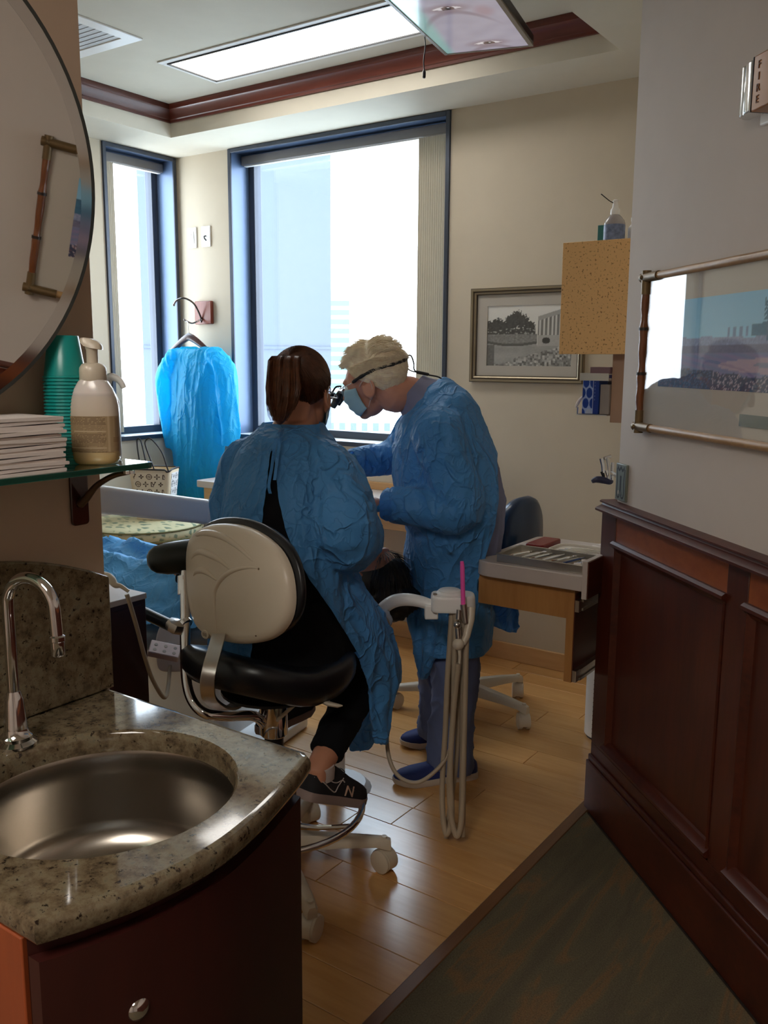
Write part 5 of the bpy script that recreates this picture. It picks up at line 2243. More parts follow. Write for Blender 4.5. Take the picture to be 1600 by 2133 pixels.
# --- dentist's stool
OC = V((-1.728, 3.063, 0))
so = thing('operator_stool', 'operator stool with black backrest tinted by painted blue reflections on a cream five-star base, behind the standing dentist', 'stool', OC)
star_base(so, OC.x, OC.y, .285, math.degrees(math.atan2(3.035 - 3.063, -1.444 + 1.728)), CREAM_P, BLACK_P, .46)
VSHEEN = plain('blue_sheen_vinyl', rgb(22, 52, 84), .28, var=.1)  # black vinyl; its teal-blue reflections are put into the base colour
seat_pad(so, OC, V((1, 0, 0)), V((0, 1, 0)), .2, .21, .47, .555, VSHEEN)
m = MB()
bx_ = OC.x + .265
rings = []
for k, o in ((.90, -.030), (1.0, -.022), (1.04, 0.0), (1.0, .02), (.9, .03), (.5, .036), (.05, .037)):
    ring = []
    for j in range(36):
        a = 2 * PI * j / 36
        pw = 2 / 2.6
        y = .15 * k * math.copysign(abs(math.cos(a)) ** pw, math.cos(a))
        z = .165 * k * math.copysign(abs(math.sin(a)) ** pw, math.sin(a))
        ring.append(V((bx_ + o + .012 * (y / .17) ** 2 * -1, OC.y - .055 + y, .750 + z)))
    rings.append(ring)
m.loft(rings)
m.build('backrest', VSHEEN, so, smooth=60)
m = MB()
m.ctube([OC + UP * .45, OC + V((.12, -.01, .452)), OC + V((.27, -.02, .50)), OC + V((.295, -.03, .60)), OC + V((.29, -.03, .72))], .011, 10)
m.build('back_strut', CREAM_P, so)

# ================================================================== suction stand
HD = 2.67
hc = P(942, 1252, HD)
hr = IR.copy()
ha = AW.copy()
t = thing('suction_stand', 'white suction unit head on a curved arm with beige hoses hanging to the floor', 'dental unit', V((hc.x, hc.y, 0)))


def HP(x, y, z):
    return hc + hr * x + ha * y + UP * z


pl = rounded([(-.064, -.040), (.040, -.046), (.070, -.018), (.070, .030), (.050, .046), (-.064, .040)], [.018, .03, .03, .03, .02, .018], 5)
m = MB()
rings = []
for k, z in ((.96, -.026), (1.0, -.022), (1.0, -.018), (.975, .012), (.95, .019), (.90, .022)):
    rings.append([HP(x * k, y * k, z) for x, y in pl])
m.loft(rings)
m.build('housing', WHITE_P, t, smooth=40)
m = MB()
m.lathe([(.040, .020), (.040, .026), (.036, .031), (.033, .032), (.033, .034), (.030, .036), (.001, .037)], HP(-.008, .0, 0), 32)
m.build('cap', WHITE_P, t, smooth=35)
m = MB()
m.tube([HP(-.052, -.012, .021), HP(-.052, -.012, .026)], .006, 10)
m.build('button', GREY_P, t)
# arm
m = MB()
m.box(HP(-.062, .0, -.030), (.040, .046, .044), Matrix((hr, ha, UP)).transposed())
m.build('arm_joint', WHITE_P, t, bevel=.004)
m = MB()
arm = [P(905, 1264, HD), P(880, 1254, HD + .01), P(850, 1249, HD + .03), P(822, 1252, HD + .06), P(800, 1266, HD + .10), P(786, 1288, HD + .14), P(770, 1330, HD + .2), P(745, 1400, HD + .25), P(700, 1460, HD + .3)]
m.ctube(arm, lerp_path([.0165, .0175, .019, .020, .020, .020, .02, .02, .02], 49), 16, 6)
m.build('arm', WHITE_P, t)
# post below the chair carries the arm
pe = P(700, 1460, HD + .3)
m = MB()
m.tube([pe, V((pe.x, pe.y, .012))], .03, 16)
m.cyl((pe.x, pe.y, .0), (pe.x, pe.y, .02), .12, .10)
m.build('post', WHITE_P, t)
# plastic wrapped handle end
WRAP = plain('clear_wrap', rgb(170, 184, 206), .15, var=.15, coat=.6)
m = MB()
wc = P(803, 1290, 2.72)
m.ball(wc, (.020, .022, .030), 14, 10)
me = m.mesh('w', smooth=60)
displace(me, lambda c, n_: n_ * .006 * noise.noise(c * 60))
finish(me, 'plastic_wrap', WRAP, t)
m = MB()
m.cyl(P(797, 1291, 2.715), P(797, 1291, 2.69), .011, n=14)
m.build('knob', BLACK_P, t)
# suction tip and valves
PINK = plain('hot_pink_plastic', rgb(255, 96, 188), .3, var=.04)
tip0, tip1 = P(965, 1262, 2.605), P(963, 1172, 2.60)
m = MB()
m.tube([tip0, tip0.lerp(tip1, .9), tip1 + UP * .004 - IR * .001], [.0068, .0066, .0052], 14)
m.build('suction_tip', PINK, t)
m = MB()
m.tube([P(965, 1259, 2.605), P(967, 1275, 2.605), P(970, 1298, 2.605)], [.010, .0095, .008], 14)
m.build('valve', NICKEL, t)
m = MB()
m.tube([P(956, 1270, 2.60), P(955, 1290, 2.60)], [.007, .008], 12)
m.ball(P(952, 1302, 2.60), .0115, 12, 8)
m.tube([P(953, 1306, 2.60), P(955, 1330, 2.60)], [.008, .0085], 12)
m.build('valve', NICKEL, t)
m = MB()
m.ball(P(955, 1342, 2.60), .0175, 18, 12)
m.tube([P(957, 1352, 2.60), P(958, 1368, 2.60), P(957, 1382, 2.60)], [.006, .004, .003], 10)
m.build('ball_grip', CREAM_P, t)
m = MB()
m.tube([P(982, 1266, 2.63), P(980, 1290, 2.62), P(972, 1325, 2.61), P(964, 1342, 2.605)], [.012, .0125, .011, .009], 14)
m.build('handle', CREAM_P, t)
for pts, r_ in (([(942, 1268, 2.66), (938, 1330, 2.66), (932, 1420, 2.66), (928, 1520, 2.67), (922, 1620, 2.68), (922, 1690, 2.67), (930, 1738, 2.66), (941, 1700, 2.655), (938, 1600, 2.64), (945, 1480, 2.63), (955, 1382, 2.605)], .0085),
                ([(950, 1268, 2.65), (947, 1360, 2.65), (944, 1500, 2.65), (936, 1620, 2.65), (940, 1700, 2.65), (952, 1742, 2.645), (962, 1700, 2.64), (966, 1560, 2.63), (970, 1400, 2.62), (972, 1320, 2.62)], .0085),
                ([(968, 1268, 2.64), (966, 1360, 2.64), (966, 1500, 2.65), (964, 1620, 2.66), (962, 1742, 2.66)], .0105),
                ([(958, 1268, 2.66), (955, 1350, 2.66), (955, 1460, 2.67), (951, 1580, 2.68), (935, 1700, 2.69), (930, 1745, 2.70)], .0075),
                ([(946, 1268, 2.68), (940, 1350, 2.69), (936, 1440, 2.70), (942, 1520, 2.70), (934, 1570, 2.68), (905, 1608, 2.66), (868, 1630, 2.65), (832, 1618, 2.66), (811, 1580, 2.68), (806, 1520, 2.70), (813, 1440, 2.71), (822, 1380, 2.71), (815, 1322, 2.68), (797, 1278, 2.64), (770, 1243, 2.62), (742, 1205, 2.62)], .0062)):
    m = MB()
    m.ctube([P(*p) for p in pts], r_, 10, 7)
    m.build('hose', HOSE, t)
m = MB()
m.tube([P(742, 1205, 2.62), P(752, 1220, 2.62), P(760, 1232, 2.62)], [.0055, .006, .0065], 12)
m.build('suction_handle', NICKEL, t)

# ================================================================== dental chair
CHV = plain('grey_blue_vinyl', rgb(112, 126, 140), .35, var=.05)
hd = V((-1.66, 2.44, 0)); ft = V((-3.25, 2.16, 0))
ca = (ft - hd).normalized()
cs = V((-ca.y, ca.x, 0))          # across the chair
if cs.y > 0:
    cs = -cs                      # towards the viewer
t = thing('dental_chair', 'grey blue reclined dental chair under the patient', 'dental chair', hd.lerp(ft, .5))


def CH(a, s, z):
    return hd + ca * a + cs * s + UP * z


def slab(stn):
    rings = []
    for a, hw_, zt, th in stn:
        rings.append([CH(a, s * hw_, zt - th + h * th) for s, h in ((-.9, 0), (-1, .25), (-1, .7), (-.9, .95), (-.6, 1.0), (0, .93), (.6, 1.0), (.9, .95), (1, .7), (1, .25), (.9, 0))])
    m_ = MB()
    m_.loft(rings)
    return m_


slab([(.02, .10, .60, .05), (.05, .13, .605, .06), (.16, .14, .60, .06), (.20, .12, .59, .05)]).build('headrest', CHV, t, smooth=60)
slab([(.21, .22, .585, .06), (.25, .26, .58, .07), (.5, .285, .545, .09), (.74, .28, .50, .09), (.77, .26, .49, .08)]).build('backrest', CHV, t, smooth=60)
slab([(.78, .27, .49, .09), (.82, .29, .49, .10), (1.10, .29, .51, .10), (1.3, .28, .54, .09), (1.58, .24, .53, .08), (1.62, .20, .52, .06)]).build('seat_cushion', CHV, t, smooth=60)
m = MB()
m.add([CH(a, s, z) for z in (.0, .05) for a, s in ((.45, -.2), (1.2, -.2), (1.2, .2), (.45, .2))], [(0, 3, 2, 1), (4, 5, 6, 7), (0, 1, 5, 4), (1, 2, 6, 5), (2, 3, 7, 6), (3, 0, 4, 7)])
m.build('floor_plate', WHITE_P, t, bevel=.01)
m = MB()
rings = []
for z, a0_, a1_, w_ in ((.05, .60, 1.05, .14), (.12, .64, 1.0, .12), (.28, .7, 1.0, .11), (.40, .6, 1.15, .15)):
    rings.append([CH(a, s, z) for a, s in rounded([(a0_, -w_), (a1_, -w_), (a1_, w_), (a0_, w_)], .05, 4)])
m.loft(rings)
m.build('pedestal', WHITE_P, t, smooth=45)
# service panel and socket box on the viewer's side of the chair
s0 = P(353, 1345, 2.92)
m = MB()
sp2 = rounded([(-.045, -.09), (.05, -.09), (.05, .02), (.02, .085), (-.02, .085), (-.045, .03)], .03, 5)
m.prism(sp2, 0, .03, lambda p: s0 + IR * p[0] + UP * p[1] + AW * p[2])
m.box(s0 + AW * .12 - UP * .02, (.03, .2, .06), Matrix((IR, AW, UP)).transposed())
m.build('service_panel', WHITE_P, t, bevel=.003)
s1 = P(343, 1356, 2.80)
Rb = Matrix((IR, AW, UP)).transposed() @ Matrix.Rotation(.45, 3, 'X') @ Matrix.Rotation(-.28, 3, 'Y').inverted()
m = MB()
m.box(s1, (.095, .055, .022), Rb)
sb_ = m.build('socket_box', plain('pinkish_plastic', rgb(206, 186, 184), .4), t, bevel=.003)
for k in range(6):
    m = MB()
    m.cyl(s1 + Rb @ V((-.03 + .03 * (k % 3), -.012 + .022 * (k // 3), .0105)), s1 + Rb @ V((-.03 + .03 * (k % 3), -.012 + .022 * (k // 3), .0118)), .0055, n=10)
    m.build('socket', GREY_P, sb_)
m = MB()
m.tube([s1 - UP * .01 + AW * .03, s0 + AW * .01], .012, 8)
m.build('socket_arm', WHITE_P, t)
m = MB()
m.ctube([P(264, 1238, 2.45), P(272, 1262, 2.46), P(286, 1310, 2.5), P(302, 1370, 2.56), P(320, 1420, 2.62), P(345, 1452, 2.7), s0 - UP * .07], .0062, 8)
o = m.build('beige_tube', HOSE, None)
tag(o, 'beige tube running from the dark side cabinet down to the chair base', 'tube')
m = MB()
m.tube([P(262, 1258, 2.93), P(318, 1285, 2.92), P(372, 1310, 2.91)], .020, 12)
m.build('rail', VINYL, t)

# ================================================================== white beam of the delivery unit
t = thing('delivery_arm', 'white boxy delivery arm reaching over the chair behind the seated assistant', 'dental unit', (-2.12, 1.5, .7525))
pa, pb2 = P(110, 1028, 2.42), P(540, 1079, 3.12)
d = (pb2 - pa).normalized()
sd_ = d.cross(UP).normalized()
up_ = sd_.cross(d).normalized()
hw_, hh = .034, .040
rr = rounded(rect(-hw_, hw_, -hh, hh), .016, 5)
m = MB()
L = (pb2 - pa).length
qe = (P(404, 1064, 2.9) - pa).dot(d)
m.loft([[pa + d * z + sd_ * x + up_ * y for x, y in rr] for z in (0, qe)])
m.build('beam', WHITE_P, t, smooth=40)
m = MB()
m.loft([[pa + d * z + sd_ * x * k + up_ * y * k for x, y in rr] for z, k in ((qe, .96), (qe + .004, .98), (qe + .006, 1.03), (qe + .06, 1.03), (L, 1.0))])
m.build('end_joint', WHITE_P, t, smooth=40)
m = MB()
c = P(416, 1067, 3.18) - AW * .034
m.cyl(pa + d * (qe - .02) - sd_ * (-hw_) * 0 + (-AW) * (hw_ + .001) - UP * .02, pa + d * (qe - .02) + (-AW) * (hw_ - .004) - UP * .02, .0025, n=10)
m.build('screw', BRONZE, t)
m = MB()
m.tube([pa + d * .03 + UP * -.02, V((pa.x, pa.y, .753)) + V((d.x, d.y, 0)) * .03], .035, 16)
m.cyl((pa.x + d.x * .03, pa.y + d.y * .03, .7525), (pa.x + d.x * .03, pa.y + d.y * .03, .77), .07, .06)
m.build('post', WHITE_P, t)

# ================================================================== side cabinet
t = thing('side_cabinet', 'dark cherry side cabinet with white top, behind the mirror wall', 'cabinet', (-2.25, 1.33, 0))
MB().bx(-2.45, -2.003, 1.0, 1.668, .06, .735).build('carcass', VANITY, t, bevel=.002)
MB().bx(-2.43, -2.03, 1.02, 1.64, .0, .06).build('toe_kick', BLACK_P, t)
MB().bx(-2.452, -2.0, .998, 1.671, .735, .752).build('top', LAMINATE, t, bevel=.002)
m = MB()
m.bx(-2.0028, -2.001, 1.02, 1.65, .08, .72)
m.build('side_facing', VANITY, t)
m = MB()
m.ctube([P(206, 1200, 2.46), P(228, 1205, 2.45), P(240, 1218, 2.44), P(252, 1221, 2.44), P(268, 1232, 2.44)], lerp_path([.016, .014, .009, .006, .005], 33), 10)
o = m.build('handpiece', CREAM_P, None)
tag(o, 'cream handpiece lying on the white top of the dark side cabinet', 'handpiece')

# ================================================================== window bench, cushion, tote bag
t = thing('window_bench', 'oak window bench in the corner below the narrow window', 'bench', (-3.74, 2.9, 0))
MB().bx(XA + .001, -3.37, 2.35, 3.40, .470, .500).build('top', OAK, t, bevel=.004)
MB().bx(XA + .001, -3.40, 2.38, 3.39, .0, .470).build('base', OAK_V, t, bevel=.002)
LEAF, nt_, b_ = new_mat('leaf_print_fabric')
vo = N(nt_, 'ShaderNodeTexVoronoi')
vo.feature = 'DISTANCE_TO_EDGE'
vo.inputs['Scale'].default_value = 17
nt_.links.new(coords(nt_, (1, 1.6, 2.2)), vo.inputs['Vector'])
nz = noise_tex(nt_, coords(nt_), 24, 2, .5)
mxx = N(nt_, 'ShaderNodeMath', operation='MULTIPLY')
nt_.links.new(vo.outputs['Distance'], mxx.inputs[0]); nt_.links.new(nz, mxx.inputs[1])
nt_.links.new(ramp(nt_, mxx.outputs[0], [(.06, rgb(196, 188, 150)), (.105, rgb(186, 180, 140)), (.125, rgb(128, 138, 112)), (.20, rgb(116, 128, 106))]), b_.inputs['Base Color'])
b_.inputs['Roughness'].default_value = .85
cc = V((-3.700, 3.085, .501))
prof = [(.27, 0), (.300, .006), (.314, .022), (.314, .055), (.300, .070), (.27, .078), (.16, .086), (.001, .088)]
t = thing('seat_cushion', 'round leaf patterned green cushion on the window bench', 'cushion', cc)
m = MB()
m.lathe(prof, cc, 56)
m.build('pad', LEAF, t, smooth=60)
for z in (.016, .0635):
    m = MB()
    rr_ = .3125
    m.tube([cc + V((rr_ * math.cos(2 * PI * k / 64), rr_ * math.sin(2 * PI * k / 64), z)) for k in range(65)], .0042, 8)
    m.build('piping', plain('olive_piping', rgb(108, 106, 66), .8) if z < .02 else bpy.data.materials['olive_piping'], t)

TB = V((-3.655, 3.135, .5895))
t = thing('tote_bag', 'cream tote bag with dark monogram and black straps on the green cushion', 'bag', TB)
tx = IR.copy()
tx.rotate(Matrix.Rotation(math.radians(-8), 3, 'Z'))
ty = V((-tx.y, tx.x, 0))


def TP(x, y, z):
    return TB + tx * x + ty * y + UP * z


def tote_w(z):
    return .088 + .028 * (z / .27), .062 + .012 * (z / .27)


CANV = plain('cream_canvas', rgb(226, 208, 178), .7, var=.04)
m = MB()
rings = []
for z in (.0, .004, .08, .16, .22, .262):
    a, b = tote_w(z)
    dip = lambda x: 0 if z < .25 else .022 * (x / a) ** 2 * -1 + .012
    pl = rounded(rect(-a, a, -b, b), .028, 5)
    rings.append([TP(x, y, z + (dip(y * a / b) if abs(x) > a * .8 else dip(0) - .010) if z > .25 else z) for x, y in pl])
inner = []
for z in (.262, .10):
    a, b = tote_w(z)
    pl = rounded(rect(-a * .97, a * .97, -b * .95, b * .95), .026, 5)
    inner.append([TP(x, y, z + (.002 if z > .2 else 0)) for x, y in pl])
m.loft(rings + inner)
m.build('body', CANV, t, smooth=50)
BRN = plain('black_brown_trim', rgb(30, 24, 24), .5)
a, b = tote_w(.262)
pl = rounded(rect(-a, a, -b, b), .028, 5)
m = MB()
m.tube([p + UP * .002 for p in rings[-1]] + [rings[-1][0] + UP * .002], .0045, 8)
m.build('rim', BRN, t)
for y_, lean, hh_ in ((-.066, -.012, .165), (.064, .03, .150)):
    m = MB()
    m.ctube([TP(-.098, y_, .235), TP(-.118, y_ + lean * .5, .32), TP(-.130, y_ + lean, .395), TP(-.119, y_ + lean, .262 + hh_ - .002), TP(-.106, y_ + lean, .39), TP(-.082, y_ + lean * .6, .30), TP(-.06, y_, .235)] if y_ > 0 else
            [TP(.04, y_, .225), TP(.018, y_ + lean * .5, .30), TP(-.006, y_ + lean, .375), TP(-.010, y_ + lean, .262 + hh_ - .015), TP(.02, y_ + lean, .425), TP(.075, y_ + lean, .36), TP(.102, y_ + lean * .4, .27), TP(.108, y_ * .3, .20)], .0038, 8, 8)
    m.build('strap', BRN, t)
for sx_ in (-1, 1):
    m = MB()
    m.tube([TP(sx_ * .088, -.069, .225), TP(sx_ * .048 + .0, -.066, .165), TP(sx_ * .028, -.065, .13)], [.003, .0028, .002], 6)
    m.build('side_lace', BRN, t)


def seg_d(x, y, x0, y0, x1, y1):
    dx, dy = x1 - x0, y1 - y0
    q = max(0, min(1, ((x - x0) * dx + (y - y0) * dy) / (dx * dx + dy * dy)))
    return math.hypot(x - x0 - dx * q, y - y0 - dy * q)


def monogram(white):
    base = (.88, .82, .72) if not white else (.88, .88, .88)
    ink = (.28, .18, .12) if not white else (.16, .17, .20)

    def f(u, v):
        gx, gy = u * (4 if not white else 3), v * 6
        ix, iy = int(gx), int(gy)
        x, y = (gx - ix - .5) * 2, (gy - iy - .5) * 2
        if (iy % 2):
            x = (gx + .5 - int(gx + .5) - .5) * 2
            ix = int(gx + .5)
        kind = (ix + 2 * iy) % 4
        r_ = math.hypot(x, y)
        a_ = math.atan2(y, x)
        hit = False
        if kind == 0:       # ring with a small flower
            hit = .56 < r_ < .76 or r_ < .38 * abs(math.cos(2 * a_)) + .04 and r_ > .10
        elif kind == 1:     # four pointed star
            hit = r_ < .30 + .48 * abs(math.cos(2 * a_)) ** 3 and r_ > .14
            hit = hit and not (.30 < r_ < .38 and abs(math.cos(2 * a_)) > .8)
        elif kind == 2:     # interlaced letters
            d_ = min(seg_d(x, y, -.5, .55, -.5, -.55), seg_d(x, y, -.5, -.55, .1, -.55), seg_d(x, y, -.3, .6, .12, -.3), seg_d(x, y, .12, -.3, .55, .6), abs(seg_d(x, y, .4, .6, .7, .6)))
            hit = d_ < .10
        else:               # rounded flower
            hit = r_ < .62 * abs(math.cos(2 * a_)) ** .7 and r_ > .12
        return ink if hit else base
    return f


def front(u, v):
    z = .012 + .235 * v
    a, b = tote_w(z)
    return TP((u * 2 - 1) * (a - .026), -b - .0008, z)


def side(u, v):
    z = .012 + .235 * v
    a, b = tote_w(z)
    return TP(a + .0008, (u * 2 - 1) * (b - .024), z)


print_panel('front_print', 96, 120, front, monogram(False), PRINT, t)
print_panel('side_print', 72, 120, side, monogram(True), PRINT, t, label='white side gusset with black monogram')
# ================================================================== people
def limb(mb, pts, radii, n=14, sub=5, ry=None):
    sp_ = smooth_path(pts, sub)
    return mb.tube(sp_, lerp_path(radii, len(sp_)), n, ry=ry)


def head_shape(mb, O, R, s=1.0):
    """skull, face, ears around the ear-level centre O; columns of R: right, forward, up"""
    T = lambda x, y, z: O + R @ V((x * s, y * s, z * s))
    mb.ball(T(0, -.018, .048), (.076 * s, .098 * s, .086 * s), 22, 16, R)
    mb.ball(T(0, .035, .020), (.067 * s, .062 * s, .075 * s), 20, 14, R)
    mb.ball(T(0, .040, -.040), (.056 * s, .056 * s, .056 * s), 18, 12, R)
    mb.ball(T(0, .070, -.080), (.024 * s, .022 * s, .018 * s), 14, 8, R)
    mb.ball(T(0, .088, .042), (.046 * s, .014 * s, .012 * s), 16, 8, R)
    mb.tube([T(0, .092, .036), T(0, .104, .012), T(0, .116, -.012), T(0, .110, -.022)], [.008 * s, .010 * s, .0135 * s, .010 * s], 12)
    for q in (-1, 1):
        mb.ball(T(q * .012, .104, -.020), .0085 * s, 10, 6)
        mb.ball(T(q * .040, .070, -.012), (.022 * s, .020 * s, .018 * s), 12, 8, R)
        # ear: rim and lobe around a shallow dish
        ear = [T(q * (.076 + .010 * math.sin(PI * k / 10)), -.004 + .019 * math.cos(-.9 + 4.6 * k / 10) * -1 + .004, .004 + .030 * math.sin(-.9 + 4.6 * k / 10) * -1) for k in range(11)]
        mb.tube(ear, [.0055 * s] * 11, 8)
        mb.ball(T(q * .077, .0, -.004), (.006 * s, .014 * s, .024 * s), 12, 8, R)
        mb.ball(T(q * .078, .004, -.030), (.006 * s, .008 * s, .010 * s), 10, 6, R)
    mb.ball(T(0, .094, -.050), (.024 * s, .010 * s, .006 * s), 12, 6, R)
    mb.ball(T(0, .092, -.061), (.021 * s, .010 * s, .007 * s), 12, 6, R)


def eyes_of(t, O, R, s=1.0):
    for q in (-1, 1):
        m_ = MB()
        m_.ball(O + R @ V((q * .031 * s, .083 * s, .020 * s)), .0125 * s, 14, 10)
        e = m_.build('eye', WHITE_P, t, smooth=60)
        m_ = MB()
        c = O + R @ V((q * .031 * s, .083 * s, .020 * s))
        f_ = (R @ V((0, .97, -.22))).normalized()
        m_.lathe([(.006 * s, .0108 * s), (.0058 * s, .0122 * s), (.001, .0128 * s)], c, 14, f_)
        m_.build('iris', BRONZE, e)


def hand(mb, W, f, pn, side, s=1.0, curl=.5):
    """palm and five fingers: f finger direction, pn palm normal, side towards the thumb"""
    f, pn = f.normalized(), pn.normalized()
    side = (side - f * side.dot(f) - pn * side.dot(pn)).normalized()
    rings = []
    for x, hw_, ht in ((-.02, .024, .020), (.0, .027, .018), (.03, .037, .017), (.06, .041, .015), (.085, .041, .013), (.094, .036, .010)):
        rings.append(mb.ering(W + f * x * s, side * hw_ * s, pn * ht * s, 16))
    mb.loft(rings)
    for k, (o_, L, r_) in enumerate(((.030, .068, .0088), (.010, .077, .0092), (-.011, .071, .0088), (-.030, .055, .0078))):
        p = W + f * (.082 - (.006 if k == 3 else 0)) * s + side * o_ * s
        d = (f + side * o_ * 1.6).normalized()
        pts = [p]
        ang = curl * .55 + .06 * k
        for seg_, fr in enumerate((.45, .30, .25)):
            d = (d * math.cos(ang) + pn * math.sin(ang)).normalized()
            p = p + d * L * fr * s
            pts.append(p)
            ang = curl * .75
        mb.tube(smooth_path(pts, 4), lerp_path([r_ * 1.05 * s, r_ * s, r_ * .92 * s, r_ * .7 * s], 13), 10)
    p = W + f * .018 * s + side * .026 * s + pn * .004 * s
    q = p + (f * .55 + side * .75 + pn * .2).normalized() * .040 * s
    r2 = q + (f * .85 + side * .25 + pn * .35).normalized() * .032 * s
    r3 = r2 + (f * .9 + pn * .4).normalized() * .026 * s
    mb.tube(smooth_path([p, q, r2, r3], 4), lerp_path([.014 * s, .012 * s, .0105 * s, .007 * s], 13), 10)


def strands(mb, roots, flow, length, r, seg=4, jit=.25, keep=None):
    for p, n_ in roots:
        L = length(p) if callable(length) else length
        L *= random.uniform(.75, 1.15)
        pts = [p]
        q = p.copy()
        for k in range(seg):
            d = flow(q, n_)
            d = (d + V((random.gauss(0, jit), random.gauss(0, jit), random.gauss(0, jit))) * .35).normalized()
            q = q + d * (L / seg)
            if keep:
                q = keep(q, k)
            pts.append(q)
        mb.tube(pts, [r * (1 - .75 * k / seg) for k in range(seg + 1)], 3, cap=False)


def shoe(t, heel, f, up, L, mu_, ms_, nm='shoe', hgt=1.0, collar=True):
    f = f.normalized()
    s = f.cross(up).normalized()
    up = s.cross(f).normalized()
    st_ = [(0.0, .018, .030), (.03, .028, .040), (.10, .033, .052), (.25, .034, .060), (.42, .034, .052), (.60, .041, .040), (.78, .044, .032), (.90, .036, .026), (.97, .022, .020), (1.0, .010, .014)]
    m_ = MB()
    rings = []
    for q, hw_, h in st_:
        c = heel + f * (L * q)
        zt = .022 + h * hgt
        rings.append([c + s * x * hw_ + up * z for x, z in ((-.96, .018), (-1.0, .024), (-.97, .018 + (zt - .018) * .45), (-.75, .018 + (zt - .018) * .82), (-.35, zt), (.35, zt), (.75, .018 + (zt - .018) * .82), (.97, .018 + (zt - .018) * .45), (1.0, .024), (.96, .018))])
    m_.loft(rings)
    o_ = m_.build(nm, mu_, t, smooth=60)
    m_ = MB()
    rings = []
    for q, hw_, h in st_:
        c = heel + f * (L * (q * 1.012 - .006))
        lift = .012 * sm(.8, 1, q)
        k = hw_ + .003
        rings.append([c + s * x * k + up * z for x, z in ((-.93, lift), (-1.0, .006 + lift), (-.99, .024 + lift * .4), (.99, .024 + lift * .4), (1.0, .006 + lift), (.93, lift))])
    m_.loft(rings)
    m_.build('sole', ms_, o_, smooth=50)
    return o_, s, up


# ------------------------------------------------------------------ the standing dentist
DF = -IR                                    # faces the left of the view
dn = thing('person', 'grey haired man in blue gown, mask and magnifying loupes standing bent over the patient', 'person', (-1.53, 2.53, 0))
DH = P(783, 802, 2.985)


def head_frame(right, fwd, yaw, pit, rol):
    r_ = math.radians
    return Matrix((right, fwd, UP)).transposed() @ Matrix.Rotation(r_(yaw), 3, 'Z') @ Matrix.Rotation(r_(pit), 3, 'X') @ Matrix.Rotation(r_(rol), 3, 'Y')


DR = head_frame(AW, DF, -18.5, -19, -8)


def DHT(x, y, z):
    return DH + DR @ V((x, y, z))


GT = [  # py, left px, right px, half width, depth
    (800, 868, 930, .070, 3.00), (816, 858, 950, .110, 3.00), (838, 838, 978, .155, 3.0), (866, 826, 998, .185, 3.0), (928, 818, 1030, .205, 3.0), (973, 817, 1047, .21, 3.0), (1036, 823, 1058, .215, 3.0),
    (1099, 846, 1056, .205, 3.04), (1157, 843, 1048, .195, 3.08), (1210, 844, 1040, .19, 3.10), (1270, 852, 1032, .185, 3.12), (1340, 862, 1022, .18, 3.12)]


def dent_rings(k=1.0, kw=1.0, upto=99, dy=0):
    rings = []
    for py, l, r, hw_, d in GT[:upto]:
        c = P((l + r) / 2, py + dy, d)
        hd_ = (r - l) / 2 * M_PX(d) * k
        tilt = .55 * sm(900, 800, py)
        ax = (IR * math.cos(tilt) + UP * math.sin(tilt)) * hd_
        pw = 2 / 2.3
        ring = []
        for j in range(36):
            a = 2 * PI * j / 36
            u, v = math.cos(a), math.sin(a)
            ring.append(c + ax * math.copysign(abs(u) ** pw, u) + AW * (hw_ * kw * math.copysign(abs(v) ** pw, v)))
        rings.append(ring)
    return rings


dj = dict(nsh=P(915, 888, 2.815), nel=P(955, 1062, 2.80), nwr=P(806, 1052, 2.83), fsh=P(872, 890, 3.17), fel=P(818, 950, 3.20), fwr=P(742, 962, 3.12),
          nhip=P(950, 1170, 3.05), nkn=P(950, 1385, 3.06), nan=P(938, 1578, 3.08), fhip=P(945, 1170, 3.16), fkn=P(926, 1380, 3.20), fan=P(912, 1520, 3.27))
mb = MB()
head_shape(mb, DH, DR, 1.0)
nb = P(892, 848, 3.0)
limb(mb, [DHT(0, -.035, .0), DHT(0, -.045, -.05), P(850, 820, 3.0), nb, P(905, 880, 3.0)], [.055, .058, .060, .066, .075], 18)
for ring in (dent_rings(.86, .86, 9)[1:],):
    mb.loft(ring)
limb(mb, [dj['nsh'], dj['nel'], dj['nwr']], [.062, .050, .044, .036, .029])
limb(mb, [dj['fsh'], dj['fel'], dj['fwr']], [.062, .050, .044, .036, .029])
for a, b, c in (('nhip', 'nkn', 'nan'), ('fhip', 'fkn', 'fan')):
    limb(mb, [dj[a], dj[b], dj[c], dj[c] - UP * .05], [.085, .072, .055, .052, .040, .036])
for w_, el in ((dj['nwr'], dj['nel']), (dj['fwr'], dj['fel'])):
    mb.ball(w_ + (w_ - el).normalized() * .045, (.036, .036, .022), 12, 8)
me = fuse(mb, .0046, 2)
finish(me, 'body', SKIN, dn)
eyes_of(dn, DH, DR)
# hands in blue gloves
GLOVE = plain('teal_blue_glove', rgb(62, 150, 196), .35, var=.05)
for w_, el, sd2 in ((dj['nwr'], dj['nel'], -AW * -1), (dj['fwr'], dj['fel'], -AW)):
    f_ = (w_ - el).normalized()
    f_ = (f_ + UP * -.25).normalized()
    mb = MB()
    hand(mb, w_ + f_ * .012, f_, (-UP - f_ * .2), sd2, 1.0, .75)
    limb(mb, [w_ - f_ * .04, w_ + f_ * .005], [.034, .031])
    finish(fuse(mb, .003, 2), 'glove', GLOVE, dn)
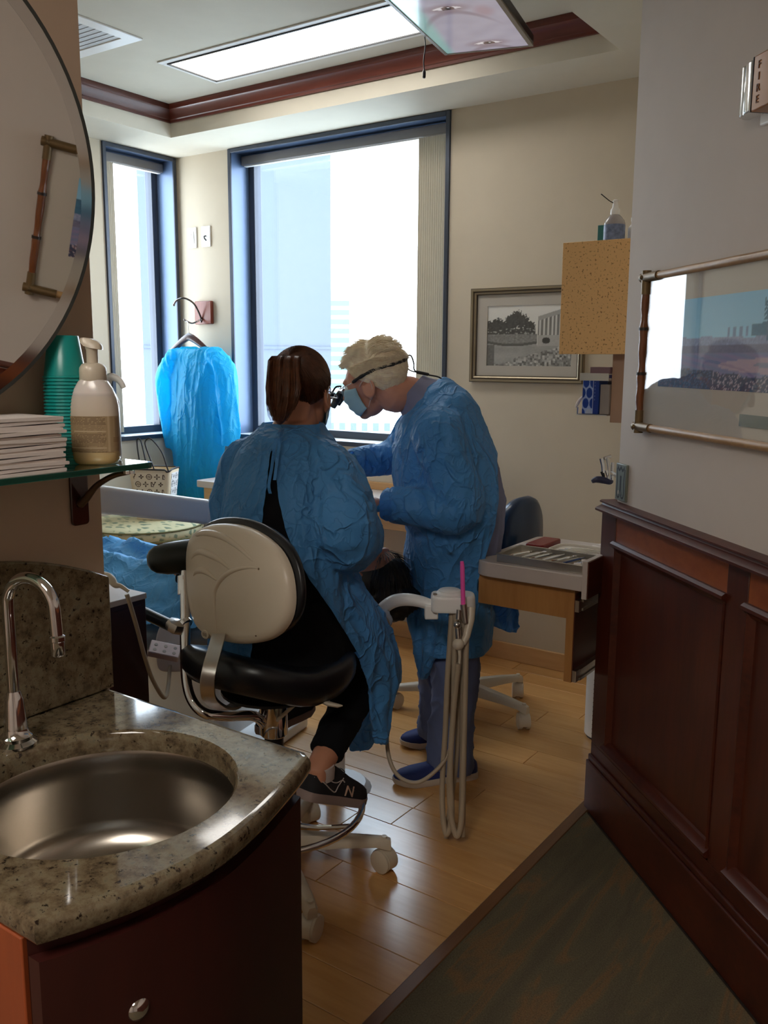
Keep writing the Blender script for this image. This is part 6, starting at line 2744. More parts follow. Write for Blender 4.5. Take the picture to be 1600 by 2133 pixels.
# trousers
mb = MB()
mb.loft(dent_rings(.80, .88, 11)[7:])
for a, b, c in (('nhip', 'nkn', 'nan'), ('fhip', 'fkn', 'fan')):
    lg = [dj[a], dj[a].lerp(dj[b], .5), dj[b], dj[b].lerp(dj[c], .5), dj[c], dj[c] - UP * .035 + DF * .006]
    limb(mb, lg, [.088, .092, .086, .080, .080, .074], 18)
me = fuse(mb, .008, 3)
displace(me, crease(.020, 8, (1, 1, .6)))
cut_faces(me, lambda c, n_: n_.z < -.6 and c.z < .16)
finish(me, 'trousers', TROUSER, dn)
# scrub top: torso and standing collar
mb = MB()
mb.loft(dent_rings(.93, .88, 9)[1:])
me = fuse(mb, .008, 3)
displace(me, crease(.010, 9))
finish(me, 'scrub_top', SCRUB, dn)
cax = (P(832, 800, 3.0) - P(880, 840, 3.0)).normalized()
cb, ca2, _ = frame(cax, AW)
m = MB()
rings = []
for z, r_, rz in ((-.035, .100, .090), (-.010, .083, .078), (.010, .074, .071), (.026, .070, .068), (.028, .068, .066), (.024, .066, .064), (-.01, .070, .066)):
    rings.append(m.ering(P(868, 826, 3.0) + cax * z, cb * r_, ca2 * rz, 28))
m.loft(rings, cap=False)
m.build('scrub_collar', SCRUB, dn, smooth=60)
# gown
mb = MB()
mb.loft(dent_rings(1.0, 1.0))
limb(mb, [P(915, 886, 2.88), dj['nsh'] - UP * .03, dj['nsh'].lerp(dj['nel'], .5), dj['nel'], dj['nel'].lerp(dj['nwr'], .5), dj['nwr'] + (dj['nel'] - dj['nwr']).normalized() * .01], [.070, .084, .084, .084, .074, .066, .055], 20)
limb(mb, [P(880, 874, 3.12), dj['fsh'], dj['fel'], dj['fwr'] + (dj['fel'] - dj['fwr']).normalized() * .01], [.075, .076, .070, .060, .052], 20)
# front panel reaching lower, and the tail behind
for rows in ([((846, 1250, 3.02), (925, 1260, 2.93)), ((856, 1310, 3.02), (918, 1312, 2.94)), ((866, 1360, 3.02), (910, 1358, 2.96)), ((873, 1400, 3.03), (898, 1395, 2.99)), ((879, 1418, 3.04), (886, 1418, 3.02))],
             [((975, 1180, 3.14), (1046, 1175, 3.16)), ((985, 1235, 3.16), (1070, 1230, 3.20)), ((1010, 1275, 3.18), (1078, 1268, 3.22)), ((1022, 1300, 3.18), (1077, 1300, 3.22)), ((1040, 1308, 3.19), (1074, 1320, 3.22))]):
    rings = []
    for a, b in rows:
        pa_, pb_ = P(*a), P(*b)
        nn = (pb_ - pa_).cross(UP).normalized() * .011
        rings.append([pa_.lerp(pb_, k / 6) + nn * (1 + .9 * math.sin(k * 2.2)) for k in range(7)] + [pa_.lerp(pb_, k / 6) - nn * (1 - .9 * math.sin(k * 2.2)) for k in reversed(range(7))])
    mb.loft(rings)
me = fuse(mb, .0062, 4)


def dgown(c, n_):
    q = c - dn.location
    # folds run with gravity on the skirt, across the bent arm and belly
    s = 1.0 if c.z < .8 else .6
    st_ = V((q.x, q.y, q.z * .35)) if c.z < .85 else V((q.x * .8 + q.z * .25, q.y * .8, q.z * .7))
    wv = V((noise.noise(q * 6), noise.noise(q * 6 + V((5, 2, 1))), noise.noise(q * 6 + V((1, 7, 3))))) * .06
    d = ridge(st_ + wv, 8, 2.6) * .6 + ridge(st_ + wv * 1.5, 17, 2.6) * .3 + ridge(q + wv, 34, 2.4) * .14
    big = noise.noise(st_ * 4.5) * .35
    return n_ * ((d - .38) * .010 + big * .008)


displace(me, dgown)
PROJ = lambda p: (lambda c: (800 + F_PX * c.x / -c.z, 1066.5 - F_PX * c.y / -c.z))(CAM_R.transposed() @ (p - EYE))


def inside(poly, x, y):
    r_ = False
    for i in range(len(poly)):
        x0, y0 = poly[i - 1]
        x1, y1 = poly[i]
        if (y0 > y) != (y1 > y) and x < (x1 - x0) * (y - y0) / (y1 - y0) + x0:
            r_ = not r_
    return r_


e0, e1 = P(906, 790, 3.0), P(836, 872, 3.0)
ncut = (P(800, 760, 3.0) - P(880, 830, 3.0)).normalized()


def dcut(c, n_):
    if (c - e0).dot((ncut - (e1 - e0).normalized() * ncut.dot((e1 - e0).normalized())).normalized()) > 0 and c.z > 1.15 and abs((c - e0).dot(AW)) < .16:
        return True
    px, py = PROJ(c)
    if n_.z < -.75 and c.z < .5 and py > 1322 and px < 1030:
        return True
    # open back: a strip behind, from the belt up
    b = (c - P(945, 1000, 3.0)).dot(IR)
    s = (c - P(945, 1000, 3.0)).dot(AW)
    px, py = PROJ(c)
    edge = float(np.interp(py, [784, 830, 900, 960, 1040, 1100, 1160, 1200, 1300], [2000, 2000, 1040, 1036, 1040, 1030, 1012, 1002, 1040]))
    return 900 < py < 1290 and px > edge and not (c.z < .72 and s > .06)


cut_faces(me, dcut)
finish(me, 'gown', GOWN, dn)
# cuffs
for w_, el in ((dj['nwr'], dj['nel']), (dj['fwr'], dj['fel'])):
    f_ = (w_ - el).normalized()
    a, b, _ = frame(f_)
    m = MB()
    m.loft([m.ering(w_ + f_ * z, a * r_, b * r_, 22) for z, r_ in ((-.02, .050), (.0, .052), (.014, .046), (.018, .042), (.012, .040))], cap=False)
    me = m.mesh('c', smooth=60)
    displace(me, lambda c, n_: n_ * .006 * noise.noise(c * 45))
    finish(me, 'gown_cuff', GOWN, dn)
# shoes
NAVY = plain('navy_slip_on', rgb(24, 42, 104), .7, var=.06, bmp=.15, bscale=220)
SOLE = plain('cream_sole', rgb(196, 184, 170), .6)
h1, t1 = V((-1.400, 2.575, 0)), V((-1.590, 2.350, 0))
o_, s_, u_ = shoe(dn, h1, t1 - h1, UP, (t1 - h1).length, NAVY, SOLE, hgt=1.1)
h2, t2 = V((-1.560, 2.830, 0)), V((-1.742, 2.620, 0))
shoe(dn, h2, t2 - h2, UP, (t2 - h2).length, NAVY, SOLE, hgt=1.1)


# hair
def hairline(x, y, z):
    zl = float(np.interp(y, [-.12, -.06, -.02, .015, .035, .06, .09], [-.055, -.045, .0, .038, .045, .085, .092]))
    return z > zl


def hair_roots(O, R, n_, c=(0, -.018, .048), r=(.079, .101, .091), test=hairline):
    out = []
    while len(out) < n_:
        v = V((random.gauss(0, 1), random.gauss(0, 1), random.gauss(0, 1))).normalized()
        p = V((c[0] + v.x * r[0], c[1] + v.y * r[1], c[2] + v.z * r[2]))
        if test(*p):
            nn = V((v.x / r[0], v.y / r[1], v.z / r[2])).normalized()
            out.append((O + R @ p, R @ nn))
    return out


HAIR_W = plain('silver_blond_hair', rgb(252, 234, 208), .6, var=.12, scale=60)
HAIR_B = plain('brown_hair', rgb(84, 50, 32), .42, var=.40, scale=46)
HAIR_P = plain('ponytail_brown_hair', rgb(104, 62, 38), .40, var=.40, scale=60)
HAIR_K = plain('black_hair', rgb(16, 13, 13), .45, var=.2)


def hair_cap(t, O, R, mat, c=(0, -.018, .048), r=(.080, .102, .092), test=hairline):
    mb_ = MB()
    mb_.ball(O + R @ V(c), r, 40, 28, R)
    me_ = mb_.mesh('h')
    Ri = R.transposed()
    cut_faces(me_, lambda p, n_: not test(*(Ri @ (p - O))))
    return finish(me_, 'hair', mat, t)


hc_ = hair_cap(dn, DH, DR, HAIR_W, r=(.084, .108, .100))
mb = MB()
up_l = DR @ V((0, 0, 1)); fw_l = DR @ V((0, 1, 0))


def wflow(p, n_):
    q = DR.transposed() @ (p - DH)
    tang = V((0, -.75, -.35)) if q.z < .09 else V((.25 * math.sin(q.x * 60), .55 if q.y > -.03 else -.7, .15))
    w_ = V((noise.noise(p * 24), noise.noise(p * 24 + V((9, 1, 4))), noise.noise(p * 24 + V((3, 8, 2))))) * .8
    d = DR @ tang + w_
    d = d - n_ * d.dot(n_)
    lift = .34 if q.z > .09 else (.16 if q.z > .05 else .06)
    return d.normalized() + n_ * lift


strands(mb, hair_roots(DH, DR, 4200, r=(.083, .107, .099)), wflow, lambda p: .040 if (DR.transposed() @ (p - DH)).z > .07 else .022, .0011, 4)
mb.build('strands', HAIR_W, hc_, smooth=60, kind='stuff')


# surgical mask
def face_mask(t, O, R, mat, strapmat, s=1.0):
    def f(u, v):
        z = .020 - .104 * v
        yf = float(np.interp(v, [0, .18, .35, .6, .85, 1], [.104, .117, .121, .114, .101, .082])) + .0022 * math.sin(v * 22)
        a = (u * 2 - 1)
        x = .070 * math.sin(a * 1.35) / math.sin(1.35)
        ys = .034 - .010 * v
        y = ys + (yf - ys) * max(0, math.cos(a * 1.45)) ** .85
        return O + R @ V((x * s, y * s, (z + a * a * (.030 * v - .004)) * s))
    g = grid_mesh(24, 18, f)
    o2 = g.build('face_mask', mat, t, smooth=60)
    so2 = o2.modifiers.new('t', 'SOLIDIFY'); so2.thickness = .0015
    for q in (-1, 1):
        m_ = MB()
        m_.ctube([O + R @ V((q * .070, .032, .016)), O + R @ V((q * .079, .016, .028)), O + R @ V((q * .083, -.004, .036)), O + R @ V((q * .084, -.014, .020)), O + R @ V((q * .083, -.010, -.010)), O + R @ V((q * .078, .008, -.034)), O + R @ V((q * .070, .026, -.056))], .0012, 6, 6)
        m_.build('ear_loop', strapmat, o2)
    return o2


face_mask(dn, DH, DR, MASK_M, PAPER)
# loupes: frame, strap, two barrels, lead
lp = MB()
lp.ctube([DHT(-.066, .100, .030), DHT(-.035, .112, .033), DHT(0, .116, .028), DHT(.035, .112, .033), DHT(.066, .100, .030)], .0022, 8)
lp.tube([DHT(-.066, .100, .030), DHT(-.078, .050, .036)], .0016, 8)
lp.tube([DHT(.066, .100, .030), DHT(.078, .050, .036)], .0016, 8)
lo = lp.build('loupes', CHROME, dn, label='chrome temple arms and bar of the loupes')
for q in (-1, 1):
    m = MB()
    pl = [(q * .012, .024), (q * .022, .031), (q * .05, .031), (q * .06, .018), (q * .052, .0), (q * .026, -.002), (q * .014, .01)]
    m.prism([(x, z) for x, z in pl], .110, .1116, lambda p: DHT(p[0], p[2] - abs(p[0]) * .15, p[1]))
    m.build('lens', PIC_GLASS, lo, smooth=None)
    m = MB()
    b0, b1 = DHT(q * .030, .116, .018), DHT(q * .024, .162, -.020)
    m.tube([b0, b0.lerp(b1, .2), b0.lerp(b1, .25), b0.lerp(b1, .6), b0.lerp(b1, .65), b1, b1 + (b1 - b0) * .02], [.010, .011, .013, .0145, .0125, .0105, .007], 16)
    m.build('barrel', BLACK_P, lo, smooth=50)
m = MB()
m.ctube([DHT(0, .117, .034), DHT(0, .135, .038), DHT(-.004, .150, .028), DHT(-.004, .158, .020)], .0032, 8)
m.tube([DHT(-.004, .150, .026), DHT(-.004, .165, .008)], [.0075, .0085], 12)
m.build('headlight', BLACK_P, lo)
m = MB()
st_pts = [DHT(-.0785, .046, .037), DHT(-.083, .010, .046), DHT(-.080, -.040, .052), DHT(-.060, -.090, .048), DHT(-.030, -.118, .046), DHT(0, -.126, .046), DHT(.030, -.118, .046), DHT(.060, -.090, .048), DHT(.080, -.040, .052), DHT(.083, .010, .046), DHT(.0785, .046, .037)]
sp_ = smooth_path(st_pts, 5)
m.tube(sp_, [.0045 + .0022 * math.sin(i * .9) ** 2 for i in range(len(sp_))], 8)
m.build('strap', BLACK_P, lo, smooth=50)
m = MB()
m.ctube([DHT(-.03, -.122, .047), P(845, 743, 2.97), P(856, 741, 2.97), P(862, 757, 2.97), P(863, 770, 2.97), P(872, 776, 2.97), P(893, 781, 2.97), P(915, 786, 2.965), P(935, 800, 2.95)], .0026, 8)
m.ctube([DHT(-.03, -.122, .045), P(848, 752, 2.97), P(849, 766, 2.97), P(858, 773, 2.97), P(878, 777, 2.97), P(894, 779, 2.97)], .0022, 8)
m.tube([P(868, 775, 2.97), P(892, 780, 2.97)], .0055, 10)
m.build('lead', BLACK_P, lo)

# ------------------------------------------------------------------ the seated assistant
AF = V((-.05, 1, 0)).normalized()
AR = V((AF.y, -AF.x, 0))
an = thing('person', 'brown ponytailed woman in blue gown sitting on the black stool, seen from behind', 'person', (-1.57, 1.74, 0))
AH = P(628, 830, 2.53)
ARm = head_frame(V((1, 0, 0)), V((0, 1, 0)), 17, -15, 0)


def AHT(x, y, z):
    return AH + ARm @ V((x, y, z))


AT = [(1.262, -1.648, 1.920, .066, .060), (1.240, -1.645, 1.912, .088, .073), (1.205, -1.640, 1.897, .128, .094), (1.165, -1.632, 1.880, .158, .113), (1.10, -1.624, 1.858, .178, .125), (1.0, -1.612, 1.828, .182, .130), (.90, -1.602, 1.80, .178, .132), (.80, -1.592, 1.778, .182, .138), (.70, -1.586, 1.765, .196, .152), (.63, -1.582, 1.765, .205, .16)]


def asst_rings(k=1.0, rows=AT):
    rings = []
    for z, x, y, hw_, hd_ in rows:
        ring = []
        pw = 2 / 2.3
        for j in range(36):
            a = 2 * PI * j / 36
            u, v = math.cos(a), math.sin(a)
            ring.append(V((x, y, z)) + AR * (hw_ * k * math.copysign(abs(u) ** pw, u)) + AF * (hd_ * k * math.copysign(abs(v) ** pw, v)))
        rings.append(ring)
    return rings


aj = dict(rsh=V((-1.478, 1.875, 1.118)), rel=P(716, 1108, 2.38), rwr=P(758, 1092, 2.72), lsh=V((-1.785, 1.862, 1.118)), lel=P(497, 1070, 2.56), lwr=V((-1.80, 2.22, .95)),
          rhip=V((-1.495, 1.775, .715)), rkn=P(768, 1388, 2.66), ran=P(666, 1594, 2.385), lhip=V((-1.665, 1.78, .715)), lkn=V((-1.74, 2.16, .575)), lan=P(578, 1478, 2.74))
mb = MB()
head_shape(mb, AH, ARm, .97)
limb(mb, [AHT(0, -.03, .0), AHT(0, -.045, -.06), V((-1.648, 1.935, 1.27)), V((-1.645, 1.905, 1.20))], [.048, .046, .048, .056, .07], 18)
mb.loft(asst_rings(.85)[2:])
limb(mb, [aj['rsh'], aj['rel'], aj['rwr']], [.055, .044, .040, .033, .026])
limb(mb, [aj['lsh'], aj['lel'], aj['lwr']], [.055, .044, .040, .033, .026])
for a, b, c in (('rhip', 'rkn', 'ran'), ('lhip', 'lkn', 'lan')):
    limb(mb, [aj[a], aj[b], aj[c], aj[c] - UP * .03], [.080, .066, .050, .044, .034, .031, .028])
for w_, el in ((aj['rwr'], aj['rel']), (aj['lwr'], aj['lel'])):
    mb.ball(w_ + (w_ - el).normalized() * .045, (.034, .034, .022), 12, 8)
finish(fuse(mb, .0046, 2), 'body', SKIN2, an)
eyes_of(an, AH, ARm, .97)
for w_, el, sd2 in ((aj['rwr'], aj['rel'], -AR), (aj['lwr'], aj['lel'], AR)):
    f_ = ((w_ - el).normalized() + UP * -.2).normalized()
    mb = MB()
    hand(mb, w_ + f_ * .01, f_, (-UP - f_ * .2), sd2, .93, .75)
    limb(mb, [w_ - f_ * .04, w_ + f_ * .005], [.032, .029])
    finish(fuse(mb, .003, 2), 'glove', GLOVE, an)
# black top and leggings
mb = MB()
mb.loft(asst_rings(.92)[2:])
me = fuse(mb, .008, 3)
displace(me, crease(.008, 9))
finish(me, 'black_top', BLACK_C, an)
mb = MB()
mb.loft(asst_rings(.96, AT[7:] + [(.585, -1.58, 1.77, .19, .15)]))
for a, b, c in (('rhip', 'rkn', 'ran'), ('lhip', 'lkn', 'lan')):
    k_ = aj[b].lerp(aj[c], .45)
    limb(mb, [aj[a], aj[a].lerp(aj[b], .5), aj[b], k_, aj[b].lerp(aj[c], .90)], [.094, .086, .066, .060, .054, .046], 18)
me = fuse(mb, .007, 3)
displace(me, crease(.006, 14))
finish(me, 'leggings', BLACK_C, an)
# gown
mb = MB()
mb.loft(asst_rings(1.0))
limb(mb, [V((-1.56, 1.885, 1.165)), aj['rsh'], aj['rsh'].lerp(aj['rel'], .5) + AR * .014, aj['rel'] - UP * .01, aj['rel'].lerp(aj['rwr'], .5) - UP * .02, aj['rwr'] - AF * .03], [.058, .074, .086, .098, .086, .058], 20)
limb(mb, [V((-1.71, 1.875, 1.165)), aj['lsh'], aj['lsh'].lerp(aj['lel'], .5) - AR * .008, aj['lel'], aj['lel'].lerp(aj['lwr'], .5) - UP * .015, aj['lwr'] - AF * .03], [.058, .072, .074, .076, .072, .056], 20)
rows = [((628, 1170, 2.40), (730, 1165, 2.50)), ((655, 1235, 2.38), (764, 1228, 2.55)), ((680, 1280, 2.38), (792, 1270, 2.58)), ((716, 1332, 2.41), (813, 1310, 2.62)), ((748, 1378, 2.46), (828, 1370, 2.65)), ((763, 1427, 2.51), (828, 1415, 2.66)), ((768, 1490, 2.54), (806, 1475, 2.66)), ((776, 1530, 2.57), (792, 1530, 2.65)), ((780, 1550, 2.59), (785, 1553, 2.64))]
rings = []
for i, (a, b) in enumerate(rows):
    pa_, pb_ = P(*a), P(*b)
    nn = (pb_ - pa_).cross(UP)
    nn = (nn.normalized() if nn.length else IR)
    if nn.dot(AW) > 0:
        nn = -nn
    bul = [.030 * math.sin(PI * k / 8) + .006 * math.sin(k * 2.4 + i * .3) for k in range(9)]
    rings.append([pa_.lerp(pb_, k / 8) + nn * (bul[k] + .008) for k in range(9)] + [pa_.lerp(pb_, k / 8) + nn * (bul[k] - .008) for k in reversed(range(9))])
mb.loft(rings)
rings = []
for a, b in (((752, 1440, 2.82), (800, 1430, 2.84)), ((744, 1500, 2.88), (794, 1495, 2.88)), ((728, 1545, 2.93), (788, 1540, 2.90)), ((730, 1562, 2.95), (768, 1564, 2.93))):
    pa_, pb_ = P(*a), P(*b)
    nn = (pb_ - pa_).cross(UP).normalized() * .009
    rings.append([pa_.lerp(pb_, k / 5) + nn * (1 + math.sin(k * 2.5)) for k in range(6)] + [pa_.lerp(pb_, k / 5) - nn * (1 - math.sin(k * 2.5)) for k in reversed(range(6))])
mb.loft(rings)
me = fuse(mb, .0058, 4)


def agown(c, n_):
    q = c - V((-1.6, 1.85, 0))
    st_ = V((q.x, q.y, q.z * .42))
    wv = V((noise.noise(q * 7), noise.noise(q * 7 + V((5, 2, 1))), noise.noise(q * 7 + V((1, 7, 3))))) * .055
    d = ridge(st_ + wv, 9, 2.6) * .55 + ridge(st_ + wv * 1.4, 19, 2.6) * .32 + ridge(q + wv, 38, 2.4) * .16
    big = noise.noise(st_ * 5) * .35
    return n_ * ((d - .38) * (.0085 if c.z > .62 else .006) + big * (.008 if c.z > .62 else .005))


displace(me, agown)
SLIT = [(566, 930), (573, 960), (580, 1040), (598, 1115), (640, 1200), (700, 1285), (752, 1372), (700, 1420), (520, 1420), (535, 1180), (543, 1100), (552, 1040), (561, 960)]


def acut(c, n_):
    if c.z > 1.245 and (c - V((-1.648, 1.92, c.z))).length < .085 and n_.z > .35:
        return True
    px, py = PROJ(c)
    if inside(SLIT, px, py) and n_.dot(AW) < .35 and c.y < 1.86 + .2 * sm(1150, 1300, py):
        return True
    return c.z < .68 and n_.z < -.75 and c.y < 1.95


cut_faces(me, acut)
finish(me, 'gown', GOWN, an)
# neck tie of the gown
m = MB()
for pts in ([(588, 892, 2.40), (578, 905, 2.365), (572, 930, 2.345), (566, 975, 2.33), (560, 1010, 2.32), (563, 1028, 2.32)], [(590, 892, 2.40), (584, 915, 2.36), (577, 960, 2.335), (572, 1000, 2.325)]):
    sp_ = smooth_path([P(*p) for p in pts], 5)
    rings = []
    for i, p in enumerate(sp_):
        rings.append([p + IR * .004 + AW * .001, p - IR * .004 + AW * .001 * math.sin(i), p - IR * .004 - AW * .001, p + IR * .004 - AW * .001])
    m.loft(rings)
m.build('neck_tie', GOWN, an)
# hair: cap drawn back, ponytail
TIE = (0, -.104, .088)


def hl2(x, y, z):
    zl = float(np.interp(y, [-.12, -.08, -.04, .0, .03, .06, .09], [-.040, -.045, -.030, .012, .040, .080, .090]))
    return z > zl


hc_ = hair_cap(an, AH, ARm, HAIR_B, r=(.080, .104, .092), test=hl2)
mb = MB()
tie = AHT(*TIE)


def bflow(p, n_):
    d = tie - p
    d = d - n_ * d.dot(n_)
    return d.normalized() + n_ * .02




def on_skull(q, k):
    v = ARm.transposed() @ (q - AH) - V((0, -.018, .048))
    e = V((v.x / .081, v.y / .105, v.z / .0935))
    return AH + ARm @ (V((0, -.018, .048)) + v / e.length * (1.006 + .012 * random.random()))


strands(mb, hair_roots(AH, ARm, 1900, r=(.081, .105, .0935), test=hl2), bflow, lambda p: min(.12, max(.03, (tie - p).length * .8)), .0013, 6, .12, on_skull)
mb.build('strands', HAIR_B, hc_, smooth=60, kind='stuff')
m = MB()
pt = [tie + ARm @ V((0, .022, -.006)), tie + ARm @ V((0, -.012, .002)), tie + ARm @ V((0, -.034, -.016)), P(591, 808, 2.372), P(588, 840, 2.375), P(584, 866, 2.385), P(582, 884, 2.392)]
sp_ = smooth_path(pt, 6)
_rr = lerp_path([.018, .022, .030, .037, .034, .022, .005], len(sp_))
m.tube(sp_[11:], [.003, .012, .022, .028] + _rr[15:], 18, ry=.75)
pony = m.build('ponytail', HAIR_B, an, smooth=60)
mb = MB()
n_s = len(sp_)
for k in range(1000):
    a = random.uniform(0, 2 * PI)
    q = math.sqrt(random.random())
    L_end = random.uniform(.62, 1.0)
    pts, rr_ = [on_skull(tie + ARm @ V((.050 * q * math.cos(a), .02, .015 + .050 * q * math.sin(a))), 0)], [.0013]
    for i in range(3, int(n_s * L_end), 3):
        f_ = i / (n_s - 1)
        r_ = float(np.interp(f_, np.linspace(0, 1, 7), [.030, .034, .042, .047, .041, .026, .010])) * q
        p = sp_[i] + IR * (r_ * math.cos(a)) + (AW * .75) * (r_ * math.sin(a))
        p += V((noise.noise(V((k * .37, f_ * 3, 1))), noise.noise(V((k * .37, f_ * 3, 5))), 0)) * .010 * f_
        pts.append(p)
        rr_.append(.0013 * (1 - .7 * f_))
    if len(pts) > 2:
        mb.tube(pts, rr_, 3, cap=False)
mb.build('strands', HAIR_P, pony, smooth=60, kind='stuff')
face_mask(an, AH, ARm, MASK_M, PAPER, .97)
m = MB()
for q in (-1, 1):
    m.ctube([AHT(q * .080, -.004, .022), AHT(q * .080, .05, .026), AHT(q * .070, .098, .026), AHT(q * .058, .112, .028)], .0018, 6)
m.ctube([AHT(-.06, .112, .028), AHT(-.03, .122, .032), AHT(0, .124, .026), AHT(.03, .122, .032), AHT(.06, .112, .028)], .0018, 6)
gl = m.build('glasses', NICKEL, an)
for q in (-1, 1):
    m = MB()
    pl = rounded([(q * .010, .030), (q * .062, .030), (q * .060, -.004), (q * .016, -.006)], .012, 4)
    m.prism(pl, .116, .1172, lambda p: AHT(p[0], p[2] - abs(p[0]) * .08, p[1]))
    m.build('lens', PIC_GLASS, gl, smooth=None)
# trainers
BLK_SH = plain('black_suede', rgb(20, 18, 22), .85, var=.2)
TAUPE = plain('taupe_sole', rgb(142, 122, 116), .6)
rh = P(628, 1664, 2.335)
rf = (V((.06, 1, -.48))).normalized()
o_, s_, u_ = shoe(an, rh, rf, UP,   .262, BLK_SH, TAUPE, 'trainer', 1.35)
TRIM = plain('pale_grey_trim', rgb(176, 164, 160), .6)


def SH(q, side, z):
    """point on the outer flank of the right trainer: q along, z up"""
    hw_ = float(np.interp(q, [0, .03, .10, .25, .42, .60, .78, .90], [.018, .028, .033, .034, .034, .041, .044, .036]))
    h = float(np.interp(q, [0, .1, .25, .42, .6, .78, .9], [.030, .052, .060, .052, .040, .032, .026])) * 1.35 + .022
    k = float(np.interp((z - .018) / (h - .018), [0, .1, .45, .82, 1], [.97, 1.0, .97, .75, .35]))
    return rh + rf * (.262 * q) + s_ * side * (hw_ * k + .0012) + u_ * z


m = MB()
for pts in ([(.02, .062), (.12, .054), (.24, .040), (.33, .034), (.36, .050), (.44, .072)], [(.17, .080), (.22, .062), (.32, .058), (.42, .066), (.46, .062)]):
    m.ctube([SH(q, 1, z) for q, z in pts], .0016, 6)
m.build('side_stripe', TRIM, o_)
text_mesh('N', .044, lambda x, y, z: SH(.55 + x / .262 * 1.1 + y * .5, 1, .040 + y * .9) + s_ * (z + .0012), 'side_letter', plain('tan_letter', rgb(190, 156, 136), .6), o_)
m = MB()
for k in range(5):
    q = .40 + .055 * k
    a, b = SH(q, 1, .060 - .004 * k), SH(q + .01, -1, .060 - .004 * k)
    c = (a + b) / 2 + u_ * .016
    m.ctube([a, a.lerp(c, .6) + u_ * .004, c, b.lerp(c, .6) + u_ * .004, b], .0018, 6, 4)
c = SH(.38, 1, .068).lerp(SH(.38, -1, .068), .5) + u_ * .016
for q in (-1, 1):
    m.ctube([c, c + s_ * q * .014 + u_ * .010 + rf * .006, c + s_ * q * .026 + u_ * .004 + rf * .016, c + s_ * q * .018 - u_ * .004 + rf * .014, c], .0016, 6, 5)
    m.ctube([c, c + s_ * q * .012 - u_ * .002 + rf * .02, c + s_ * q * .022 - u_ * .012 + rf * .036], .0015, 6, 5)
m.build('laces', BLACK_P, o_)
m = MB()
limb(m, [aj['ran'] - UP * .035, aj['ran'] - UP * .012, aj['ran'] + UP * .002], [.040, .041, .039], 16)
m.build('sock', TRIM, an)
lh = P(545, 1532, 2.66)
shoe(an, lh, V((-.1, 1, -.02)), UP, .255, BLK_SH, TAUPE, 'trainer', 1.15)

# ------------------------------------------------------------------ the patient
pn = thing('person', 'black haired patient lying on the dental chair, mostly hidden by the seated woman', 'person', (-2.3, 2.3, 0))
PH = P(770, 1196, 2.98)
p_u = (-ca * .96 - UP * .10 - AW * .12).normalized()      # crown points along the chair, away from the feet
p_f = (UP - p_u * UP.dot(p_u)).normalized()
p_r = p_f.cross(p_u).normalized()
PRm = Matrix((p_r, p_f, p_u)).transposed()
mb = MB()
head_shape(mb, PH, PRm, .97)
PHT = lambda x, y, z: PH + PRm @ V((x, y, z))
limb(mb, [PHT(0, -.03, 0), PHT(0, -.04, -.06), CH(.24, 0, .665)], [.048, .048, .050, .06], 16)
rings = []
for a, hw_, hh_, z in ((.22, .10, .06, .66), (.28, .19, .09, .655), (.40, .20, .10, .64), (.60, .17, .095, .60), (.80, .18, .10, .575), (.95, .175, .09, .57)):
    rings.append([CH(a, hw_ * math.cos(2 * PI * j / 24), z + hh_ * math.sin(2 * PI * j / 24)) for j in range(24)])
mb.loft(rings)
for q in (-1, 1):
    limb(mb, [CH(.28, q * .19, .66), CH(.55, q * .235, .60), CH(.78, q * .15, .665)], [.05, .044, .040, .034, .028])
    limb(mb, [CH(.92, q * .09, .57), CH(1.20, q * .11, .590), CH(1.55, q * .10, .575), CH(1.62, q * .11, .60)], [.085, .07, .055, .05, .04, .03])
    mb.ball(CH(.82, q * .10, .68), (.05, .035, .018), 12, 8)
finish(fuse(mb, .006, 2), 'body', SKIN2, pn)
eyes_of(pn, PH, PRm, .97)
for q in (-1, 1):
    mb = MB()
    hand(mb, CH(.78, q * .15, .672), (ca * .7 - cs * q * .7), -UP, -ca * .2 - cs * q * 0 + UP * .1 + ca * -.6, .95, .3)
    finish(fuse(mb, .003, 2), 'hand', SKIN2, pn)
hair_ = hair_cap(pn, PH, PRm, HAIR_K, r=(.084, .108, .098), test=lambda x, y, z: z > float(np.interp(y, [-.12, -.03, .02, .05, .08], [-.09, -.07, .0, .082, .094])))
mb = MB()
pv = [PHT(.0, -.06, .115), PHT(.02, -.085, .13), P(806, 1232, 2.93), P(796, 1268, 2.92), P(775, 1290, 2.93)]
sp_ = smooth_path(pv, 5)
mb.tube(sp_, lerp_path([.062, .066, .058, .05, .024], len(sp_)), 18)
me = fuse(mb, .006, 2)
displace(me, lambda c, n_: n_ * .006 * ridge(V((c.x, c.y, c.z * .3)), 40))
finish(me, 'hair_bundle', HAIR_K, pn)
mb = MB()
strands(mb, hair_roots(PH, PRm, 700, r=(.085, .109, .099), test=lambda x, y, z: z > .05 or y < -.04), lambda p, n_: (V((0, 0, -1)) - n_ * V((0, 0, -1)).dot(n_)).normalized() + n_ * .05, .05, .0012, 4, .2)
mb.build('strands', HAIR_K, hair_, smooth=60, kind='stuff')
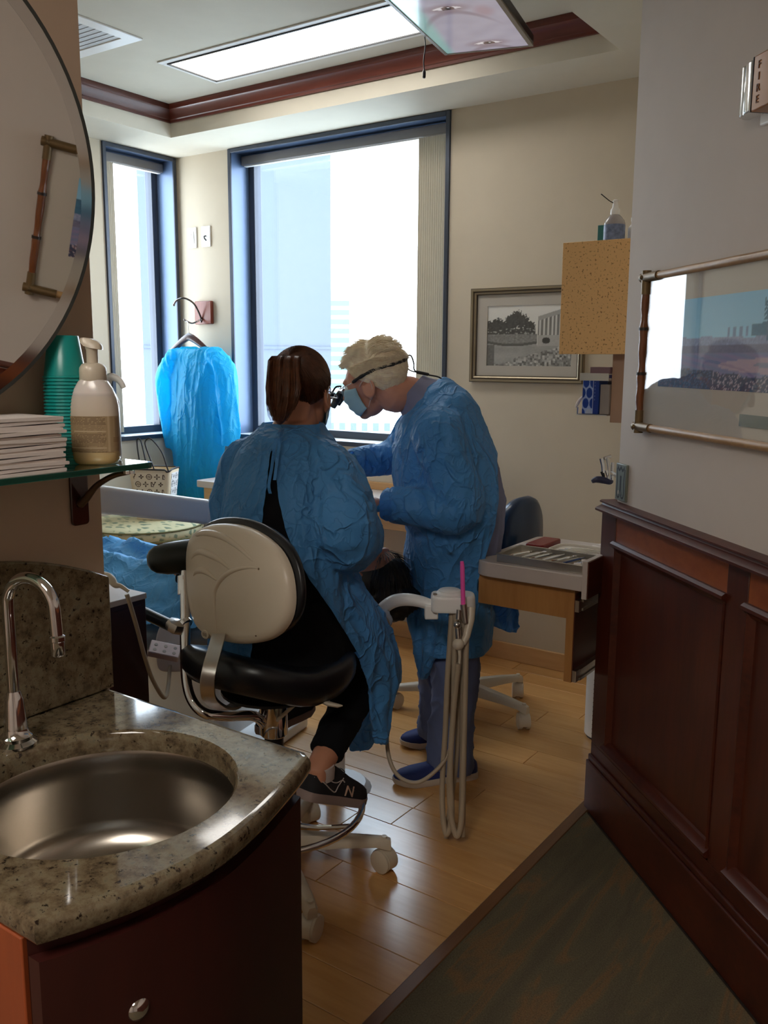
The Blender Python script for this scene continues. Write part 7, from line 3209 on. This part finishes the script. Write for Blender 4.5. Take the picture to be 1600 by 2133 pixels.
# trousers and shirt of the patient
mb = MB()
rings = []
for a, hw_, hh_, z in ((.24, .13, .08, .66), (.30, .20, .10, .655), (.42, .212, .112, .64), (.60, .185, .107, .60), (.82, .19, .11, .575)):
    rings.append([CH(a, hw_ * math.cos(2 * PI * j / 24), z + hh_ * math.sin(2 * PI * j / 24)) for j in range(24)])
mb.loft(rings)
for q in (-1, 1):
    limb(mb, [CH(.30, q * .18, .66), CH(.55, q * .235, .60), CH(.74, q * .165, .66)], [.065, .06, .055, .05, .045])
me = fuse(mb, .008, 2)
finish(me, 'shirt', BLACK_C, pn)
mb = MB()
rings = []
for a, hw_, hh_, z in ((.80, .185, .105, .575), (.95, .185, .10, .57), (1.02, .15, .09, .58)):
    rings.append([CH(a, hw_ * math.cos(2 * PI * j / 24), z + hh_ * math.sin(2 * PI * j / 24)) for j in range(24)])
mb.loft(rings)
for q in (-1, 1):
    limb(mb, [CH(.94, q * .09, .57), CH(1.20, q * .11, .590), CH(1.52, q * .10, .575)], [.09, .08, .07, .06, .052])
finish(fuse(mb, .008, 2), 'trousers', BLACK_C, pn)
for q in (-1, 1):
    shoe(pn, CH(1.58, q * .10, .535), V((0, 0, .55)) + ca * .85, UP - ca * .3, .24, BLK_SH, TAUPE, 'shoe', 1.0)


# blue drape over the legs
def drape(u, v):
    a = .58 + 1.20 * u
    s = -.30 + .62 * v
    base = float(np.interp(a, [.6, .8, 1.0, 1.2, 1.45, 1.60, 1.72, 1.8], [.70, .68, .67, .69, .67, .75, .72, .58]))
    legs_ = .05 * math.exp(-((abs(s) - .11) / .07) ** 2)
    z = base - .05 + legs_
    edge = sm(.20, .34, abs(s))
    z -= (.13 if s > 0 else .17) * edge
    p = V((a, s, 0))
    w_ = V((noise.noise(p * 5), noise.noise(p * 5 + V((4, 4, 4))), 0)) * .08
    z += .026 * (ridge(V((p.x * .5, p.y * 1.3, 0)) + w_, 6, 2.2) - .3) + .008 * (ridge(p + w_, 16, 2) - .3)
    return CH(a, s, z)


dm = grid_mesh(120, 66, drape)
o = dm.build('drape_sheet', DRAPE, None, smooth=80, loc=(-2.7, 2.25, .6))
tag(o, 'crumpled blue disposable sheet over the patient\'s legs on the dental chair', 'sheet')
